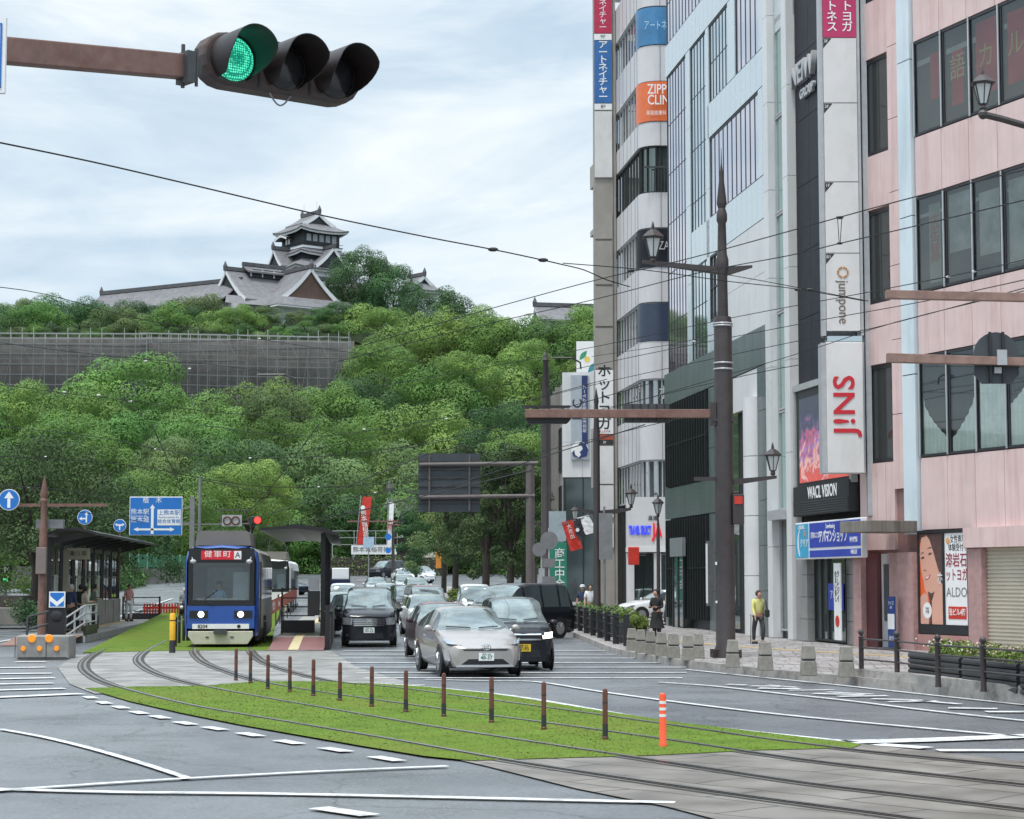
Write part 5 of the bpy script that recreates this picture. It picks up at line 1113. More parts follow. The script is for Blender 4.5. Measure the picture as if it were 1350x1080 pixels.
def make_car(kind, col, label, group=None, front=None, plate=None, lit=False, cat='car', name='car', roof=None, detail=2):
    K = KINDS[kind]; Lc, Wc = K['L'], K['W']; hw = Wc / 2; T = K['T']
    root = thing(name, label, cat, (0, 0, 0), 0, group)
    sections = []; ts = []
    n = 44 if detail > 1 else 30
    for i in range(n + 1):
        t = i / n; t = t * t * (.25) + t * .75 if t < .5 else t * 1.0 - (0.0625 * 4 * (t - .5) * (1 - t)) * 0 - (.0625 * 2 * (1 - t)); t = max(0, min(1, t)); ts.append(t)
    ts = sorted(set([round(x, 4) for x in ts] + [K['cowl'], K['rf'], K['rr'], K['deck'], 0, 1] + [p - .012 for p in K['pillars']] + [p + .012 for p in K['pillars']]))
    def wv(t): return hw * lerp_tab(T, K['w'], t)
    def cv(t): return K['curv'] * (1 - min(1, t / .5)) - .10 * max(0, (t - .6) / .4)
    def sec(t):
        w_ = wv(t); zt = lerp_tab(T, K['top'], t); zb_ = lerp_tab(T, K['belt'], t)
        cab = max(0, min(1, (zt - zb_ - .06) / .35)); zb0 = .20 + .10 * max(0, 1 - t / .02) * 0
        ins = .06 + K['inset'] * cab; wt = w_ - ins * 1.0
        P = [(w_ * .90, zb0), (w_ * .975, zb0 + .10), (w_ * 1.0, (zb0 + zb_) * .52), (w_ * .995, zb_ - .10), (w_ * .965, zb_), (w_ - .02 - ins * .55, zb_ + (zt - zb_) * .5), (wt, zt - .07 * cab - .015), (wt * .86, zt - .022 * cab - .004), (wt * .5, zt - .004), (0, zt)]
        return [(x, -Lc / 2 + t * Lc + cv(t) * (x / hw) ** 2, z) for x, z in P]
    secs = [sec(t) for t in ts]
    regions = dict(body=MB(), windshield=MB(), side_window=MB(), side_window2=MB(), rear_window=MB())
    for i in range(len(ts) - 1):
        tm = (ts[i] + ts[i + 1]) / 2
        for j in range(9):
            reg = 'body'
            if j >= 5 + 1 and K['cowl'] < tm < K['rf']: reg = 'windshield'
            elif j >= 6 and K['rr'] < tm < K['deck']: reg = 'rear_window'
            elif j in (4, 5) and K['cowl'] + .035 < tm < K['deck'] - .04 and not any(abs(tm - p) < .012 for p in K['pillars']): reg = 'side_window'
            for s in (-1, 1):
                q = [secs[i][j], secs[i + 1][j], secs[i + 1][j + 1], secs[i][j + 1]]
                q = [Vector((s * x, y, z)) for x, y, z in q]
                if s < 0: q.reverse()
                regions[reg + '2' if reg == 'side_window' and s < 0 else reg]._add(q, [(0, 1, 2, 3)])
    # caps
    for tt, sgn in ((0, -1), (1, 1)):
        S0 = sec(tt); rows = []
        for (x, y, z) in S0:
            rows.append([Vector((x * k / 6, -Lc / 2 + tt * Lc + cv(tt) * (x * k / 6 / hw) ** 2, z)) for k in range(-6, 7)])
        regions['body'].grid(rows)
    def fin(mb, nm, m, smooth=.9):
        o = mb.build(nm, m, root); bm = bmesh.new(); bm.from_mesh(o.data); bmesh.ops.remove_doubles(bm, verts=bm.verts, dist=.0008); bmesh.ops.recalc_face_normals(bm, faces=bm.faces)
        for f in bm.faces: f.smooth = True
        for e in bm.edges:
            if len(e.link_faces) == 2:
                try: e.smooth = e.calc_face_angle() < smooth
                except ValueError: pass
        bm.to_mesh(o.data); bm.free(); return o
    fin(regions['body'], 'body', PT[col]); fin(regions['windshield'], 'windshield', CARGLASS); fin(regions['side_window'], 'side_window', CARGLASS_D); fin(regions['side_window2'], 'side_window', CARGLASS_D); fin(regions['rear_window'], 'rear_window', CARGLASS_D)
    if roof:
        b = MB(); a = K['rf'] + .01; c = K['rr'] - .01
        rr_ = [t for t in ts if a <= t <= c]; b.grid([[Vector((s * x, y, z + .006)) for s, (x, y, z) in [(-1, sec(t)[7]), (-1, sec(t)[8]), (1, sec(t)[9]), (1, sec(t)[8]), (1, sec(t)[7])]] for t in rr_]); b.build('roof', roof, root, smooth=2)
    def front_y(x):
        ax = abs(x)
        if ax <= wv(0): return -Lc / 2 + cv(0) * (ax / hw) ** 2
        lo, hi = 0, .15
        for _ in range(20):
            m_ = (lo + hi) / 2
            if wv(m_) < ax: lo = m_
            else: hi = m_
        return -Lc / 2 + lo * Lc + cv(lo) * (ax / hw) ** 2
    ztip = K['top'][0]
    def fpt(x, z, off):
        y = front_y(x)
        if z > ztip - .03:
            for k in range(40):
                t = k * .004
                if lerp_tab(T, K['top'], t) >= z + .01: break
            y = max(y, -Lc / 2 + t * Lc + cv(t) * (x / hw) ** 2)
        return Vector((x, y - off, z))
    def patch(nm, q, m, off=.012, nx=8, nz=2, mirror=True, par=None):
        for s in ((1, -1) if mirror else (1,)):
            b = MB(); rows = []; back = []
            for j in range(nz + 1):
                v = j / nz; r = []; r2 = []
                for i in range(nx + 1):
                    u = i / nx; x = (q[0][0] * (1 - u) + q[1][0] * u) * (1 - v) + (q[3][0] * (1 - u) + q[2][0] * u) * v; z = (q[0][1] * (1 - u) + q[1][1] * u) * (1 - v) + (q[3][1] * (1 - u) + q[2][1] * u) * v
                    r.append(fpt(x * s, z, off)); r2.append(fpt(x * s, z, -.03))
                rows.append(r); back.append(r2)
            b.grid(rows); b.grid([rows[0], back[0]]); b.grid([rows[-1], back[-1]]); b.grid([[p[0] for p in rows], [p[0] for p in back]]); b.grid([[p[-1] for p in rows], [p[-1] for p in back]])
            b.build(nm, m, par or root)
    fr = front or {}
    W2 = hw
    for nm, q, m, off in fr.get('patch', []):
        cen = q[0][0] < 0
        patch(nm, [(x * W2, z) for x, z in q], m, off, mirror=not cen)
    # plate, wheels, mirrors, underbody
    if plate:
        pm, txt, tm_, pz_ = plate; y = -Lc / 2 - .03
        pb = MB().box(-.165, .165, y - .012, y + .01, pz_ - .083, pz_ + .083).build('number_plate', pm, root)
        if txt: text(txt, .115, tm_, pb, (0, y - .014, pz_ - .02), ext=.001, sx=.95, bold=.002); text('熊本 500', .05, tm_, pb, (0, y - .014, pz_ + .05), ext=.001)
    r = .31 if kind != 'bigvan' else .34
    for t in (.185 if kind in ('hybrid', 'sedan', 'compact', 'bigvan') else .155, .80):
        for s in (-1, 1):
            x = s * (wv(t) - .095); y = -Lc / 2 + t * Lc
            ww = MB(); ww.M = Matrix.Translation((x, y, r)) @ Matrix.Rotation(pi / 2, 4, 'Y'); ww.lathe([(r * .7, -.1), (r * .97, -.1), (r, -.07), (r, .07), (r * .97, .1), (r * .7, .1)], 24)
            wh = ww.build('wheel', M['tyre'], root, smooth=True)
            rm = MB(); rm.M = Matrix.Translation((x + s * .095, y, r)) @ Matrix.Rotation(pi / 2, 4, 'Y'); rm.cyl((0, 0, -.015), (0, 0, .012), r * .68, r * .66, 20)
            for k in range(5): a = k * 2 * pi / 5; rm.cbox((cos(a) * r * .35, sin(a) * r * .35, s * .016), (r * .55, .05, .03), a)
            rm.build('rim', M['rim'] if detail > 1 else M['grey'], wh)
            ar = MB(); ar.M = Matrix.Translation((s * (wv(t) + .001), y, r + .01)) @ Matrix.Rotation(pi / 2, 4, 'Y'); ar.cyl((0, 0, -s * .03), (0, 0, s * .002), r * 1.16, r * 1.16, 28)
            ar.build('wheel_arch', TRIM, root)
    MB().box(-hw * .86, hw * .86, -Lc / 2 + .22, Lc / 2 - .2, .17, .42).build('underbody', TRIM, root)
    ym = -Lc / 2 + (K['cowl'] + .06) * Lc; zm_ = lerp_tab(T, K['belt'], K['cowl']) + .07
    for s in (-1, 1):
        b = MB(); b.sph((s * (hw + .10), ym, zm_ + .02), .11, 10, (.95, .55, .7)); b.bar((s * (hw - .08), ym + .03, zm_ - .04), (s * (hw + .05), ym, zm_ - .01), .05); b.build('mirror', PT[col], root, smooth=2)
    # driver-side wiper
    b = MB(); 
    p0 = sec(K['cowl'] + .015)[8]; p1 = sec(K['cowl'] + .03)[7]
    b.tube([(-p1[0] * .9, p1[1] - .03, p1[2] + .02), (-p0[0] * .2, p0[1] - .03, p0[2] + .02)], .012, 4); b.tube([(.1, p0[1] - .03, p0[2] + .02), (p1[0] * .8, p1[1] - .03, p1[2] + .02)], .012, 4); b.build('wiper', TRIM, root)
    return root
def fr_hybrid():
    return dict(patch=[('grille', [(-.52, .545), (.52, .545), (.60, .60), (-.60, .60)], TRIM, .006), ('lower_grille', [(-.62, .24), (.62, .24), (.42, .37), (-.42, .37)], TRIM, .006), ('bumper_lip', [(-.72, .20), (.72, .20), (.66, .25), (-.66, .25)], M['lgrey'], .02), ('headlight', [(.52, .66), (.90, .69), (.97, .80), (.70, .745)], LAMP, .008), ('headlight_trim', [(.50, .645), (.90, .665), (.90, .685), (.52, .66)], TRIM, .010), ('fog_lamp', [(.83, .33), (.93, .33), (.97, .56), (.89, .56)], M['lgrey'], .012)])
def fr_generic(zl, zh, chrome=True, lit=False, gz0=None, dark=True, lamp=None):
    P = [('lower_grille', [(-.55, zl - .42), (.55, zl - .42), (.5, zl - .25), (-.5, zl - .25)], TRIM, .006), ('headlight', [(.62, zl), (.95, zl + .02), (.97, zh), (.60, zh - .03)], LAMPON if lit else (lamp or LAMP), .012), ('fog_lamp', [(.72, zl - .36), (.86, zl - .36), (.86, zl - .27), (.72, zl - .27)], TRIM, .010)]
    P.append(('grille', [(-.56, zl + .01), (.56, zl + .01), (.58, zh - .04), (-.58, zh - .04)], TRIM if dark else CHROME, .008))
    if chrome: P += [('chrome_bar', [(-.57, (zl + zh) / 2 + .01), (.57, (zl + zh) / 2 + .01), (.57, (zl + zh) / 2 + .05), (-.57, (zl + zh) / 2 + .05)], CHROME, .016), ('chrome_bar', [(-.56, zl - .03), (.56, zl - .03), (.56, zl + .005), (-.56, zl + .005)], CHROME, .016)]
    return dict(patch=P)
def place(root, kind, px, py, yaw=0.0, Y=None):
    """front bumper foot at pixel (px, py) of the road; yaw turns the nose"""
    if Y is None: Y = gnd(px, py).y
    x = at(px, 765, Y).x; z = road_z(Y); Lc = KINDS[kind]['L'] if kind in KINDS else 0
    root.rotation_euler = (0, 0, yaw); root.location = (x - sin(yaw) * Lc / 2 * 1.0, Y + cos(yaw) * Lc / 2, z + .012)
    if Y > 100: root.rotation_euler = (math.atan(.02) if cos(yaw) > .5 else 0, 0, yaw)
    return root
c = make_car('hybrid', 'silver', 'champagne silver hatchback sedan leading the traffic, nearest the rusty posts', front=fr_hybrid(), plate=(PLATE_W, '48-37', PLG, .42)); place(c, 'hybrid', 641, 893, radians(12))
em = MB(); em.lathe([(.085, -.008), (.085, .008)], 20); 
b = MB(); b.M = Matrix.Translation((0, -2.285, .625)) @ Matrix.Rotation(pi / 2, 4, 'X'); 
for rx_, rz__ in ((.10, .065), (.045, .06)):
    b.tube([(rx_ * cos(a * pi / 8), rz__ * sin(a * pi / 8), 0) for a in range(17)], .009, 5)
b.tube([(.07 * cos(a * pi / 8), .03 + .02 * sin(a * pi / 8), 0) for a in range(17)], .008, 5); b.build('front_emblem', CHROME, c)
c = make_car('kei', 'black', 'small black car with a yellow plate and lit lamp beside the leading silver car', front=fr_generic(.70, .86, True, True), plate=(PLATE_Y, '27-95', M['text_dark'], .50)); place(c, 'kei', 690, 884, radians(8))
c = make_car('minivan', 'black', 'tall black minivan with a broad chrome grille driving alone beside the tram platform', front=fr_generic(.66, .90, True, False, dark=False), plate=(PLATE_W, '50-12', PLG, .50)); place(c, 'minivan', 487, 853, radians(4))
b = MB(); 
for k in range(4): b.box(-.5, .5, -2.385, -2.37, .68 + k * .05, .70 + k * .05)
b.build('grille_bar', TRIM, c)
b = MB(); b.box(-.06, -.035, -2.40, -2.375, .72, .86); b.box(.035, .06, -2.40, -2.375, .72, .86); b.box(-.05, .05, -2.40, -2.375, .775, .80); b.build('front_emblem', CHROME, c)
c = make_car('sedan', 'brown', 'dark brown sedan with a pinkish roof right behind the leading silver car', front=fr_generic(.60, .74, True), roof=mat('rose_roof_film', (.35, .2, .21), .25, .4)); place(c, 'sedan', 598, 866, radians(9), Y=50.5)
c = make_car('compact', 'white', 'white hatchback with a grey headlamp behind the dark brown sedan', front=fr_generic(.66, .84, False), plate=(PLATE_W, '', PLG, .45)); place(c, 'compact', 572, 836, radians(10), Y=72)
c = make_car('bigvan', 'black', 'large glossy black people carrier turning across the lane by the fence', front=fr_generic(.62, .92, True, dark=False)); place(c, 'bigvan', 616, 838, radians(-40), Y=68)
c = make_car('kei', 'brown', 'small dark car between the white box van and the turning black people carrier', front=fr_generic(.70, .86, False)); place(c, 'kei', 664, 836, radians(2), Y=75)
c = make_car('keivan', 'white', 'white box van beside the bright green bush under the street trees', front=fr_generic(.6, .8, False)); place(c, 'keivan', 628, 830, radians(4), Y=82)
c = make_car('minivan', 'black', 'black boxy wagon with chrome front and rosy roof, directly behind the white hatchback', front=fr_generic(.6, .9, True, dark=False), roof=MATS['rose_roof_film']); place(c, 'minivan', 569, 816, radians(9), Y=84)
c = make_car('minivan', 'black', 'black wagon with tall chrome grille just left of the rosy roofed one', front=fr_generic(.55, .92, True, dark=False), detail=1); place(c, 'minivan', 545, 808, radians(9), Y=95)
c = make_car('sedan', 'grey', 'dull grey car with rounded lamps in the middle of the queue', front=fr_generic(.6, .75, True), detail=1); place(c, 'sedan', 526, 800, radians(8), Y=106)
CARQ = [('sedan', 'white', 513, 122, 8, 'white sedan directly behind the dull grey car'), ('hybrid', 'lsil', 499, 142, 7, 'pale silver sedan at the far end of the left lane'), ('compact', 'lsil', 537, 150, 10, 'silver grey estate car below the white sedan in the far queue'), ('compact', 'white', 553, 138, 9, 'white car with dark rear pillar behind the two black wagons'), ('sedan', 'white', 537, 186, 14, 'white sedan turning in at the far junction'), ('compact', 'white', 570, 190, 62, 'white car broadside at the far junction beside the tree trunks'), ('sedan', 'lsil', 566, 206, 20, 'pale silver car furthest back by the tree trunks'),
        ('compact', 'white', 446, 86, 3, 'white hatchback half hidden behind the tall black minivan'), ('keivan', 'white', 451, 99, 3, 'white van behind the half hidden white hatchback'), ('compact', 'black', 462, 73, 4, 'dark car whose side peeps out behind the black minivan'), ('sedan', 'navy', 404, 150, 70, 'dark blue car seen through the far end of the right tram shelter')]
for kind, col, px, Y, yw, lab in CARQ:
    c = make_car(kind, col, lab, front=fr_generic(.62, .76, False), detail=1); place(c, kind, px, 0, radians(yw), Y=Y)
c = make_car('bigvan', 'black', 'dark van parked broadside in front of the long white banner', front=fr_generic(.7, .86, True), detail=1); place(c, 'bigvan', 490, 0, radians(-38), Y=218)
c = make_car('sedan', 'white', 'white sedan waiting in the alley behind the fence planters', front=fr_generic(.6, .74, False), plate=(PLATE_W, '', PLG, .45)); place(c, 'sedan', 815, 0, radians(-72), Y=92)
c.location.z = .16
# flatbed truck seen from the back with a white box
tr_ = thing('small_truck', 'dark flatbed truck carrying a white board, beyond the right tram shelter', 'truck', gz(447, 152), radians(4))
part('cab', [(-.8, .8, 2.6, 4.2, .5, 2.0)], PT['black'], tr_, bevel=.08); part('bed', [(-.85, .85, -.2, 2.5, .55, 1.1)], PT['navy'], tr_, bevel=.03); part('chassis', [(-.6, .6, -.1, 4.1, .3, .54)], TRIM, tr_)
part('white_board', [(-.55, .75, .6, .8, 1.12, 2.0)], M['signwhite'], tr_, bevel=.06)
for s in (-1, 1):
    for y in (.5, 3.6):
        w_ = MB(); w_.cyl((s * .62, y, .33), (s * .82, y, .33), .33, .33, 18); w_.build('wheel', M['tyre'], tr_)
# motor scooter and rider on the far left carriageway
sk = thing('scooter', 'dark motor scooter coming down the left carriageway behind the tram', 'scooter', gz(243, 92))
b = MB(); b.tube([(0, .9, .55), (0, .5, .75), (0, .1, .62), (0, -.2, .3), (0, -.45, .35), (0, -.62, .85)], .14, 8); b.build('body', PT['black'], sk, smooth=2); 
for y in (-.62, .75):
    w_ = MB(); w_.M = Matrix.Translation((0, y, .24)) @ Matrix.Rotation(pi / 2, 4, 'Y'); w_.lathe([(.15, -.05), (.23, -.05), (.24, 0), (.23, .05), (.15, .05)], 16); w_.build('wheel', M['tyre'], sk)
b = MB(); b.tube([(-.32, -.5, 1.0), (0, -.6, .95), (.32, -.5, 1.0)], .02, 5); b.build('handlebar', TRIM, sk); MB().sph((0, -.68, .8), .09, 8).build('headlight', M['white'], sk)
# ================================================================ TRAMS
TBLUE = mat('tram_blue', (.014, .075, .34), .3, 0, .05, 1, coat=.4); TSIL = mat('tram_silver', (.5, .49, .46), .4, .05, .08, 1); CREAM = mat('tram_cream', (.52, .50, .40), .55, 0, .1, 3, stain=((.2, .15, .1), .4, (1, 1, 1), 3))
TCLR = glass('tram_windscreen', (.85, .9, .9), .02, .93)
def make_tram(label, loc, rz, skirt, side, dest, num, front_hi, roofbox=True, Lt=12.5):
    t = thing('tram', label, 'tram', loc, rz); hw = 1.13
    def ring_(y, s=1.0, zt=3.1):
        return [Vector((x * s, y, z)) for x, z in [(-1.10, .35), (-1.13, .9), (-1.13, 2.6), (-1.06, 2.92), (-.9, 3.06), (-.5, zt), (0, zt + .03), (.5, zt), (.9, 3.06), (1.06, 2.92), (1.13, 2.6), (1.13, .9), (1.10, .35)]]
    b = MB(); rings = [ring_(.0 + .0, .93, 3.02), ring_(.10, .975, 3.08), ring_(.35, 1), ring_(.9, 1)]; b.grid(rings); b.build('cab_shell', skirt, t, smooth=.6)
    b = MB(); b.grid([ring_(.9), ring_(Lt - .3), ring_(Lt, .97)]); b.poly(list(reversed(ring_(Lt, .97)))); b.build('side_shell', side, t, smooth=.6)
    # front mask in pieces around the windscreen
    y0 = -.02
    part('front_panel', [(-1.03, 1.03, y0, .03, .57, 1.28)], front_hi, t, bevel=.03)
    part('window_surround', [(-1.0, 1.0, y0 - .01, .02, 1.28, 1.44), (-1.0, -.86, y0 - .01, .02, 1.44, 2.58), (.86, 1.0, y0 - .01, .02, 1.44, 2.58), (-1.0, 1.0, y0 - .01, .02, 2.58, 3.02)], TRIM, t)
    part('windscreen', [(-.86, .86, .0, .012, 1.44, 2.58)], TCLR, t)
    part('cab_interior', [(-1.0, 1.0, 1.9, 1.95, .6, 3.0), (-1.05, 1.05, .05, 1.9, 1.0, 1.1), (-.75, .75, .1, .5, 1.1, 1.5)], mat('cab_grey', (.26, .27, .26), .7), t)
    part('cab_partition', [(-.55, .55, 1.86, 1.89, 1.5, 2.45)], mat('cab_pale_window', (.38, .42, .42), .3), t)
    part('blind', [(.35, .82, .25, .3, 1.45, 2.3)], mat('cab_curtain', (.22, .24, .27), .8), t)
    if dest: part('destination_display', [(-.62, .60, y0 - .03, y0 - .011, 2.68, 2.95)], mat('display_red', (.42, .01, .02), .4, emit=((.6, .02, .03), .25)), t)
    if dest: text(dest, .22, M['text_white'], t, (-.12, y0 - .036, 2.835), ext=.002, sx=1.15, space=1.25); part('route_letter_box', [(.38, .60, y0 - .036, y0 - .031, 2.69, 2.94)], M['signwhite'], t); text('A', .25, M['text_dark'], t, (.49, y0 - .04, 2.81), ext=.002)
    for s in (-1, 1):
        hs = part('headlight_housing', [(min(s * .40, s * .95), max(s * .40, s * .95), y0 - .03, y0 - .001, .90, 1.12)], TRIM, t)
        MB().disc((s * .60 if True else 0, y0 - .035, 1.01), (0, -1, 0), .095, 18, .02).build('headlight', LAMPON, t)
        b = MB(); b.sph((s * .85, -.16, 2.62), .10, 8, (1, .6, .7)); b.bar((s * .9, -.02, 2.75), (s * .87, -.14, 2.68), .025); b.build('mirror', M['lgrey'], t)
        part('cab_side_window', [(min(s * 1.14, s * 1.10), max(s * 1.14, s * 1.10), .45, .85, 1.5, 2.55)], CARGLASS_D, t)
        for k in range(7):
            y = 1.15 + k * 1.55; part('side_window', [(min(s * 1.10, s * 1.142), max(s * 1.10, s * 1.142), y, y + 1.3, 1.45, 2.5)], CARGLASS_D, t)
        part('door', [(min(s * 1.12, s * 1.15), max(s * 1.12, s * 1.15), 1.0, 1.9, .45, 2.62)], M['dgrey'], t)
        part('side_skirt', [(min(s * 1.0, s * 1.12), max(s * 1.0, s * 1.12), 1.0, Lt - .5, .18, .5)], TRIM, t)
    part('number_strip', [(-.86, .86, y0 - .035, y0 - .001, .57, .72)], M['white'], t)
    text(num, .15, M['text_dark'], t, (-.55, y0 - .04, .64), ext=.002, bold=.003); MB().disc((.55, y0 - .04, .645), (0, -1, 0), .055, 12).build('coupler_socket', TRIM, t)
    b = MB(); b.prism([(-.98, 0, .50), (.98, 0, .50), (.98, 0, .34), (.82, 0, .1), (-.82, 0, .1), (-.98, 0, .34)], (0, -.12, 0), (0, .3, 0)); b.build('bumper', CREAM, t, bevel=.02)
    part('coupler', [(-.2, .2, -.3, 0, .42, .54), (-.45, -.35, -.14, -.1, .3, .34), (.3, .4, -.14, -.1, .3, .34)], M['dgrey'], t)
    b = MB(); b.tube([(-.5, -.05, 1.46), (-.1, -.06, 1.75)], .015, 4); b.tube([(-.5, -.05, 1.42), (-.2, -.05, 1.28)], .012, 4); b.build('wiper', TRIM, t)
    for y in (2.2, 3.6, Lt - 3.6, Lt - 2.2):
        for s in (-1, 1): w_ = MB(); w_.cyl((s * .72, y, .33), (s * .6, y, .33), .33, .33, 18); w_.build('wheel', M['dgrey'], t)
    part('underframe', [(-.9, .9, .5, Lt - .4, .2, .5)], TRIM, t)
    if roofbox:
        b = MB(); b.prism([(-.86, 0, 3.12), (-.8, 0, 3.52), (-.7, 0, 3.58), (.7, 0, 3.58), (.8, 0, 3.52), (.86, 0, 3.12)], (0, .7, 0), (0, 4.5, 0)); b.build('roof_unit', mat('roof_unit_taupe', (.17, .155, .135), .7, 0, .1, 1), t)
    b = MB(); yb = 6.5
    b.bar((-.5, yb, 3.2), (-.55, yb + 1.1, 3.8), .03); b.bar((.5, yb, 3.2), (.55, yb + 1.1, 3.8), .03); b.bar((-.55, yb + 1.1, 3.8), (-.4, yb, 4.4), .025); b.bar((.55, yb + 1.1, 3.8), (.4, yb, 4.4), .025); b.bar((-.6, yb, 4.42), (.6, yb, 4.42), .04); b.bar((-.5, yb - .1, 3.2), (.5, yb - .1, 3.2), .08); b.build('pantograph', M['dgrey'], t)
    return t
tr1 = make_tram('blue fronted tram with lit headlights and a red destination sign, stopped between the two shelters', (gnd(294.5, 853).x, 60.6, 0), radians(5.0), TBLUE, TSIL, '健軍町', '8204', TBLUE)
tr2 = make_tram('white tram following further back on the same track', (at(357, 765, 113).x, 113, road_z(113) - .1), radians(4), M['white'], M['white'], '', '', M['white'])
# ================================================================ STREET TREES, HEDGES, PLANTS
def leaf_cloud(name, seed, blobs, leaf, per, m, par, loc=(0, 0, 0), flat=.3):
    rg = random.Random(seed); vs = []; fs = []
    for (c, r) in blobs:
        c = Vector(c)
        for k in range(per):
            z = rg.uniform(-1, 1); a = rg.uniform(0, 2 * pi); s = sqrt(max(0, 1 - z * z)); nn = Vector((cos(a) * s, sin(a) * s, z))
            p = c + Vector((nn.x, nn.y, nn.z * .75)) * r * rg.uniform(.6, 1.05)
            nn = (nn + Vector((rg.gauss(0, .5), rg.gauss(0, .5), rg.gauss(flat, .35)))).normalized(); t = nn.orthogonal().normalized(); t.rotate(Matrix.Rotation(rg.uniform(0, 6.28), 3, nn)); u = nn.cross(t)
            L1 = leaf * rg.uniform(.6, 1.3); L2 = L1 * .45; i0 = len(vs)
            vs += [p - t * L1 * .5, p + u * L2 * .5, p + t * L1 * .5, p - u * L2 * .5]; fs.append((i0, i0 + 1, i0 + 2, i0 + 3))
    me = bpy.data.meshes.new(name); me.from_pydata([tuple(v) for v in vs], [], fs); me.materials.append(m)
    o = bpy.data.objects.new(name, me); C.objects.link(o); o.parent = par; o.location = loc; return o
def street_tree(label, X, Y, H, Rr, kind, seed, trunkr=.2, split=.32, leaf=.17, nb=60, per=240, lift=None, flatc=.6, lean=0):
    rg = random.Random(seed); g = road_z(Y) + .15 if Y < 243 else hill_z(X, Y)
    t = thing('street_tree', label, 'tree', (X, Y, g)); b = MB(); h0 = H * split
    b.tube([(0, 0, -.1), (.03, 0, h0 * .5), (.08 + lean * .3, 0, h0)], trunkr, 9, trunkr * .75); blobs = []
    for k in range(9):
        a = 2 * pi * k / 9 + rg.uniform(-.3, .3); q = rg.uniform(.35, .85); e = Vector((cos(a) * Rr * q + lean, sin(a) * Rr * q, H * rg.uniform(.6, .9)))
        m_ = Vector((.08 + lean * .3, 0, h0)).lerp(e, .5) + Vector((0, 0, .25 * H * .3)); b.tube([(.08 + lean * .3, 0, h0 * rg.uniform(.85, 1)), m_, e], trunkr * .5, 6, trunkr * .12)
        b.tube([m_, m_ + Vector((rg.uniform(-1, 1), rg.uniform(-1, 1), 1.1))], trunkr * .22, 5, trunkr * .08)
    b.build('trunk', BARK, t)
    zl = lift if lift is not None else H * .42
    for k in range(nb):
        a = rg.uniform(0, 2 * pi); z = rg.uniform(0, 1); q = sqrt(rg.random()) * (1 - .75 * z ** 2.2) ** .5
        blobs.append(((cos(a) * q * Rr + lean, sin(a) * q * Rr, zl + (H - zl) * z * .93 - .3 * q), Rr * rg.uniform(.14, .26)))
    leaf_cloud('crown', seed + 5, blobs, leaf, per, LM[kind], t); return t
DK = leafmat('street_leaves_dark', (.05, .085, .035)); LM['s'] = DK; LM['f'] = leafmat('street_leaves_fresh', (.14, .21, .05))
p = at(45, 765, 90); street_tree('dark spreading street tree behind the left tram shelter, pale buds over its top', p.x, 90, 8.4, 5.2, 's', 1, .22, lift=3.6, nb=95, per=260)
p = at(-25, 765, 98); street_tree('light green street tree beyond the parking sign, nearer the edge', p.x, 98, 7.0, 4.2, 'g', 2, .2, lift=1.4)
p = at(150, 765, 116); street_tree('dark street tree above the blue direction sign', p.x, 116, 7.8, 4.0, 'd', 3, .2, lift=2.0, nb=70)
p = at(215, 765, 205); tree(p.x, 205, 14, 6.5, 'g', 'mid green tree above the retaining wall left of the tram'); 
p = at(330, 765, 212); tree(p.x, 212, 15.5, 5.5, 'y', 'pale sparse tree rising just behind the overhead equipment of the tram', k=1)
for (px, Y, H, Rr, kd, sd, lab, tr, lf) in [(600, 135, 10.6, 3.4, 'o', 11, 'feathery street tree behind the back of the road sign', .24, 2.3), (640, 118, 10.2, 3.2, 's', 12, 'street tree with twin dark trunks right of the road sign', .26, 2.2), (672, 108, 9.4, 2.7, 's', 13, 'street tree between the sign gantry post and the white box van', .24, 2.4), (585, 150, 9.6, 3.2, 'd', 14, 'street tree with an orange tag on its trunk by the white cars', .22, 2.0), (690, 140, 9.0, 3.2, 'g', 15, 'street tree half behind the thick gantry post', .2, 2.6), (548, 172, 6.5, 2.0, 'd', 16, 'thin street tree before the little shrine roof', .16, 3.2)]:
    p = at(px, 765, Y); street_tree(lab, p.x, Y, H, Rr, kd, sd, tr, lift=lf, nb=70, per=270)
p = at(556, 770, 158)
# bright bush at the end of the lane
p = gz(605, 92, .1); bs_ = thing('bush', 'bright fresh green bush by the white box van', 'bush', p); leaf_cloud('foliage', 71, [((.3 * sin(k * 2.1), .3 * cos(k * 1.7), .3 + .13 * k), .55 - .03 * k) for k in range(9)], .14, 220, LM['f'], bs_); part('stem', [(-.05, .05, -.05, .05, 0, .8)], BARK, bs_)
# clipped hedge under the banner
def hedge(label, X0, X1, Y0, Y1, h, z, seed, m='d', th=1.2, leaf=.28, per=60):
    Ln = hypot(X1 - X0, Y1 - Y0); t = thing('hedge', label, 'hedge', (X0, Y0, z), atan2(Y1 - Y0, X1 - X0)); n = int(Ln / .8); bl = []
    for i in range(n):
        for j in range(max(1, int(h / .8))): bl.append(((i * .8 + .4, 0, .4 + j * .8), .75))
    leaf_cloud('foliage', seed, bl, leaf, per, LM[m], t); part('branches', [(0, Ln, -.35, .35, 0, h - .3)], BARK, t); return t
hz0 = at(425, 765, 232); hz1 = at(590, 765, 232); hedge('clipped hedge behind the parked dark van, under the white banner', hz0.x, hz1.x, 232, 232, 2.6, road_z(232) - .2, 81, 'o')
a = at(60, 765, 128); c_ = at(200, 765, 170); hedge('low hedge bank behind the left shelter and scooter', at(100, 765, 140).x, at(186, 765, 180).x, 140, 180, 1.6, 1.0, 82, 'g')
a = at(-30, 765, 88); hedge('low hedge in the stone planter by the parking sign', a.x, at(38, 765, 84).x, 86, 84, 1.1, .6, 83, 'o', per=90, leaf=.16)
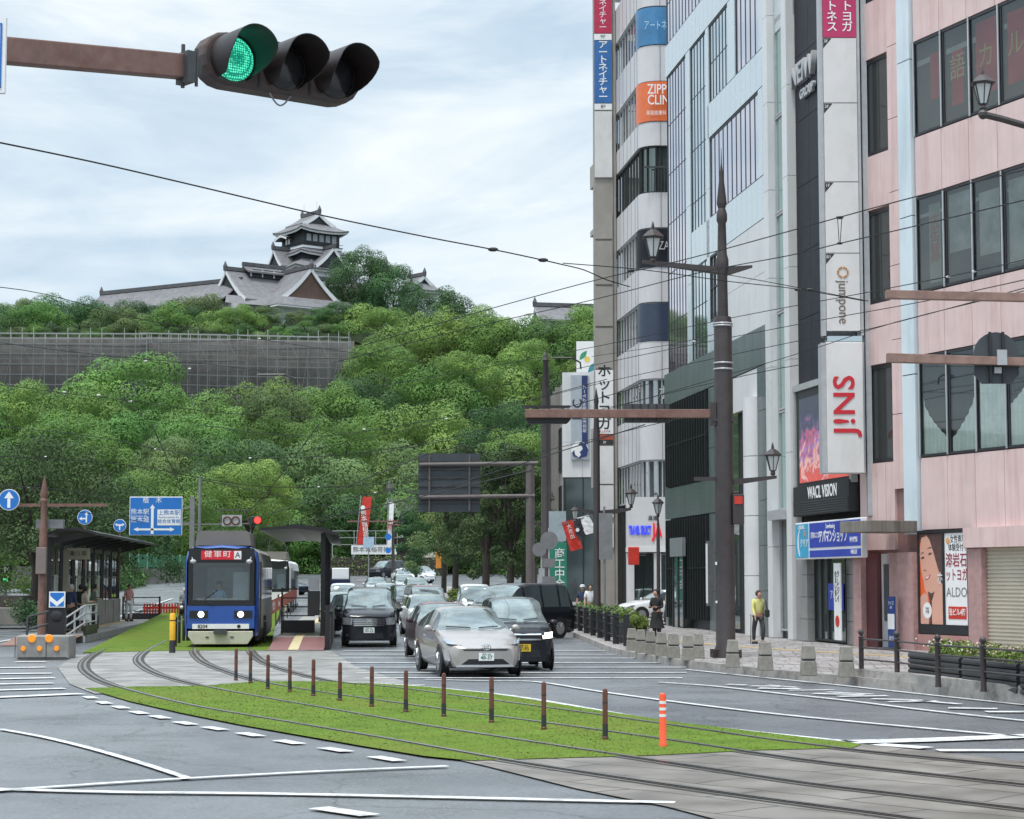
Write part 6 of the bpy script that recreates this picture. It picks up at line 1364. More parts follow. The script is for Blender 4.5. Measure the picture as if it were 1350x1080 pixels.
pl_ = thing('stone_planter', 'long dark stone planter wall below the hedge by the parking sign', 'planter', (at(-40, 765, 84).x, 84, .15)); part('wall', [(0, 3.7, -.5, 2.2, 0, .75)], STONEW, pl_, bevel=.04)
p = gz(38, 80, .15); bs_ = thing('bush', 'round dark bush at the left shelter corner by the kerb', 'bush', p); leaf_cloud('foliage', 72, [((.25 * sin(k * 2.1), .3 * cos(k * 1.7), .35 + .1 * k), .5) for k in range(6)], .12, 260, LM['d'], bs_); part('stem', [(-.05, .05, -.05, .05, 0, .5)], BARK, bs_)
# retaining wall with green mesh fence on the far left street
rw = Fac((at(150, 765, 178).x, 178), (at(262, 765, 200).x, 200), 'retaining_wall', 'long low stone retaining wall along the far left street', 'wall'); zr_ = road_z(185)
part('wall', [(-25, rw.L, 0, .8, zr_ - .3, zr_ + 1.5)], STONEW, rw.root)
mf = thing('mesh_fence', 'bright green mesh fence on top of the retaining wall', 'fence', rw.A + Vector((0, 0, zr_ + 1.5)), rw.rz)
gm = mat('green_mesh', (.05, .22, .12), .6, alpha=.55); part('mesh', [(4, rw.L, .1, .13, .1, 1.3)], gm, mf); [part('post', [(4 + k * 2.2, 4.06 + k * 2.2, .08, .16, 0, 1.4)], M['lgrey'], mf) for k in range(int(rw.L / 2.2) - 2)]
# ================================================================ POLES AND LAMPS
def lantern(par, c, s=1.0, post=True, lit=MATS['sign_white'] if 'sign_white' in MATS else None):
    """hexagonal street lantern hanging over point c (its foot)"""
    x, y, z = c; b = MB(); b.lathe([(.06 * s, 0), (.09 * s, .06 * s), (.07 * s, .12 * s), (.11 * s, .16 * s)], 6, c); b.lathe([(.29 * s, .62 * s), (.31 * s, .66 * s), (.16 * s, .80 * s), (.05 * s, .86 * s), (.045 * s, .93 * s), (.012 * s, 1.05 * s)], 6, c)
    for k in range(6):
        t = 2 * pi * (k + .5) / 6; b.bar((x + .10 * s * cos(t), y + .10 * s * sin(t), z + .16 * s), (x + .225 * s * cos(t), y + .225 * s * sin(t), z + .63 * s), .022 * s)
    lf = b.build('lantern', M['brown'], par); g = MB(); g.lathe([(.09 * s, .165 * s), (.205 * s, .615 * s)], 6, c); g.build('lamp_glass', mat('lantern_glass', (.55, .58, .58), .25, 0, .05), lf); return lf
# main pole
mp_ = gnd(957, 867, .15); YP = mp_.y
def hz_(py, Y=YP, px=957): return at(px, py, Y).z - .15
pole = thing('lamp_post', 'big dark brown pole with spire, two lanterns and a rusty beam at the pavement corner', 'street lamp', (mp_.x, YP, .15))
b = MB(); b.lathe([(.36, 0), (.36, .04), (.24, .3), (.235, 2.8), (.225, hz_(424)), (.2, hz_(418))], 20); b.build('pole', M['brown'], pole, smooth=True)
b = MB(); b.lathe([(.14, hz_(424)), (.125, hz_(360)), (.16, hz_(352)), (.16, hz_(343)), (.12, hz_(335)), (.10, hz_(295)), (.135, hz_(291)), (.135, hz_(283)), (.09, hz_(275)), (.12, hz_(270)), (.13, hz_(268)), (.015, hz_(215)), (.005, hz_(195))], 14); b.build('spire', M['brown'], pole, smooth=.5)
b = MB()
for k in range(4): a = pi / 4 + k * pi / 2; b.cbox((cos(a) * .33, sin(a) * .33, .1), (.3, .05, .2), a)
b.build('foot_flange', M['brown'], pole)
b = MB(); 
for py in (487, 479, 430, 427): b.lathe([(.245, hz_(py) - .02), (.255, hz_(py)), (.245, hz_(py) + .02)], 18)
b.build('steel_band', M['lgrey'], pole)
b = MB(); b.prism([(-2.0, 0, hz_(347)), (-2.0, 0, hz_(343)), (-.1, 0, hz_(352)), (0, 0, hz_(360)), (-.1, 0, hz_(362))], (0, -.05, 0), (0, .05, 0)); b.prism([(.1, 0, hz_(352)), (.75, 0, hz_(350)), (.75, 0, hz_(353)), (.1, 0, hz_(364))], (0, -.05, 0), (0, .05, 0)); b.build('lamp_arm', M['brown'], pole)
lantern(pole, (at(861, 347, YP).x - mp_.x, 0, hz_(347)), 1.0)
b = MB(); b.prism([(.2, 0, hz_(632)), (1.3, 0, hz_(627)), (1.3, 0, hz_(631)), (.2, 0, hz_(640))], (0, -.04, 0), (0, .04, 0)); b.box(-.75, -.2, -.04, .04, hz_(634), hz_(629)); b.build('lamp_arm', M['brown'], pole)
lantern(pole, (at(1019, 627, YP).x - mp_.x, 0, hz_(627)), .78)
b = MB(); b.cbox((.32, -.12, hz_(672)), (.28, .25, .75)); b.cbox((.2, -.05, hz_(650)), (.3, .1, .08)); ps = b.build('pedestrian_signal', M['brown'], pole, bevel=.02); MB().box(.22, .42, -.26, -.245, hz_(665), hz_(655)).build('signal_lens', M['red'], ps)
part('cable_clip', [(-.26, -.22, -.2, -.16, hz_(745), hz_(741)), (-.26, -.22, -.2, -.16, hz_(795), hz_(792))], M['white'], pole)
# rusty beam with signals seen from behind
YB = YP - .05; x0 = at(692, 545, YB).x - mp_.x; zb_ = hz_(545)
part('beam', [(x0, -.2, -.1, .1, hz_(551), hz_(540))], M['rust'], pole, bevel=.01); part('beam_bracket', [(-.3, .3, -.16, .16, hz_(556), hz_(552) + .005), (-.34, -.2, -.14, .14, hz_(561), hz_(531))], M['brown'], pole)
sgx0, sgx1 = at(693, 545, YB).x - mp_.x, at(752, 545, YB).x - mp_.x
b = MB(); b.prism([(sgx0 + .08, 0, hz_(558)), (sgx0, 0, hz_(552)), (sgx0, 0, hz_(541)), (sgx1, 0, hz_(538)), (sgx1 + .02, 0, hz_(552)), (sgx1 - .08, 0, hz_(558))], (0, .12, 0), (0, .32, 0)); sgn = b.build('signal_box', M['black'], pole, bevel=.03)
b = MB()
for k in range(3): u = sgx0 + .25 + k * .33; b.cyl((u, .32, (hz_(541) + hz_(556)) / 2), (u, .55, (hz_(541) + hz_(556)) / 2), .13, .13, 14)
b.build('visor', M['black'], sgn); part('signal_roof', [(sgx0 - .1, sgx1, .1, .5, hz_(536), hz_(534))], M['black'], sgn)
u0, u1 = at(823, 545, YB).x - mp_.x, at(883, 545, YB).x - mp_.x
part('sign_back', [(u0, u1, .12, .16, hz_(557), hz_(532))], M['dgrey'], pole); part('sign_rib', [(u0 + k * .2, u0 + .03 + k * .2, .09, .118, hz_(557), hz_(532)) for k in range(1, 6)], M['black'], pole)
# slim lamp poles further along
def slim_pole(label, px, Y, top_py, arm, r=.11, thin_top=None, lampY=None, s=.85, group=None):
    p = gz(px, Y, .15); t = thing('lamp_post', label, 'street lamp', p, 0, group)
    H = at(px, top_py, Y).z - p.z; b = MB(); b.lathe([(r * 1.5, 0), (r * 1.5, .3), (r, .5), (r * .9, H * .8), (r * .5, H - .6), (r * .7, H - .5), (.01, H)], 12); b.build('pole', M['brown'], t, smooth=.6)
    for (apx, apy) in arm:
        z = at(px, apy, Y).z - p.z; x = at(apx, apy, Y).x - p.x; s_ = 1 if x > 0 else -1
        b = MB(); b.prism([(0, 0, z - .35), (0, 0, z - .1), (x, 0, z + .02), (x, 0, z - .08)], (0, -.035, 0), (0, .035, 0)); b.prism([(0, 0, z - .3), (0, 0, z - .1), (-s_ * .7, 0, z + .0), (-s_ * .7, 0, z - .06)], (0, -.035, 0), (0, .035, 0)); b.build('lamp_arm', M['brown'], t); lantern(t, (x, 0, z), s)
    return t
slim_pole('slim brown pole with a lantern arm standing behind the fence planters', 787, 73, 392 + 120, [(832, 670)], .14)
slim_pole('single post lantern in front of the red lettered shop fascia', 868, 76, 672 + 3, [], .075)
t = [o for o in C.objects if o.name.startswith('lamp_post')][-1]; lantern(t, (0, 0, at(868, 682, 76).z - t.location.z), .85)
slim_pole('tall thick pole with a lantern at its side, just beyond the sign gantry', 720, 97, 462, [(758, 688)], .27)
p_ = [o for o in C.objects if o.name.startswith('lamp_post')][-1]
slim_pole('distant lamp post half hidden among the street trees with one small lantern', 706, 125, 650, [(727, 697)], .12)
# sign gantry seen from the back
YGt = 86; p = gz(699, YGt, .15); g_ = thing('sign_gantry', 'thick post carrying the back of a wide road sign on two pipes', 'road sign', p)
def zg_(py): return at(699, py, YGt).z - p.z
b = MB(); b.lathe([(.3, 0), (.2, .1), (.19, zg_(612)), (.12, zg_(609))], 16); b.build('post', M['brown'] if False else mat('taupe_pole', (.13, .11, .105), .5, 0, .15), g_, smooth=.6)
xl = at(553, 650, YGt).x - p.x; xr = at(633, 650, YGt).x - p.x; TP = MATS['taupe_pole']
b = MB(); b.cyl((xl, -.12, zg_(613)), (.35, -.12, zg_(611)), .09, .09, 10); b.cyl((xl, -.12, zg_(656)), (.2, -.12, zg_(654)), .09, .09, 10); b.build('pipe', TP, g_)
SBK = mat('sign_back_slate', (.05, .06, .068), .6, 0, .12, 2); part('sign_board', [(xl - .05, xr, .0, .05, zg_(675), zg_(598))], SBK, g_)
part('sign_rib', [(xl - .05, xr, -.04, -.001, zg_(598 + k * 11), zg_(598 + k * 11) + .07) for k in range(1, 7)], M['dgrey'], g_); part('sign_stay', [(xl + .4, xl + .47, -.1, -.045, zg_(674), zg_(600)), (xr - .5, xr - .43, -.1, -.045, zg_(674), zg_(600))], TP, g_)
# small signs by the gantry (backs) and the green board
def sign_pole(label, px, Y, H, discs=(), boards=(), cat='road sign', r=.04, m=M['lgrey'], zb=.15, group=None, backs=True):
    p = gz(px, Y, zb); t = thing('road_sign', label, cat, p, 0, group); b = MB(); b.cyl((0, 0, 0), (0, 0, H), r, r, 10); b.build('post', m, t)
    for (x, z, rr, mm) in discs: MB().disc((x, -r - .02, z), (0, -1, 0), rr, 26, .03).build('sign_disc', mm, t)
    for (x, z, w_, h, mm) in boards: MB().box(x - w_ / 2, x + w_ / 2, -r - .035, -r - .005, z - h / 2, z + h / 2).build('sign_board', mm, t)
    return t
sign_pole('grey backed round sign on a pale post between gantry and pole', 724, 80, 4.0, [(0, 3.5, .36, M['grey'])], [(0, 2.6, .5, .35, M['grey']), (0, 1.9, .55, .3, M['grey'])])
sign_pole('narrow grey sign post left of the round backed sign', 714, 84, 3.6, [(-.1, 3.2, .3, M['grey'])], [(0, 2.1, .25, .6, M['lgrey'])])
gs = sign_pole('tall green board with white characters beside the pale sign post', 735, 92, 5.2, boards=[(0, 2.3, .85, 2.7, mat('board_green', (.02, .22, .14), .5)), (0, 4.4, .8, 1.4, mat('board_pale_blue', (.35, .42, .45), .5))], m=M['grey'])
text('商\n工\n中\n金', .5, M['text_white'], gs, (.1, -.085, 2.4), line=.95, ext=.003, bold=.004)
sign_pole('grey metal sign back fixed beside the slim brown pole', 797, 72.5, 4.6, boards=[(.05, 3.5, .5, 1.7, M['grey'])], m=M['grey'])
# flags on the low building corner
for i, (px, py, mm, aa, lab) in enumerate([(748, 690, M['red'], -.6, 'red slanting flag hanging nearest the green board'), (757, 688, M['text_dark'], -.45, 'black slanting flag with a white crest'), (768, 684, M['signwhite'], -.3, 'white slanting flag beside the slim pole')]):
    p = at(px, py, 84); f = thing('flag', lab, 'flag', p, 0); b = MB(); b.bar((-.6, 0, -.15), (.6, 0, .25), .03); b.build('flag_pole', M['grey'], f)
    f.scale = (.72, .72, .72); b = MB(); rows = [[Vector((-.35 + .7 * u + .55 * v, .04 * sin(u * 6 + v * 4), .05 + .18 * u - v * (1.7 if i == 0 else 1.0))) for u in [0, .33, .66, 1]] for v in [0, .25, .5, .75, 1]]; b.grid(rows); b.build('cloth', mm, f)
    if i < 2: text('大\n売\n出' if i == 0 else '●', .3, M['text_white'], f, (.2, -.06, -.5), rot=(pi / 2, -.3, 0), ext=.002)
# ================================================================ RIGHT EDGE: beams, lantern, round sign backs
YE = 30.0; xe = at(1400, 400, YE).x
rp_ = thing('signal_pole', 'rusty beams and lantern arm reaching in before the pink tiles, holding a round sign back', 'street lamp', (xe, YE, 0))
def ze(py): return at(1300, py, YE).z
def xe_(px, py=400): return at(px, py, YE).x - xe
b = MB(); b.lathe([(.2, 0.1), (.18, 9.6), (.05, 10.2)], 14); b.build('pole', M['brown'], rp_)
for (y0, y1, ya, yb) in [(383, 394, 388, 399), (466, 478, 474, 484)]:
    b = MB(); b.prism([(xe_(1168), 0, ze(y1)), (xe_(1168), 0, ze(y0)), (0, 0, ze(ya)), (0, 0, ze(yb))], (0, -.07, 0), (0, .07, 0)); b.build('beam', mat('rust_pinkish', (.27, .165, .135), .6, 0, .2, 4, stain=((.14, .07, .05), .5, (1, 1, 1), 5)), rp_, bevel=.006)
lx = xe_(1296, 145); b = MB(); b.tube([(lx, 0, ze(151)), (lx + .25, 0, ze(156)), (0, 0, ze(178))], .055, 8); b.sph((lx, 0, ze(151)), .08, 8); b.build('lamp_arm', M['brown'], rp_)
lantern(rp_, (lx, 0, ze(146)), .66)
for k, (a, c, top, bot) in enumerate([(1286, 1345, 437, 505)]):
    xa_, xc_2 = xe_(a, 470), xe_(c, 470); cxm = (xa_ + xc_2) / 2; rr = (xc_2 - xa_) / 2
    pts = [(xa_, 0, ze(bot - 12)), (xa_ + .12, 0, ze(bot))] + [(xc_2 - .12, 0, ze(bot)), (xc_2, 0, ze(bot - 12))] + [(cxm + rr * cos(t * pi / 12), 0, ze(top) - rr + rr * sin(t * pi / 12)) for t in range(13)]
    b = MB(); b.prism(pts, (0, .09, 0), (0, .14, 0)); b.build('sign_back', SBK, rp_)
    part('sign_rib', [(cxm - .12, cxm - .08, .05, .088, ze(bot), ze(top)), (cxm + .08, cxm + .12, .05, .088, ze(bot), ze(top))], M['black'], rp_)
part('clamp', [(cxm - .03, cxm + .12, -.09, -.071, ze(482), ze(462)), (cxm - .05, cxm + .06, .02, .05, ze(492), ze(484))], M['lgrey'], rp_)
# ================================================================ TRAFFIC SIGNAL TOP LEFT
YS1 = 12.2; cS = at(373, 90.5, YS1 + .7)
RUST2 = mat('rust_signal', (.06, .044, .04), .6, 0, .25, 5, stain=((.12, .045, .03), .5, (1, 1, 1), 7), rvar=.1)
ts_ = thing('traffic_light', 'horizontal three lens traffic light showing green, hanging large against the sky', 'traffic light', cS, radians(36))
W1 = .60; H1 = .178
def stadium(w_, h, n=8, tilt=0):
    P = []
    for k in range(n + 1): t = -pi / 2 + pi * k / n; P.append((w_ - h + h * cos(t), h * sin(t)))
    for k in range(n + 1): t = pi / 2 + pi * k / n; P.append((-w_ + h + h * cos(t), h * sin(t)))
    return P
b = MB(); b.prism([(x, 0, z) for x, z in stadium(W1, H1)], (0, -.02, 0), (0, .15, 0)); b.build('housing', RUST2, ts_, bevel=.02)
LENS_G = bpy.data.materials.new('green_led'); LENS_G.use_nodes = True; _t = LENS_G.node_tree; _b = _t.nodes['Principled BSDF']
_tc = N(_t, 'ShaderNodeTexCoord'); _v = N(_t, 'ShaderNodeTexVoronoi'); _v.inputs['Scale'].default_value = 62; _v.inputs['Randomness'].default_value = .25; _r = N(_t, 'ShaderNodeValToRGB'); _r.color_ramp.elements[0].position = .1; _r.color_ramp.elements[0].color = (.12, 1.0, .62, 1); _r.color_ramp.elements[1].position = .55; _r.color_ramp.elements[1].color = (.0, .16, .10, 1)
_t.links.new(_tc.outputs['Object'], _v.inputs[0]); _t.links.new(_v.outputs[0], _r.inputs[0]); _t.links.new(_r.outputs[0], _b.inputs['Emission Color']); _b.inputs['Emission Strength'].default_value = 1.15; _b.inputs['Base Color'].default_value = (.0, .05, .03, 1)
DARKLENS = mat('dark_lens', (.03, .028, .03), .18, 0, .3, 20)
VIS = mat('visor_dark', (.022, .017, .016), .5, 0, .3, 6, stain=((.06, .03, .025), .4, (1, 1, 1), 5))
for k in range(3):
    cxs = -.385 + k * .385; hs = MB(); hs.lathe([(.165, 0), (.165, .02)], 28)
    L1_ = MB(); L1_.M = Matrix.Translation((cxs, -.03, 0)) @ Matrix.Rotation(pi / 2, 4, 'X'); prof = [(.148, 0), (.14, .012), (.1, .03), (.05, .038), (.004, .04)]; L1_.lathe(prof, 28)
    L1_.build('lens', LENS_G if k == 0 else DARKLENS, ts_, smooth=2)
    # cowl visor: open at the bottom, tilted slightly down, long at the top
    v = MB(); rows = []; 
    for j in range(25):
        t = radians(-52) + radians(284) * j / 24; dd_ = .09 + .25 * max(0, min(1, (sin(t) + .75) / 1.0)) ** .6
        rows.append([Vector((cxs + .165 * cos(t), -.02, .165 * sin(t))), Vector((cxs + .158 * cos(t), -.02 - dd_, .158 * sin(t) - .0))])
    v.grid(rows); rin = [[Vector((cxs + (p[0].x - cxs) * .965, p[0].y, p[0].z * .965)), Vector((cxs + (p[1].x - cxs) * .965, p[1].y, p[1].z * .965))] for p in rows]
    v.grid(rin); v.grid([[r[1] for r in rows], [r[1] for r in rin]]); v.build('visor', VIS, ts_, smooth=1.2)
b = MB(); b.tube([(-.1 + .1 * 0 + .16 * (k / 10), -.0, -H1 - .075 * sin(pi * k / 10)) for k in range(11)], .006, 5); b.build('cable_loop', M['grey'], ts_)
part('seam', [(-.2, -.185, -.024, -.0205, -H1 * .9, H1 * .9), (.185, .2, -.024, -.0205, -H1 * .9, H1 * .9)], M['black'], ts_)
# beam to the left, coming nearer
inv = Matrix.Rotation(-radians(36), 4, 'Z')
def loc_of(P): return inv @ (Vector(P) - cS)
pR = at(250, 89, 12.35); pL = at(-60, 61, 11.2); pL.z = at(-60, 61, 11.2).z
zR = at(250, 89, 12.35).z; bL = loc_of(pL); bR = loc_of(pR)
b = MB(); b.bar(bL, bR, .09, .155); b.build('beam', M['rust'], ts_, bevel=.008)
b = MB(); q = loc_of(at(245, 90, 12.3)); b.cbox(q, (.06, .14, .20), .1); b.cbox(q + Vector((.05, 0, .02)), (.1, .05, .1)); b.cyl(q + Vector((-.02, 0, -.13)), q + Vector((-.02, 0, .15)), .014, .014, 6); b.cyl(q + Vector((.05, -.05, -.12)), q + Vector((.05, -.05, .12)), .012, .012, 6); b.build('clamp', M['dgrey'], ts_)
# edge of the big sign at the left border
p = at(7, 72, 10.9); es = thing('road_sign', 'edge of a white road sign with thin blue border on the near rusty beam', 'road sign', p)
part('board', [(-1.2, 0, 0, .03, -.22, .215)], M['signwhite'], es); b = MB(); b.box(-.9, -.018, -.006, -.001, -.19, -.185); b.box(-.03, -.02, -.006, -.001, -.19, .18); b.box(-.9, -.03, -.006, -.001, .175, .18); b.build('border', M['blue'], es); MB().disc((-.06, -.006, -.15), (0, -1, 0), .04, 14, .004).build('shield', M['blue'], es)
# ================================================================ PEOPLE
SKIN = mat('skin', (.48, .27, .19), .6, 0, .05)
def skin_obj(name, V, E, Rd, m, par, root=0, lv=2):
    me = bpy.data.meshes.new(name); me.from_pydata([tuple(v) for v in V], E, []); me.materials.append(m)
    o = bpy.data.objects.new(name, me); C.objects.link(o); o.parent = par
    sk = o.modifiers.new('skin', 'SKIN'); sk.use_smooth_shade = True
    if not me.skin_vertices: me.skin_vertices.new()
    for i, r in enumerate(Rd):
        d = me.skin_vertices[0].data[i]; d.radius = (r, r) if not isinstance(r, tuple) else r; d.use_root = (i == root)
    su = o.modifiers.new('sub', 'SUBSURF'); su.levels = lv - 1; su.render_levels = lv - 1
    return o
def person(label, pos, yaw, H=1.65, shirt=None, legs=None, hair=(.02, .015, .012), pose='stand', skirt=None, longsleeve=False, hat=None, bag=None, arm=(0, 0), group=None, hands='down'):
    t = thing('person', label, 'person', pos, yaw, group); s = H / 1.7
    sit = pose == 'sit'; wk = .16 if pose == 'walk' else .03; ph = .50 if sit else .92; lean = .06 if pose == 'lean' else 0.0
    def P(x, y, z): return Vector((x * s, y * s, z * s))
    pel = P(0, 0, ph); ch = P(0, -lean, ph + .34); nk = P(0, -.02 - lean * 1.5, ph + .52); V = [pel, P(0, -lean * .5, ph + .17), ch, nk, P(0, -.03 - lean * 1.6, ph + .59), P(0, -.035 - lean * 1.6, ph + .67), P(0, -.03 - lean * 1.6, ph + .75)]
    Rd = [.125, .115, .13, .055, .055, .082, .07]; E = [(i, i + 1) for i in range(6)]
    jt = {}
    for sd in (-1, 1):
        k = len(V); hip = P(sd * .09, 0, ph - .05)
        if sit: kn = P(sd * .12, -.42, ph); an = P(sd * .12, -.40, .09); toe = P(sd * .13, -.53, .03)
        else: kn = P(sd * .10, -sd * wk * .8 - .02, .49); an = P(sd * .105, sd * wk * -.6 + .02, .085); toe = P(sd * .12, sd * wk * -.6 - .12, .035)
        V += [hip, kn, an, toe]; Rd += [.09, .06, .042, .035]; E += [(0, k), (k, k + 1), (k + 1, k + 2), (k + 2, k + 3)]; jt['leg%d' % sd] = (hip, kn, an, toe)
        k = len(V); sh = P(sd * .175, -lean * 1.2, ph + .47)
        if hands == 'front' or sit: el = P(sd * .23, -.02, ph + .20); wr = P(sd * .13, -.24, ph + .20); hd = P(sd * .09, -.30, ph + .21); fd = Vector((-sd * .2, -1, .0))
        elif hands == 'up' and sd > 0: el = P(sd * .27, -.05, ph + .28); wr = P(sd * .16, -.16, ph + .48); hd = P(sd * .13, -.17, ph + .55); fd = Vector((0, 0, 1))
        else: el = P(sd * .225, .02 + sd * wk * .4, ph + .20); wr = P(sd * .235, -.06 + sd * wk * .8, ph - .03); hd = P(sd * .235, -.08 + sd * wk * .8, ph - .10); fd = Vector((0, -.12, -1))
        V += [sh, el, wr, hd]; Rd += [.058, .042, .028, (.034, .018)]; E += [(2, k), (k, k + 1), (k + 1, k + 2), (k + 2, k + 3)]; jt['arm%d' % sd] = (sh, el, wr)
        fd.normalize(); side = fd.orthogonal().normalized(); base = k + 3
        for q, (o_, ln) in enumerate([(-.028, .062), (-.010, .072), (.009, .068), (.026, .055)]):
            i0 = len(V); r0 = hd + side * o_ * s + fd * .02 * s; V += [r0 + fd * ln * .5 * s, r0 + fd * ln * s + Vector((0, -.008, 0))]; Rd += [.009, .008]; E += [(base, i0), (i0, i0 + 1)]
        i0 = len(V); V += [hd - side * .035 * s - fd * .005, hd - side * .05 * s + fd * .03 * s]; Rd += [.010, .009]; E += [(base, i0), (i0, i0 + 1)]
    Rd = [tuple(a * s for a in r) if isinstance(r, tuple) else r * s for r in Rd]
    b_ = skin_obj('body', V, E, Rd, SKIN, t)
    # clothes
    sv = [pel, V[1], ch, V[3] - Vector((0, 0, .02 * s))]; sr = [.145, .135, .15, .075]; se = [(0, 1), (1, 2), (2, 3)]
    for sd in (-1, 1):
        sh, el, wr = jt['arm%d' % sd]; k = len(sv); sv += [sh, el.lerp(sh, 0 if longsleeve else .1)]; sr += [.074, .055]; se += [(2, k), (k, k + 1)]
        if longsleeve: sv.append(wr); sr.append(.042); se.append((k + 1, k + 2))
    skin_obj('shirt', sv, se, [r * s for r in sr], shirt, t)
    if skirt:
        q = MB(); q.lathe([(.15 * s, (ph + .05) * s), (.19 * s, (ph - .15) * s), (.26 * s, (ph - .48) * s), (.27 * s, (ph - .5) * s)], 14, cap=False); q.build('skirt', skirt, t, smooth=2)
    lv = [pel + Vector((0, 0, .04 * s))]; lr = [.14]; le = []
    for sd in (-1, 1):
        hip, kn, an, toe = jt['leg%d' % sd]; k = len(lv); lv += [hip, kn, an + Vector((0, 0, .02))]; lr += [.105, .078, .062]; le += [(0, k), (k, k + 1), (k + 1, k + 2)]
    if legs: skin_obj('trousers', lv, le, [r * s for r in lr], legs, t)
    q = MB()
    for sd in (-1, 1):
        an, toe = jt['leg%d' % sd][2:]; q.cbox(((an.x + toe.x) / 2, (an.y + toe.y) / 2 - .01, .04), (.095 * s, .27 * s, .08), 0)
    sh_ = q.build('shoes', M['text_dark'], t, bevel=.025)
    hm = mat('hair_%02d' % int(hair[0] * 100), hair, .7, 0, .3, 20); hc = V[5]
    q = MB(); q.sph(hc + Vector((0, .018 * s, .03 * s)), .104 * s, 12, (.93, 1.0, 1.05)); hr = q.build('hair', hm, t, smooth=2)
    q = MB(); q.sph(hc + Vector((0, -.055 * s, -.012 * s)), .075 * s, 12, (.92, .7, 1.15)); q.sph(hc + Vector((0, -.115 * s, -.015 * s)), .014 * s, 6); q.build('face', SKIN, t, smooth=2)
    q = MB(); 
    for sd in (-1, 1): q.sph(hc + Vector((sd * .03 * s, -.104 * s, .008 * s)), .009 * s, 6)
    q.box(hc.x - .02 * s, hc.x + .02 * s, hc.y - .109 * s, hc.y - .103 * s, hc.z - .052 * s, hc.z - .046 * s); q.build('eyes_and_mouth', M['text_dark'], t)
    if hat: q = MB(); q.lathe([(.13 * s, hc.z + .055 * s), (.105 * s, hc.z + .065 * s), (.10 * s, hc.z + .13 * s), (.05 * s, hc.z + .155 * s)], 14, (hc.x, hc.y, 0)); q.build('cap', hat, t, smooth=.8)
    return t, jt
cl = lambda n, c: mat('cloth_' + n, c, .85, 0, .12, 6)
NV, WH, BK, YL, BE, GN, PK_, DKG = cl('navy', (.03, .045, .10)), cl('white', (.72, .73, .75)), cl('black', (.018, .018, .02)), cl('pale_yellow', (.62, .60, .22)), cl('beige', (.5, .43, .34)), cl('green', (.09, .12, .09)), cl('pink', (.6, .3, .3)), cl('charcoal', (.05, .05, .055))
p = gnd(1000, 849, .15); t, jt = person('woman in a pale yellow blouse walking with a stick beside the round white column', p, radians(25), 1.58, YL, DKG, (.05, .02, .012), 'walk', longsleeve=True, hands='down')
stk = thing('walking_stick', 'thin dark walking stick in the hand of the woman in yellow', 'walking stick', p + Vector((-.26, -.22, 0))); b = MB(); b.cyl((0, 0, 0), (.02, .02, .84), .012, .012, 6); b.tube([(.02, .02, .84), (.02, .06, .88), (.02, .12, .86)], .012, 5); b.build('shaft', M['black'], stk)
hb = thing('handbag', 'black shoulder bag on the hip of the woman in yellow', 'bag', p + Vector((.27, -.02, .80))); MB().box(-.06, .06, -.13, .13, 0, .22).build('bag', BK, hb, bevel=.03); b = MB(); b.tube([(0, -.1, .2), (-.05, -.03, .5), (0, .08, .2)], .009, 5); b.build('strap', BK, hb)
p = gnd(866, 845, .15); person('woman in long black clothes standing behind the stone bollards, looking down', p, radians(-35), 1.60, BK, DKG, (.015, .012, .01), 'stand', skirt=BK, longsleeve=True, hands='front')
p = gz(778, 80, .15); person('man in a white shirt and black trousers walking behind the fence planters', p, radians(5), 1.72, WH, BK, (.02, .015, .012), 'walk', hands='down')
p = gz(768, 82, .15); person('person in a navy top and pale cap beside the man in the white shirt', p, radians(-10), 1.68, NV, DKG, (.04, .03, .03), 'stand', hat=WH)
p = gz(880, 84, .15); person('passer-by with a pink top between the post lantern and the granite corner', p, radians(80), 1.6, PK_, DKG, (.03, .015, .012), 'walk')
for i, (px, sh_, lab) in enumerate([(714 - 47, WH, 'far pedestrian in white beyond the white box van'), (741 - 47, PK_, 'far pedestrian in pink under the street trees')]): person(lab, gz(px + 47, 118 + i * 3, .15), radians(20 * i), 1.65, sh_, DKG, pose='walk')
# scooter rider and tram driver
person('scooter rider in grey with a white helmet on the left carriageway', gz(243, 92, .22) + Vector((0, .25, .18)), 0, 1.7, cl('grey', (.22, .23, .25)), DKG, (.6, .6, .6), 'sit', longsleeve=True)
dv = tr1.matrix_basis @ Vector((-.12, 1.0, .75)); person('tram driver in a light blue shirt seated behind the windscreen', dv, radians(5), 1.66, cl('light_blue', (.28, .42, .6)), DKG, (.03, .03, .03), 'sit', hands='front', hat=cl('cap_navy', (.03, .04, .08)))
# ================================================================ LEFT PLATFORM AND SHELTER
A_ = gnd(116, 847); PL_rz = atan(.089)
plat = thing('tram_platform', 'left hand tram platform with wet paved top beside the turf', 'platform', A_, PL_rz)
PT_TOP = mat('platform_top_wet', (.34, .32, .30), .35, 0, .15, .8, rvar=.12); DW = mat('platform_rust_tile', (.22, .12, .09), .6, 0, .15, 3)
b = MB(); b.prism([(-2.3, 0, 0), (0, 0, 0), (0, 27, 0), (-1.6, 27, 0)], (0, 0, .0), (0, 0, .22)); b.build('slab', M['concrete'], plat)
b = MB(); b.prism([(-2.3, 0.1, 0), (-.06, 0.1, 0), (-.06, 26.9, 0), (-1.5, 26.9, 0)], (0, 0, .222), (0, 0, .235)); b.build('paved_top', PT_TOP, plat)
b = MB(); b.prism([(-1.4, .2, 0), (-1.05, .2, 0), (-1.0, 26, 0), (-1.3, 26, 0)], (0, 0, .236), (0, 0, .242)); b.build('tactile_strip', TACT, plat)
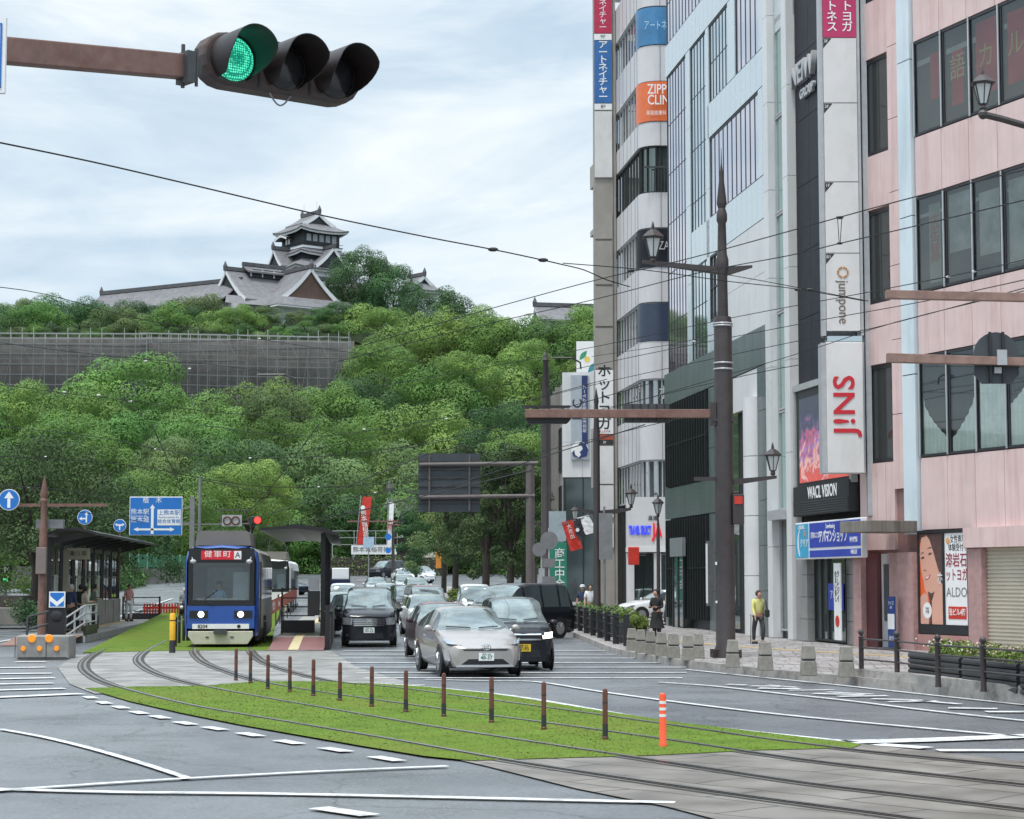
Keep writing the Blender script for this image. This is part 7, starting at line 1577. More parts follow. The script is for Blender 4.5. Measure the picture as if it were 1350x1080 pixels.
b = MB(); b.prism([(-2.3, -3.4, .02), (-.5, -3.4, .02), (-.2, -.01, .23), (-2.3, -.01, .23)], (0, 0, 0), (0, 0, -.02)); b.build('ramp', DW, plat)
sh = thing('tram_shelter', 'left dark steel tram shelter with a curved thin roof, glass windbreaks and waiting people', 'tram shelter', A_ + Vector((0, 0, .235)), PL_rz)
DS = mat('shelter_dark_steel', (.022, .02, .022), .4, .2, .2, 4)
b = MB(); r0 = []; r1 = []
for k in range(9):
    x = -2.5 + 2.5 * k / 8; z = 3.28 + .22 * sin(pi * (k / 8) * .9); r0.append(Vector((x * .72 + .05, 1.2, z))); r1.append(Vector((x * .72 + .05, 24.0, z)))
b.grid([r0, r1]); b.grid([[v + Vector((0, 0, .09)) for v in r0], [v + Vector((0, 0, .09)) for v in r1]]); b.grid([r0, [v + Vector((0, 0, .09)) for v in r0]]); b.grid([[r0[-1], r1[-1]], [r0[-1] + Vector((0, 0, .09)), r1[-1] + Vector((0, 0, .09))]]); b.build('roof', DS, sh)
for k in range(8):
    y = 1.8 + k * 3.05
    b = MB(); b.box(-1.63, -1.49, y - .07, y + .07, 0, 3.28); b.prism([(-1.6, 0, 3.0), (-1.6, 0, 3.25), (0, 0, 3.42), (0, 0, 3.36)], (0, y - .04, 0), (0, y + .04, 0)); b.build('post', DS, sh)
    if k < 7:
        b = MB(); b.box(-1.6, -1.54, y + .3, y + .36, 0, 3.1); b.box(-1.6, -1.54, y + 2.7, y + 2.76, 0, 3.1); b.box(-1.6, -1.54, y + .36, y + 2.7, 1.9, 1.95); b.box(-1.6, -1.54, y + .36, y + 2.7, 2.9, 3.05); b.box(-1.59, -1.55, y + 1.5, y + 1.54, 1.0, 2.9); fr2 = b.build('windbreak_frame', DS, sh)
        MB().box(-1.58, -1.565, y + .36, y + 2.7, 1.05, 2.9).build('glass', glass('shelter_glass', (.55, .6, .6), .03, .8), fr2)
        MB().box(-1.70, -1.40, y + .25, y + 2.8, 0, 1.0).build('low_wall', M['concrete'], sh, bevel=.015)
        if k in (0, 1, 2, 4): MB().box(-1.50, -1.46, y + .7, y + 1.5, 1.15, 2.0).build('timetable', mat('timetable_grey', (.42, .44, .44), .5), sh)
b = MB(); b.box(-1.4, -.6, 4.9, 5.0, 2.55, 2.95); b.build('hanging_sign', mat('hanging_sign_beige', (.42, .38, .30), .5), sh); text('乗り場', .2, M['text_dark'], sh, (-1.0, 4.89, 2.75), ext=.001)
b = MB(); b.box(-1.48, -1.28, 4.6, 4.7, .9, 2.9); b.build('service_box', mat('box_beige', (.35, .31, .25), .5), sh)
# near railing, end railing
rl = thing('railing', 'sloping grey handrail beside the near ramp of the left shelter', 'railing', A_, PL_rz)
b = MB()
for z in (.45, .75, 1.02): b.tube([(-.35, -3.2, z - .18), (-.1, -.2, z + .2), (-.1, 3.0, z + .2)], .028, 6)
for y in (-3.2, -1.7, -.2, 1.4, 3.0): zt_2 = 1.02 - .18 + .38 * min(1, (y + 3.2) / 3.0); x_ = -.35 + .25 * min(1, (y + 3.2) / 3); b.box(x_ - .03, x_ + .03, y - .03, y + .03, 0.0, zt_2)
b.build('rail', M['lgrey'], rl)
b = MB(); b.box(-.4, -.30, -3.25, -3.15, 0, 1.0); b.box(-.13, -.05, -.25, 3.0, .24, .55); b.build('base_panel', DS, rl)
er = thing('railing', 'dark railing with a solid foot closing the far end of the left platform', 'railing', A_, PL_rz)
b = MB()
for z in (.62, .9, 1.25): b.bar((-1.7, 26.6, z), (0, 26.6, z), .05)
b.box(-1.72, -1.64, 26.56, 26.64, .2, 1.3); b.box(-.04, .04, 26.56, 26.64, .2, 1.3); b.box(-1.7, 0, 26.57, 26.63, .22, .52); b.build('rail', DS, er)
rf_ = thing('low_barrier', 'low red slatted barrier behind the end of the left platform', 'barrier', A_, PL_rz)
b = MB()
for k in range(14): b.box(-.9 + k * .13, -.82 + k * .13, 28.3, 28.36, .05, .95)
b.box(-.95, .95, 28.38, 28.42, .7, .8); b.box(-.95, .95, 28.38, 28.42, .2, .3); b.build('slats', M['red'], rf_)
# waiting people
def on_plat(x, y): v = Matrix.Rotation(PL_rz, 4, 'Z') @ Vector((x, y, .24)); return A_ + v
person('grey haired man in navy standing at the near end of the left shelter', on_plat(-1.0, 3.2), radians(150), 1.65, NV, DKG, (.4, .4, .4), 'stand', longsleeve=True)
person('woman in beige with pale shorts waiting under the left shelter', on_plat(-.75, 5.0), radians(120), 1.58, BE, None, (.02, .015, .012), 'stand', skirt=WH, longsleeve=True, hands='front')
person('person in a dark green jacket looking at a phone under the left shelter', on_plat(-.9, 8.2), radians(100), 1.66, GN, DKG, (.02, .015, .012), 'lean', longsleeve=True, hands='front')
person('person in black standing behind the green jacket under the left shelter', on_plat(-1.15, 7.0), radians(200), 1.64, BK, BK, (.02, .015, .012), 'stand', longsleeve=True)
person('person in pale pink at the far end of the left shelter', on_plat(-1.0, 22.5), radians(40), 1.62, PK_, WH, (.04, .02, .01), 'stand')
bg_ = thing('suitcase', 'small black wheeled case at the feet of the waiting people', 'suitcase', on_plat(-.55, 6.0)); MB().box(-.17, .17, -.12, .12, .05, .55).build('shell', BK, bg_, bevel=.04); b = MB(); b.tube([(-.1, .1, .5), (-.1, .12, .85), (.1, .12, .85), (.1, .1, .5)], .012, 5); b.build('handle', M['lgrey'], bg_)
# crash block with orange lamps
bp = gnd(56, 869); ck = thing('crash_block', 'concrete block with five orange reflectors in front of the left platform', 'concrete block', bp, radians(3))
WB = 68 / ppm(bp.y); HB = 30 / ppm(bp.y)
MB().box(-WB / 2, WB / 2, 0, 1.1, 0, HB).build('block', M['concrete'], ck, bevel=.03); MB().box(-WB / 2 + .05, WB / 2 - .05, -.01, -.002, .03, .05).build('seam', M['dgrey'], ck)
b = MB(); b.box(.08, .1, -.006, -.001, .02, HB - .02); b.box(-.72, -.7, -.006, -.001, .02, HB - .02); b.build('joint', M['dgrey'], ck)
for x, z, r in [(-.28, .53, .11), (.16, .53, .11), (-.5, .27, .07), (-.08, .27, .07), (.36, .27, .07)]: q = MB(); q.cyl((x, .0, z), (x, -.035, z), r, r * .85, 18); q.build('reflector', M['orange'], ck)
# chevron sign and dark post standing behind the block
bp2 = bp + Vector((0, 1.6, 0)); cv_ = thing('chevron_sign', 'blue square sign with a white downward chevron above a dark round lamp', 'road sign', bp2)
YC2 = bp2.y; zz_ = lambda py: at(56, py, YC2).z; b = MB(); b.box(-.22, .22, -.1, .1, 0, zz_(800)); b.build('post', DS, cv_); MB().sph((0, -.05, zz_(812)), .2, 14, (1, .5, 1)).build('lamp', M['black'], cv_, smooth=2)
w_s = 21 / ppm(YC2); MB().box(-w_s / 2 + .02, w_s / 2 + .02, -.16, -.12, zz_(801), zz_(780)).build('board', M['signwhite'], cv_); MB().box(-w_s / 2 + .05, w_s / 2 - .01, -.168, -.161, zz_(801) + .03, zz_(780) - .03).build('panel', M['blue'], cv_)
zc_2 = zz_(790.5); b = MB(); b.prism([(-.17, 0, zc_2 + .10), (.02, 0, zc_2 - .06), (.2, 0, zc_2 + .10), (.2, 0, zc_2 - .03), (.02, 0, zc_2 - .18), (-.17, 0, zc_2 - .03)], (0, -.172, 0), (0, -.169, 0)); b.build('chevron', M['text_white'], cv_)
gr_ = thing('railing', 'grey steel railing by the kerb behind the concrete crash block', 'railing', bp + Vector((-.6, 2.2, 0)), radians(5)); b = MB()
for z in (.5, .85, 1.2): b.tube([(-.35, 0, z - .15), (.1, 1.2, z), (.1, 3.5, z)], .028, 6)
for y, x in ((0, -.35), (1.2, .1), (3.5, .1)): b.box(x - .03, x + .03, y - .03, y + .03, 0, 1.2 if y > 0 else 1.05)
b.build('rail', M['dgrey'], gr_)
# ---- rust pole with spire
YL_ = 66.0; p = gz(56, YL_, 0); tp_ = thing('signal_pole', 'rusty pole with a pointed spire carrying a long thin beam over the left shelter', 'signal pole', p)
zl_ = lambda py: at(56, py, YL_).z
b = MB(); b.lathe([(.14, 0), (.13, zl_(700)), (.10, zl_(690)), (.10, zl_(664)), (.13, zl_(660)), (.10, zl_(657)), (.14, zl_(652)), (.01, zl_(628))], 12); b.build('pole', M['rust'], tp_, smooth=.5)
xr_ = at(142, 664, YL_).x - p.x; xl_ = at(-40, 664, YL_).x - p.x; b = MB(); b.box(xl_, -.1, -.05, .05, zl_(668), zl_(664)); b.box(.1, xr_, -.05, .05, zl_(668), zl_(664)); b.build('beam', M['rust'], tp_)
part('signal_box', [(-.3, .62, .15, .4, zl_(697), zl_(685))], M['grey'], tp_, bevel=.02); part('control_box', [(-.17, .17, -.3, -.1, zl_(757), zl_(722))], mat('taupe_box', (.2, .16, .15), .5), tp_, bevel=.02)
def arrow_sign(label, px, py, Y, r, kind, polepy=None, hang=None):
    c = at(px, py, Y); t = thing('arrow_sign', label, 'road sign', c); MB().disc((0, 0, 0), (0, -1, 0), r, 32, .03).build('disc', M['signwhite'], t); MB().disc((0, -.018, 0), (0, -1, 0), r * .93, 32, .01).build('blue_face', M['blue'], t); b = MB(); y = (0, -.028, 0); y2 = (0, -.024, 0)
    def pr(P): b.prism([(x * r, 0, z * r) for x, z in P], y, y2)
    if kind == 'up': pr([(-.14, -.75), (.14, -.75), (.14, .15), (-.14, .15)]); pr([(-.46, .14), (.46, .14), (0, .78)])
    elif kind == 'upleft': pr([(.12, -.7), (.30, -.7), (.30, .35), (.12, .35)]); pr([(-.04, .34), (.46, .34), (.21, .75)]); pr([(-.4, -.28), (.119, -.28), (.119, -.10), (-.4, -.10)]); pr([(-.39, .08), (-.39, -.46), (-.75, -.19)])
    else: pr([(-.1, -.7), (.1, -.7), (.1, -.1), (-.1, -.1)]); pr([(-.4, .0), (-.1, -.1), (.1, -.1), (.4, .0), (.4, .2), (-.4, .2)]); pr([(-.38, .36), (-.38, -.12), (-.78, .18)]); pr([(.38, .36), (.38, -.12), (.78, .18)])
    b.build('arrow', M['text_white'], t)
    if hang is not None: part('hanger', [(-.03, .03, .02, .08, -r * .5, hang)], M['rust'], t)
    return t
arrow_sign('round blue sign with one white arrow pointing up at the edge of the beam', 12, 659, YL_ - .3, 14 / ppm(YL_), 'up', hang=.1)
c1 = arrow_sign('round blue sign with up and left arrows over the shelter roof', 112, 682, 76, .29, 'upleft'); part('post', [(-.03, .03, .02, .08, -2.0, 0)], M['rust'], c1)
c1 = arrow_sign('smaller round blue sign with left and right arrows at the roof tip', 158, 693, 83, .27, 'both'); part('post', [(-.03, .03, .02, .08, -2.4, 0)], M['rust'], c1)
# blue direction sign
YD = 86; tl = at(171, 655, YD); br_ = at(240, 706, YD); ds = thing('direction_sign', 'large blue direction sign with crossing white arrows and place names above the left shelter', 'road sign', (tl.x, YD, br_.z)); WD, HD = br_.x - tl.x, tl.z - br_.z
part('board', [(0, WD, 0, .06, 0, HD)], M['signwhite'], ds, bevel=.02); part('blue_face', [(.03, WD - .03, -.008, -.001, .03, HD - .03)], M['blue'], ds)
def q_(x, z): return (x * WD, z * HD)
b = MB(); 
for bx in [(.41, .46, .04, .72), (.16, .78, .13, .18)]: b.box(bx[0] * WD, bx[1] * WD, -.014, -.009, bx[2] * HD, bx[3] * HD)
b.prism([(.385 * WD, 0, .70 * HD), (.485 * WD, 0, .70 * HD), (.435 * WD, 0, .80 * HD)], (0, -.016, 0), (0, -.009, 0)); b.prism([(.17 * WD, 0, .10 * HD), (.17 * WD, 0, .21 * HD), (.08 * WD, 0, .155 * HD)], (0, -.016, 0), (0, -.009, 0)); b.prism([(.77 * WD, 0, .10 * HD), (.77 * WD, 0, .21 * HD), (.86 * WD, 0, .155 * HD)], (0, -.016, 0), (0, -.009, 0)); b.build('arrows', M['text_white'], ds)
part('white_panel', [(.53 * WD, .97 * WD, -.014, -.009, .26 * HD, .67 * HD)], M['signwhite'], ds)
text('植　木', .28, M['text_white'], ds, (.43 * WD, -.012, .90 * HD), ext=.002); text('熊本駅\n熊本城', .27, M['text_white'], ds, (.2 * WD, -.012, .50 * HD), ext=.002, line=1.3); text('Kumamoto Sta.', .12, M['text_white'], ds, (.19 * WD, -.012, .50 * HD), ext=.002)
text('上熊本駅', .24, M['blue'], ds, (.75 * WD, -.018, .58 * HD), ext=.002); text('Kamikumamoto Sta.', .11, M['blue'], ds, (.75 * WD, -.018, .47 * HD), ext=.002); text('総合体育館', .2, M['blue'], ds, (.75 * WD, -.018, .36 * HD), ext=.002)
part('pole', [(WD + .3, WD + .5, .1, .3, -5.5, HD)], M['grey'], ds); part('arm', [(.2, WD + .3, .08, .16, HD * .3, HD * .34), (.2, WD + .3, .08, .16, HD * .7, HD * .74)], M['grey'], ds)
# parking sign
p = gz(8, 100, .15); pk = thing('parking_sign', 'small dark parking sign with a white P and green light at the picture edge', 'parking sign', p); z0 = at(8, 768, 100).z - p.z; z1 = at(8, 746, 100).z - p.z
part('post', [(-.06, .06, -.04, .04, 0, z0)], M['grey'], pk); part('box', [(-.3, .3, -.1, .1, z0, z1)], M['text_dark'], pk, bevel=.02); text('P', .42, M['text_white'], pk, (0, -.105, z1 - .25), bold=.01); part('green_light', [(-.12, .12, -.112, -.101, z0 + .06, z0 + .22)], mat('green_lamp', (.02, .5, .15), .4, emit=((.05, .9, .3), .8)), pk)
# ================================================================ RIGHT PLATFORM AND SHELTER
B_ = gnd(353, 858); R_rz = atan(.082); rp = thing('tram_platform', 'right hand tram platform with maroon ramp and yellow tactile strip', 'platform', B_, R_rz)
b = MB(); b.prism([(0, 5.6, 0), (1.7, 5.6, 0), (1.7, 46, 0), (0, 46, 0)], (0, 0, 0), (0, 0, .22)); b.build('slab', M['concrete'], rp)
b = MB(); b.prism([(.06, 5.7, 0), (1.64, 5.7, 0), (1.64, 45.9, 0), (.06, 45.9, 0)], (0, 0, .222), (0, 0, .235)); b.build('paved_top', PT_TOP, rp)
b = MB(); b.poly([(0, 0, .016), (1.62, 0, .016), (1.66, 5.6, .232), (0, 5.6, .232)]); b.poly([(0, 0, .0), (0, 0, .016), (0, 5.6, .232), (0, 5.6, 0)]); b.build('ramp', mat('ramp_maroon', (.25, .12, .115), .5, 0, .12, 2), rp)
b = MB(); b.poly([(.58, 0, .026), (.88, 0, .026), (.9, 5.6, .242), (.62, 5.6, .242)]); b.poly([(.62, 5.6, .242), (.9, 5.6, .242), (1.2, 44, .243), (.9, 44, .243)]); b.build('tactile_strip', mat('tactile_pale', (.55, .47, .27), .7, 0, .1, 6), rp)
sr = thing('tram_shelter', 'right dark steel tram shelter with a thin wing roof beside the black minivan', 'tram shelter', B_, R_rz)
b = MB(); b.prism([(-.55, 0, 3.72), (.6, 0, 3.86), (1.55, 0, 3.74), (2.0, 0, 3.55), (2.0, 0, 3.48), (1.5, 0, 3.62), (.6, 0, 3.72), (-.55, 0, 3.66)], (0, 6, 0), (0, 26, 0)); b.build('roof', DS, sr)
for k in range(6): 
    y = 6.8 + k * 3.7; b = MB(); b.box(1.42, 1.56, y - .07, y + .07, .2, 3.6); b.build('post', DS, sr)
    if k < 5:
        b = MB(); b.box(1.48, 1.52, y + .1, y + 3.6, 3.0, 3.05); b.box(1.48, 1.52, y + .1, y + 3.6, 1.25, 1.3)
        for j in range(1, 4): b.box(1.48, 1.52, y + j * .9, y + j * .9 + .05, 1.3, 3.0)
        f3 = b.build('windbreak_frame', M['grey'], sr); MB().box(1.492, 1.502, y + .1, y + 3.6, 1.3, 3.0).build('glass', MATS['shelter_glass'], f3)
part('notice_cabinet', [(1.0, 1.4, 6.9, 7.2, .9, 1.7)], mat('cabinet_black', (.03, .03, .03), .4), sr); part('notice', [(1.02, 1.38, 6.86, 6.9, 1.72, 2.12)], M['lgrey'], sr)
part('stone_wall', [(1.64, 1.82, 1.2, 30, 0, 1.05)], mat('dark_wall_stone', (.13, .12, .11), .5, 0, .3, 3), sr); part('wall_cap', [(1.6, 1.86, 1.15, 30, 1.05, 1.12)], DS, sr)
part('wall_end_post', [(1.64, 1.78, 1.0, 1.14, 0, 1.3)], DS, sr)
gt = thing('platform_gate', 'dark railing gate crossing the right platform in front of the shelter post', 'railing', B_, R_rz); b = MB()
for z in (.85, 1.15, 1.45, 1.75): b.bar((.1, 9.2, z), (1.2, 9.2, z), .04)
b.box(.06, .12, 9.16, 9.24, .25, 1.8); b.box(.12, 1.2, 9.17, 9.23, .27, .7); b.build('rail', DS, gt)
# long red banner strip on the wayside rail
rbn = Fac((at(352, 765, 80).x, 80), (at(391, 765, 120).x, 120), 'rail_banner', 'long rusty red banner with white script tied along the track behind the blue tram', 'banner'); zb2 = 0.5
b = MB(); b.grid([[Vector((0, -.03, .55)), Vector((rbn.L, -.03, road_z(115) + .75))], [Vector((0, -.03, 1.15)), Vector((rbn.L, -.03, road_z(115) + 1.35))]]); b.build('cloth', mat('banner_rust_red', (.35, .06, .03), .7, 0, .15, 1), rbn.root)
[part('post', [(k * 5.0, k * 5.0 + .06, .0, .06, 0, 1.2 + .012 * k)], M['dgrey'], rbn.root) for k in range(int(rbn.L / 5) + 1)]; text('火の国まつり', .5, M['text_white'], rbn.root, (6, -.04, .9), ext=.002); text('Kumamoto', .4, M['text_white'], rbn.root, (12, -.04, .98), ext=.002)
# ================================================================ POSTS, BOLLARDS, FENCES
def copies(proto, spots, group, labels=None):
    km = kidmap_of(proto); out_ = []
    for i, (loc, rz) in enumerate(spots):
        if i == 0: proto.location = loc; proto.rotation_euler = (0, 0, rz); out_.append(proto)
        else: out_.append(dup(proto, km, loc, rz))
        if labels: out_[-1]['label'] = labels[i] if isinstance(labels, list) else labels
    return out_
POSTR = mat('post_rust_red', (.13, .045, .03), .5, 0, .4, 9, stain=((.05, .015, .012), .7, (1, 1, 1), 9))
pr_ = thing('delineator_post', 'slim rusty red post with dark bands standing in a row on the turf', 'post', (0, 0, 0), 0, 'rusty posts on the turf')
b = MB(); b.lathe([(.042, 0), (.042, .03), (.034, .04), (.034, .60), (.028, .64), (.01, .65)], 12); b.build('tube', POSTR, pr_, smooth=.6); b = MB()
b.lathe([(.036, .04), (.0355, .2)], 12); b.build('band', M['text_dark'], pr_); b = MB(); b.lathe([(.0355, .46), (.0355, .48)], 12)
b.build('band', M['text_dark'], pr_)
PS = [(311, 897), (330, 901), (353, 909), (382, 912), (413, 918), (448, 924), (490, 932), (535, 939), (585, 945), (648, 953), (717, 962), (798, 975)]
copies(pr_, [(gnd(a, c_, .01), i * 1.3) for i, (a, c_) in enumerate(PS)], '')
op_ = thing('orange_post', 'bright orange post with white bands at the near end of the row on the turf', 'post', gnd(874, 984, .01))
b = MB(); b.lathe([(.05, 0), (.05, .03), (.043, .04), (.043, .60), (.036, .64), (.01, .65)], 14); b.build('tube', mat('post_orange', (.85, .10, .03), .45, 0, .08, 6), op_, smooth=.6)
for z in (.36, .44, .52): q = MB(); q.lathe([(.0445, z), (.0445, z + .035)], 14); q.build('white_band', M['signwhite'], op_, smooth=.6)
yp = thing('yellow_post', 'yellow post with a black foot at the turf edge beside the track', 'post', gnd(227, 861)); b = MB(); b.lathe([(.09, 0), (.085, .36)], 12); b.build('foot', M['text_dark'], yp); b = MB(); b.lathe([(.085, .361), (.085, 1.08), (.06, 1.12)], 12); b.build('tube', mat('post_yellow', (.75, .42, .02), .45), yp, smooth=.6); b = MB(); b.lathe([(.087, .9), (.087, .93)], 12); b.build('band', M['text_dark'], yp)
bq = thing('black_post', 'thin black post in the row between the tram and the yellow post', 'post', (0, 0, 0), 0, 'thin black posts beside the tram'); b = MB(); b.lathe([(.05, 0), (.05, .85), (.04, .9)], 10); b.build('tube', M['black'], bq, smooth=.6); b = MB(); b.lathe([(.052, .7), (.052, .74)], 10); b.build('band', M['grey'], bq)
copies(bq, [(gnd(a, c_, 0.01), 0) for a, c_ in [(231, 852), (236, 848), (242, 845), (248, 842), (349, 848)]], '')
# stone bollards
BSTONE = mat('bollard_stone', (.26, .245, .215), .9, 0, .25, 5, .5, 40, stain=((.10, .095, .08), .6, (1, 1, .6), 5))
bo = thing('bollard', '', 'bollard', (0, 0, 0), 0, 'stone bollards along the pavement corner')
for z0, z1, w0, w1 in [(0, .30, .15, .132), (.33, .60, .135, .105)]:
    b = MB(); b._add([(-w0, -w0, z0), (w0, -w0, z0), (w0, w0, z0), (-w0, w0, z0), (-w1, -w1, z1), (w1, -w1, z1), (w1, w1, z1), (-w1, w1, z1)], [(0, 3, 2, 1), (4, 5, 6, 7), (0, 1, 5, 4), (1, 2, 6, 5), (2, 3, 7, 6), (3, 0, 4, 7)]); b.build('stone_block', BSTONE, bo, bevel=.018)
MB().box(-.115, .115, -.115, .115, .301, .329).build('joint_band', M['dgrey'], bo)
BS = [(833, 858), (845, 860.5), (858, 863), (872, 865.5), (888, 868), (907, 871), (921, 868), (966, 880), (1009, 884), (1066, 891), (1116, 893)]
row = 'squat stone bollard in the close row between black fence and big brown pole'
labs = [row] * 7 + ['two tier stone bollard just beside the foot of the big brown pole', 'two tier stone bollard in front of the woman in yellow', 'two tier stone bollard in front of the blue shop sign door', 'two tier stone bollard beside the end post of the near railing']
bl_ = copies(bo, [(gnd(a, c_, .15), .1 * math.sin(i * 5)) for i, (a, c_) in enumerate(BS)], '', labs)
for o in bl_[7:]: del o['group']
# black fence with planters along the kerb
FP = [(749, 826), (757, 829), (765, 832), (773, 835), (782, 838), (791, 841), (801, 845), (812, 849), (826, 852)]
ff = thing('planter_fence', 'black railing of square posts around the leafy planters on the kerb', 'fence', gnd(*FP[0], .15)); o0 = ff.location.copy(); pts = [gnd(a, c_, .15) - o0 for a, c_ in FP]
for q in pts: b = MB(); b.box(q.x - .09, q.x + .09, q.y - .09, q.y + .09, 0, .92); b.build('post', M['black'], ff, bevel=.01)
for i in range(len(pts) - 1):
    b = MB(); 
    for z in (.25, .55, .8): b.bar(pts[i] + Vector((0, 0, z)), pts[i + 1] + Vector((0, 0, z)), .05)
    b.build('rail', M['black'], ff)
for i in range(4):
    q = (pts[2 * i] + pts[2 * i + 1]) / 2 + o0; pt_ = thing('planter', ['leafy planter at the far end of the black fence', 'planter of pale leaved shrubs behind the fence, second from the far end', 'planter with reddish shrubs beside the slim pole', 'dark planter with a bright fern like bush at the near end of the fence'][i], 'planter', q + Vector((.55, .3, 0)))
    MB().box(-.35, .35, -1.0, 1.0, 0, .65).build('box', M['dgrey'], pt_, bevel=.02); leaf_cloud('foliage', 90 + i, [((rgT.uniform(-.25, .25), rgT.uniform(-.9, .9), .65 + rgT.uniform(0, .28)), .25) for k in range(12)], .11, 90, LM['oyof'[i]], pt_)
q = gnd(820, 850, .15); pt_ = thing('planter', 'dark tub with a bright rounded bush between fence end and first bollard', 'planter', q + Vector((.5, .9, 0))); MB().box(-.3, .35, -.35, .4, 0, .42).build('box', M['dgrey'], pt_, bevel=.02); leaf_cloud('foliage', 99, [((rgT.uniform(-.25, .25), rgT.uniform(-.25, .25), .5 + rgT.uniform(0, .25)), .24) for k in range(9)], .09, 150, LM['f'], pt_)
cn = thing('traffic_cone', 'small orange and white traffic cone at the far end of the black fence', 'traffic cone', gz(740, 77, .15)); b = MB(); b.box(-.18, .18, -.18, .18, 0, .03); b.lathe([(.14, .03), (.03, .68)], 14); b.build('cone', MATS['post_orange'], cn); 
for z0, r0, z1, r1 in ((.25, .107, .36, .088), (.45, .073, .54, .058)): q = MB(); q.lathe([(r0, z0), (r1, z1)], 14); q.build('white_band', M['signwhite'], cn)
# raised kerb strip with railing and log planters, right foreground
ik = [gnd(*p_) for p_ in [(1101, 899), (1180, 908), (1260, 918), (1350, 929), (1480, 945)]]
b = MB(); P_ = smooth_path(ik, 3); o1 = []; o2 = []; i1 = []; i2 = []
for i, p_ in enumerate(P_):
    d = (P_[min(i + 1, len(P_) - 1)] - P_[max(i - 1, 0)]).normalized(); n = Vector((-d.y, d.x, 0)); n = n if n.y > 0 else -n; h = .30 if i > 0 else .17
    o1.append(p_ + Vector((0, 0, .0)) - n * .01); o2.append(p_ + Vector((0, 0, h)) + n * .02); i1.append(p_ + Vector((0, 0, h)) + n * .3); i2.append(p_ + Vector((0, 0, .1)) + n * .32)
b.grid([o1, o2, i1, i2]); st(b.build('kerb', KERB))
b = MB()
for i in range(1, 24):
    t_ = i / 24 * (len(P_) - 1); k = int(t_); p_ = P_[k].lerp(P_[min(k + 1, len(P_) - 1)], t_ - k); b.cbox((p_.x, p_.y + .0, .15), (.012, .05, .31)); b.cbox((p_.x, p_.y + .16, .301), (.012, .3, .006))

NP = [(1136, 892), (1183, 897), (1237, 906), (1297, 912), (1362, 920), (1435, 930)]
nf = thing('railing', 'brown black railing with ball topped posts in front of the long planters', 'railing', gnd(*NP[0], .15)); o0 = nf.location.copy(); pts = [gnd(a, c_, .15) - o0 for a, c_ in NP]
for q in pts: b = MB(); b.lathe([(.06, 0), (.05, .08), (.05, .76), (.06, .78), (.034, .80), (.034, .82), (.055, .85), (.062, .88), (.045, .92), (.01, .94)], 12, (q.x, q.y, 0)); b.build('post', M['brown'], nf, smooth=.8)
for i in range(len(pts) - 1):
    for z in (.74, .57, .34): b = MB(); b.cyl(pts[i] + Vector((0, 0, z)), pts[i + 1] + Vector((0, 0, z)), .018, .018, 8); b.build('rail', M['brown'], nf)
FL = mat('small_white_flower', (.7, .66, .6), .7)
for i, (a, c_, e, g2) in enumerate([(1200, 893, 1268, 903), (1272, 904, 1345, 914), (1350, 915, 1430, 925)]):
    q0 = gnd(a, c_ + 4, .15); q1 = gnd(e, g2 + 4, .15); Lp = (q1 - q0).length; pt_ = thing('log_planter', ['dark log sided planter with low leafy flowers, furthest along the railing', 'dark log sided planter with pinkish flowers, second along the railing', 'dark log sided planter mostly cut by the picture edge'][i], 'planter', q0 + Vector((.1, .45, 0)), atan2((q1 - q0).y, (q1 - q0).x))
    b = MB()
    for k in range(5): b.cyl((0, 0, .06 + k * .1), (Lp, 0, .06 + k * .1), .055, .055, 8); b.cyl((0, .6, .06 + k * .1), (Lp, .6, .06 + k * .1), .055, .055, 8)
    b.box(.02, Lp - .02, .03, .57, 0, .5); b.build('trough', M['black'], pt_); rg = random.Random(i); leaf_cloud('foliage', 120 + i, [((rg.uniform(.1, Lp - .1), rg.uniform(.1, .5), .55 + rg.uniform(0, .14)), .18) for k in range(26)], .07, 70, LM['f'], pt_)
    b = MB()
    for k in range(40): b.sph((rg.uniform(.1, Lp - .1), rg.uniform(0, .5), .62 + rg.uniform(0, .16)), .018, 5)
    b.build('flowers', FL if i != 1 else mat('pink_flower', (.65, .4, .38), .7), pt_)
# ================================================================ FAR JUNCTION: banners, shrine roofs, signals
YF = 236.0
def nobori(label, px, pyt, pyb, w_, m, txt, tm, lean=.12):
    p = at(px, pyb, YF); H = at(px, pyt, YF).z - p.z; t = thing('banner_flag', label, 'banner', (p.x, YF, p.z - 1.5)); b = MB(); b.bar((0, 0, 0), (lean * H, 0, H + 1.7), .07); b.build('pole', M['lgrey'], t)
    b = MB(); b.grid([[Vector((.05 + w_ * u + lean * (H * v + 1.5), .12 * sin(v * 5 + u * 3), 1.5 + H * v)) for u in (0, .33, .66, 1)] for v in [k / 8 for k in range(9)]]); b.build('cloth', m, t)
    q = text(txt, .72, tm, t, (.05 + w_ / 2 + lean * (H * .5 + 1.5), -.2, 1.5 + H * .48), rot=(pi / 2, -lean, 0), line=.9, ext=.01); return t
nobori('tall leaning red banner with white characters left of the long white banner', 468, 655, 718, 1.1, M['red'], '●\n熊\n本\n城\n稲\n荷', M['text_white'])
nobori('thin white banner with red lettering beside the far signal post', 509, 662, 720, .55, M['signwhite'], '大\n祭', M['text_red'], .05)
pz0 = at(463, 731, YF - 1); pz1 = at(523, 719, YF - 1); lb = thing('wide_banner', 'long white banner with dark characters above the clipped hedge', 'banner', (pz0.x, YF - 1, pz0.z)); Wq, Hq = pz1.x - pz0.x, pz1.z - pz0.z
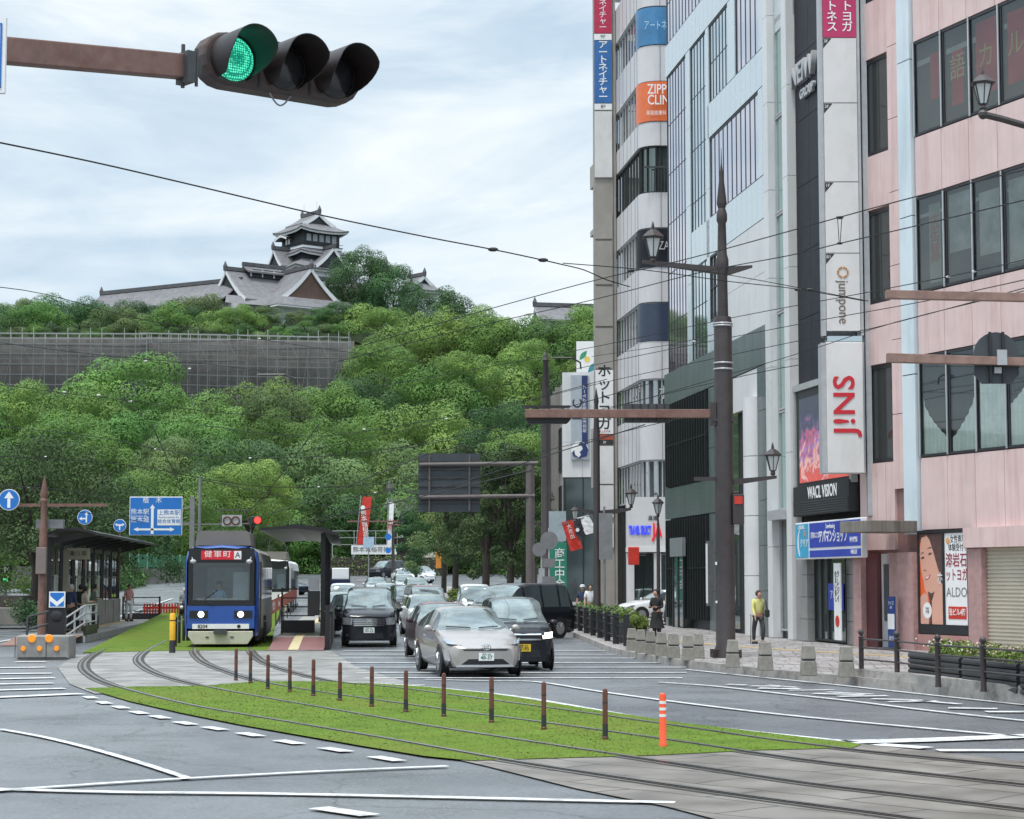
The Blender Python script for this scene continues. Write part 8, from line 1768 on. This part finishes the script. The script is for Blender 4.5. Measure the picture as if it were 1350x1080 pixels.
part('cloth', [(0, Wq, 0, .05, 0, Hq)], M['signwhite'], lb); text('熊本城稲荷神社', .72, M['text_dark'], lb, (Wq * .5, -.01, Hq * .5), ext=.005); part('leg', [(.1, .2, .06, .14, -2.5, 0), (Wq - .2, Wq - .1, .06, .14, -2.5, 0)], M['grey'], lb)
fr3 = thing('pipe_railing', 'pale pipe railing around the garden behind the white banner', 'railing', (at(438, 760, YF + 2).x, YF + 2, road_z(YF))); Lf = at(552, 760, YF + 2).x - fr3.location.x; b = MB()
zf = lambda py: at(490, py, YF + 2).z - fr3.location.z
for py in (700, 709, 718): b.bar((0, 0, zf(py)), (Lf, 0, zf(py)), .07)
for k in range(5): b.box(k * Lf / 4 - .04, k * Lf / 4 + .04, -.04, .04, 0, zf(700))
b.build('rail', M['lgrey'], fr3)
p = at(520, 664, 245); sn = thing('shrine_building', 'small shrine with a steep weathered roof among the trees, left of the street trees', 'shrine', (at(538, 700, 246).x, 246, 2.0), radians(35)); zr2 = at(520, 652, 246).z - 2.0
gable_roof(sn, -2.2, 4.4, zr2, 3.8, 3.6, .5, (1, 1), infill=DKW, tile=mat('weathered_shrine_roof', (.2, .2, .185), .8, 0, .2, .6)); part('wall', [(-2, 4, -2.4, 2.4, 0, zr2 - 2.2)], mat('shrine_wood', (.10, .07, .055), .8), sn)
for (px, py, w_, lab, Yh) in [(556, 706, 6.0, 'flat pale green roofed stall in front of the shrine', 238), (548, 720, 5.2, 'low grey roofed stall beside the white hoarding', 237)]:
    q = at(px, py, Yh); t = thing('stall', lab, 'stall', (q.x, Yh, road_z(Yh))); zq = q.z - road_z(Yh); b = MB(); b.prism([(-w_ / 2, 0, zq - .3), (-w_ / 2 + 1.2, 0, zq + .3), (w_ / 2 - 1.2, 0, zq + .3), (w_ / 2, 0, zq - .3)], (0, -1.2, 0), (0, 2, 0)); b.build('roof', mat('stall_roof_green_grey', (.27, .31, .25), .7), t); part('wall', [(-w_ / 2 + .4, w_ / 2 - .4, 0, 1.8, 0, zq - .31)], mat('stall_wall', (.12, .10, .09), .8, 0, .4, .8), t)
q = at(566, 727, 234); t = thing('hoarding', 'small cream hoarding between the stalls and the tree trunks', 'sign', (q.x - 1, 234, road_z(234))); part('board', [(0, 2.3, 0, .1, 0, at(566, 723, 234).z - road_z(234))], mat('cream_board', (.5, .46, .38), .6), t)
# far signal post with two round backed discs
Yq = 205; p = gz(518, Yq); fs_ = thing('far_signal_post', 'brown signal post at the far junction with a beam and two dark round discs', 'signal pole', p); zq = lambda py: at(518, py, Yq).z - p.z; xq = lambda px: at(px, 690, Yq).x - p.x
part('pole', [(-.15, .15, -.15, .15, 0, zq(692))], M['brown'], fs_); part('beam', [(xq(458), xq(573), -.08, .08, zq(688.5), zq(686.5)), (xq(510), xq(573), -.08, .08, zq(693), zq(691))], M['rust'], fs_)
for px in (533, 549): MB().disc((xq(px), -.15, zq(684)), (0, -1, 0), .6, 20, .1).build('round_disc', M['black'], fs_)
MB().disc((-.5, -.2, zq(708)), (0, -1, 0), .34, 16, .05).build('blue_disc', M['blue'], fs_); MB().disc((-.5, -.2, zq(726)), (0, -1, 0), .3, 16, .05).build('blue_disc', M['blue'], fs_)
q = at(486, 715, 200); t = thing('notice_board', 'small pale blue notice board on a post before the white banner', 'sign', (q.x, 200, road_z(200))); zt3 = at(486, 708, 200).z - road_z(200); part('board', [(-.55, .55, -.05, .05, zt3 - 1.1, zt3)], mat('pale_blue_board', (.33, .45, .55), .5), t); part('post', [(-.05, .05, .06, .12, 0, zt3)], M['grey'], t)
# truck-side board etc. : signals above the tram
Yv = 100; p = gz(262, Yv); ov = thing('tram_signal_post', 'thin grey post with a ringed board and red lit signal above the blue tram', 'signal pole', p); zv = lambda py: at(262, py, Yv).z - p.z; xv = lambda px: at(px, 690, Yv).x - p.x
b = MB(); b.cyl((0, 0, 0), (0, 0, zv(628)), .09, .07, 10); b.bar((xv(225), 0, zv(692)), (xv(345), 0, zv(690)), .06); b.bar((xv(252), 0, zv(702)), (xv(300), 0, zv(700)), .05); b.build('pole', M['grey'], ov)
part('white_board', [(xv(293), xv(319), -.1, -.05, zv(694), zv(679))], M['lgrey'], ov); b = MB()
for k in range(2): b.M = Matrix.Translation((xv(300 + k * 11), -.13, zv(686.5))) @ Matrix.Rotation(pi / 2, 4, 'X'); b.tube([(.2 * cos(a * pi / 6), .2 * sin(a * pi / 6), 0) for a in range(13)], .035, 5)
b.build('ring_mark', mat('ring_maroon', (.12, .03, .03), .5), ov)
part('signal_box', [(xv(330), xv(345), -.1, .1, zv(691), zv(681))], M['text_dark'], ov, bevel=.03); MB().disc((xv(340), -.12, zv(686)), (0, -1, 0), .17, 18, .03).build('red_lens', mat('red_lens', (.8, .02, .02), .4, emit=((1, .05, .04), 1.5)), ov)
# orange tag on trunk
q = at(578, 736, 149.2); t = thing('orange_tag', 'orange notice strapped around a street tree trunk', 'sign', q); part('board', [(-.2, .2, -.06, -.02, -.75, .75)], mat('tag_orange', (.75, .28, .04), .6), t)
# ================================================================ OVERHEAD WIRES
wg = 'overhead tram wires strung across the street'
def wire(P, Y0, Y1, r=.011, beads=(), label='thin dark overhead tram wire strung between the poles', sag=0, group=wg):
    n = len(P); pts = []
    L_ = [at(px, py, Y0 + (Y1 - Y0) * (px - P[0][0]) / (P[-1][0] - P[0][0])) for px, py in P]
    r = max(r, .000165 * (Y0 + Y1) / 2); t = thing('overhead_wire', label, 'wire', L_[0], 0, group); o_ = L_[0]
    pts = smooth_path([q - o_ for q in L_], 4) if n > 2 else [q - o_ for q in L_]
    if n == 2 and sag:
        a, c_ = pts; pts = [a.lerp(c_, k / 12) - Vector((0, 0, sag * sin(pi * k / 12))) for k in range(13)]
    b = MB(); b.tube(pts, r, 5); b.build('cable', M['wire'], t)
    for px, py, s_, white in beads:
        Yb = Y0 + (Y1 - Y0) * (px - P[0][0]) / (P[-1][0] - P[0][0]); q = at(px, py, Yb) - o_; b = MB(); b.sph(q, s_ * (.55 if white else 1), 8, (1.7, 1, .7)); b.build('insulator', M['insul'] if white else M['black'], t)
    return t
wire([(-30, 182), (120, 213), (250, 243), (420, 283), (560, 312), (650, 329), (716, 343), (742, 349)], 26, 38, .013, [(650, 329, .06, 0), (716, 343, .06, 0)], 'longest dark wire sloping down across the open sky past the castle roof', group=None)
wire([(742, 349), (770, 356), (800, 369), (830, 378)], 38, 40, .012); wire([(742, 347), (850, 356), (960, 371), (1050, 381), (1140, 397)], 38, 44, .010, [(1052, 382, .05, 0), (1068, 382, .05, 0)])
wire([(480, 455), (622, 414), (783, 370), (900, 343), (1040, 305), (1105, 287), (1220, 256), (1400, 212)], 62, 30, .013, [(832, 357, .06, 0), (1107, 287, .05, 0)])
wire([(440, 478), (600, 437), (783, 395), (920, 360), (1040, 337), (1107, 321), (1220, 295), (1400, 252)], 62, 31, .012, [(1107, 321, .04, 0)])
b_ = thing('wire_hanger', 'pair of short hanger wires joining two overhead wires in front of the stacked sign box', 'wire', at(1107, 287, 37)); b = MB(); d = at(1107, 321, 37) - at(1107, 287, 37); b.cyl((-.04, 0, 0), Vector((-.01, 0, 0)) + d, .008, .008, 5); b.cyl((.04, 0, 0), Vector((.01, 0, 0)) + d, .008, .008, 5); b.build('cable', M['wire'], b_)
for P, a, c_, bd in [([(470, 515), (760, 462), (960, 420), (1141, 386), (1292, 356), (1400, 330)], 70, 32, [(1250, 365, .05, 1), (1284, 358, .05, 1)]), ([(500, 545), (780, 482), (1040, 430), (1215, 398), (1400, 358)], 72, 33, [(915, 450, .05, 1), (963, 440, .05, 1)]),
    ([(380, 600), (620, 548), (780, 508), (1040, 452), (1145, 434), (1350, 380), (1400, 368)], 80, 33, [(700, 527, .04, 1)]), ([(420, 612), (700, 560), (960, 500), (1060, 480)], 80, 45, []), ([(560, 600), (800, 540), (1040, 470), (1180, 425), (1400, 372)], 75, 34, []),
    ([(-30, 376), (60, 388), (200, 424), (400, 456), (560, 478)], 45, 90, [(342, 447, .07, 1)]), ([(-30, 448), (150, 470), (300, 483), (420, 500)], 50, 90, [(192, 476, .07, 1), (250, 486, .07, 1)]), ([(-30, 503), (90, 519), (170, 528), (300, 545), (470, 553)], 50, 90, [(130, 521, .07, 1), (172, 529, .07, 1), (85, 517, .06, 1)]),
    ([(-30, 560), (120, 575), (260, 600), (420, 602), (600, 576), (860, 505)], 60, 50, [(205, 592, .05, 1), (330, 604, .05, 1)]), ([(-30, 600), (160, 612), (330, 640), (480, 640), (700, 622)], 66, 80, [(60, 602, .05, 1), (420, 642, .06, 1)]), ([(470, 640), (640, 612), (860, 560), (945, 542)], 90, 49, []), ([(260, 560), (420, 575), (640, 540), (800, 500)], 85, 60, [(480, 566, .07, 1), (588, 552, .07, 1)]),
    ([(780, 470), (880, 455), (945, 440)], 85, 49, []), ([(0, 640), (120, 652), (262, 690)], 62, 100, [(38, 643, .05, 1)]), ([(262, 632), (400, 660), (517, 688)], 100, 205, []), ([(60, 668), (200, 690), (330, 712)], 66, 110, []),
    ([(420, 660), (560, 640), (720, 600)], 120, 97, [(495, 650, .09, 1)]), ([(860, 350), (958, 362), (1145, 397)], 46, 48, [])]:
    wire(P, a, c_, .010, bd)
# contact wires over the tracks, running away down the street
for (px0, py0, px1, py1) in [(700, 620, 330, 694), (560, 600, 300, 690), (420, 560, 320, 680), (850, 560, 360, 700), (200, 560, 262, 680)]:
    wire([(px0, py0), (px1, py1)], 45, 130, .009, [], sag=.25)
for (px, py, ox) in [(765, 478, -38), (390, 500, -50)]:
    q = at(px, py, 60); t = thing('bracket_arm', 'thin bent bracket arm holding up the overhead wires' + (' near the leaf mark board' if px > 700 else ' before the scaffold end'), 'bracket', q); b = MB(); e = at(px + ox, py - 6, 60) - q; b.tube([e, e * .3 + Vector((0, 0, .1)), Vector((0, 0, 0)), Vector((.02, 0, -.2))], .03, 6); b.build('arm', M['black'], t)
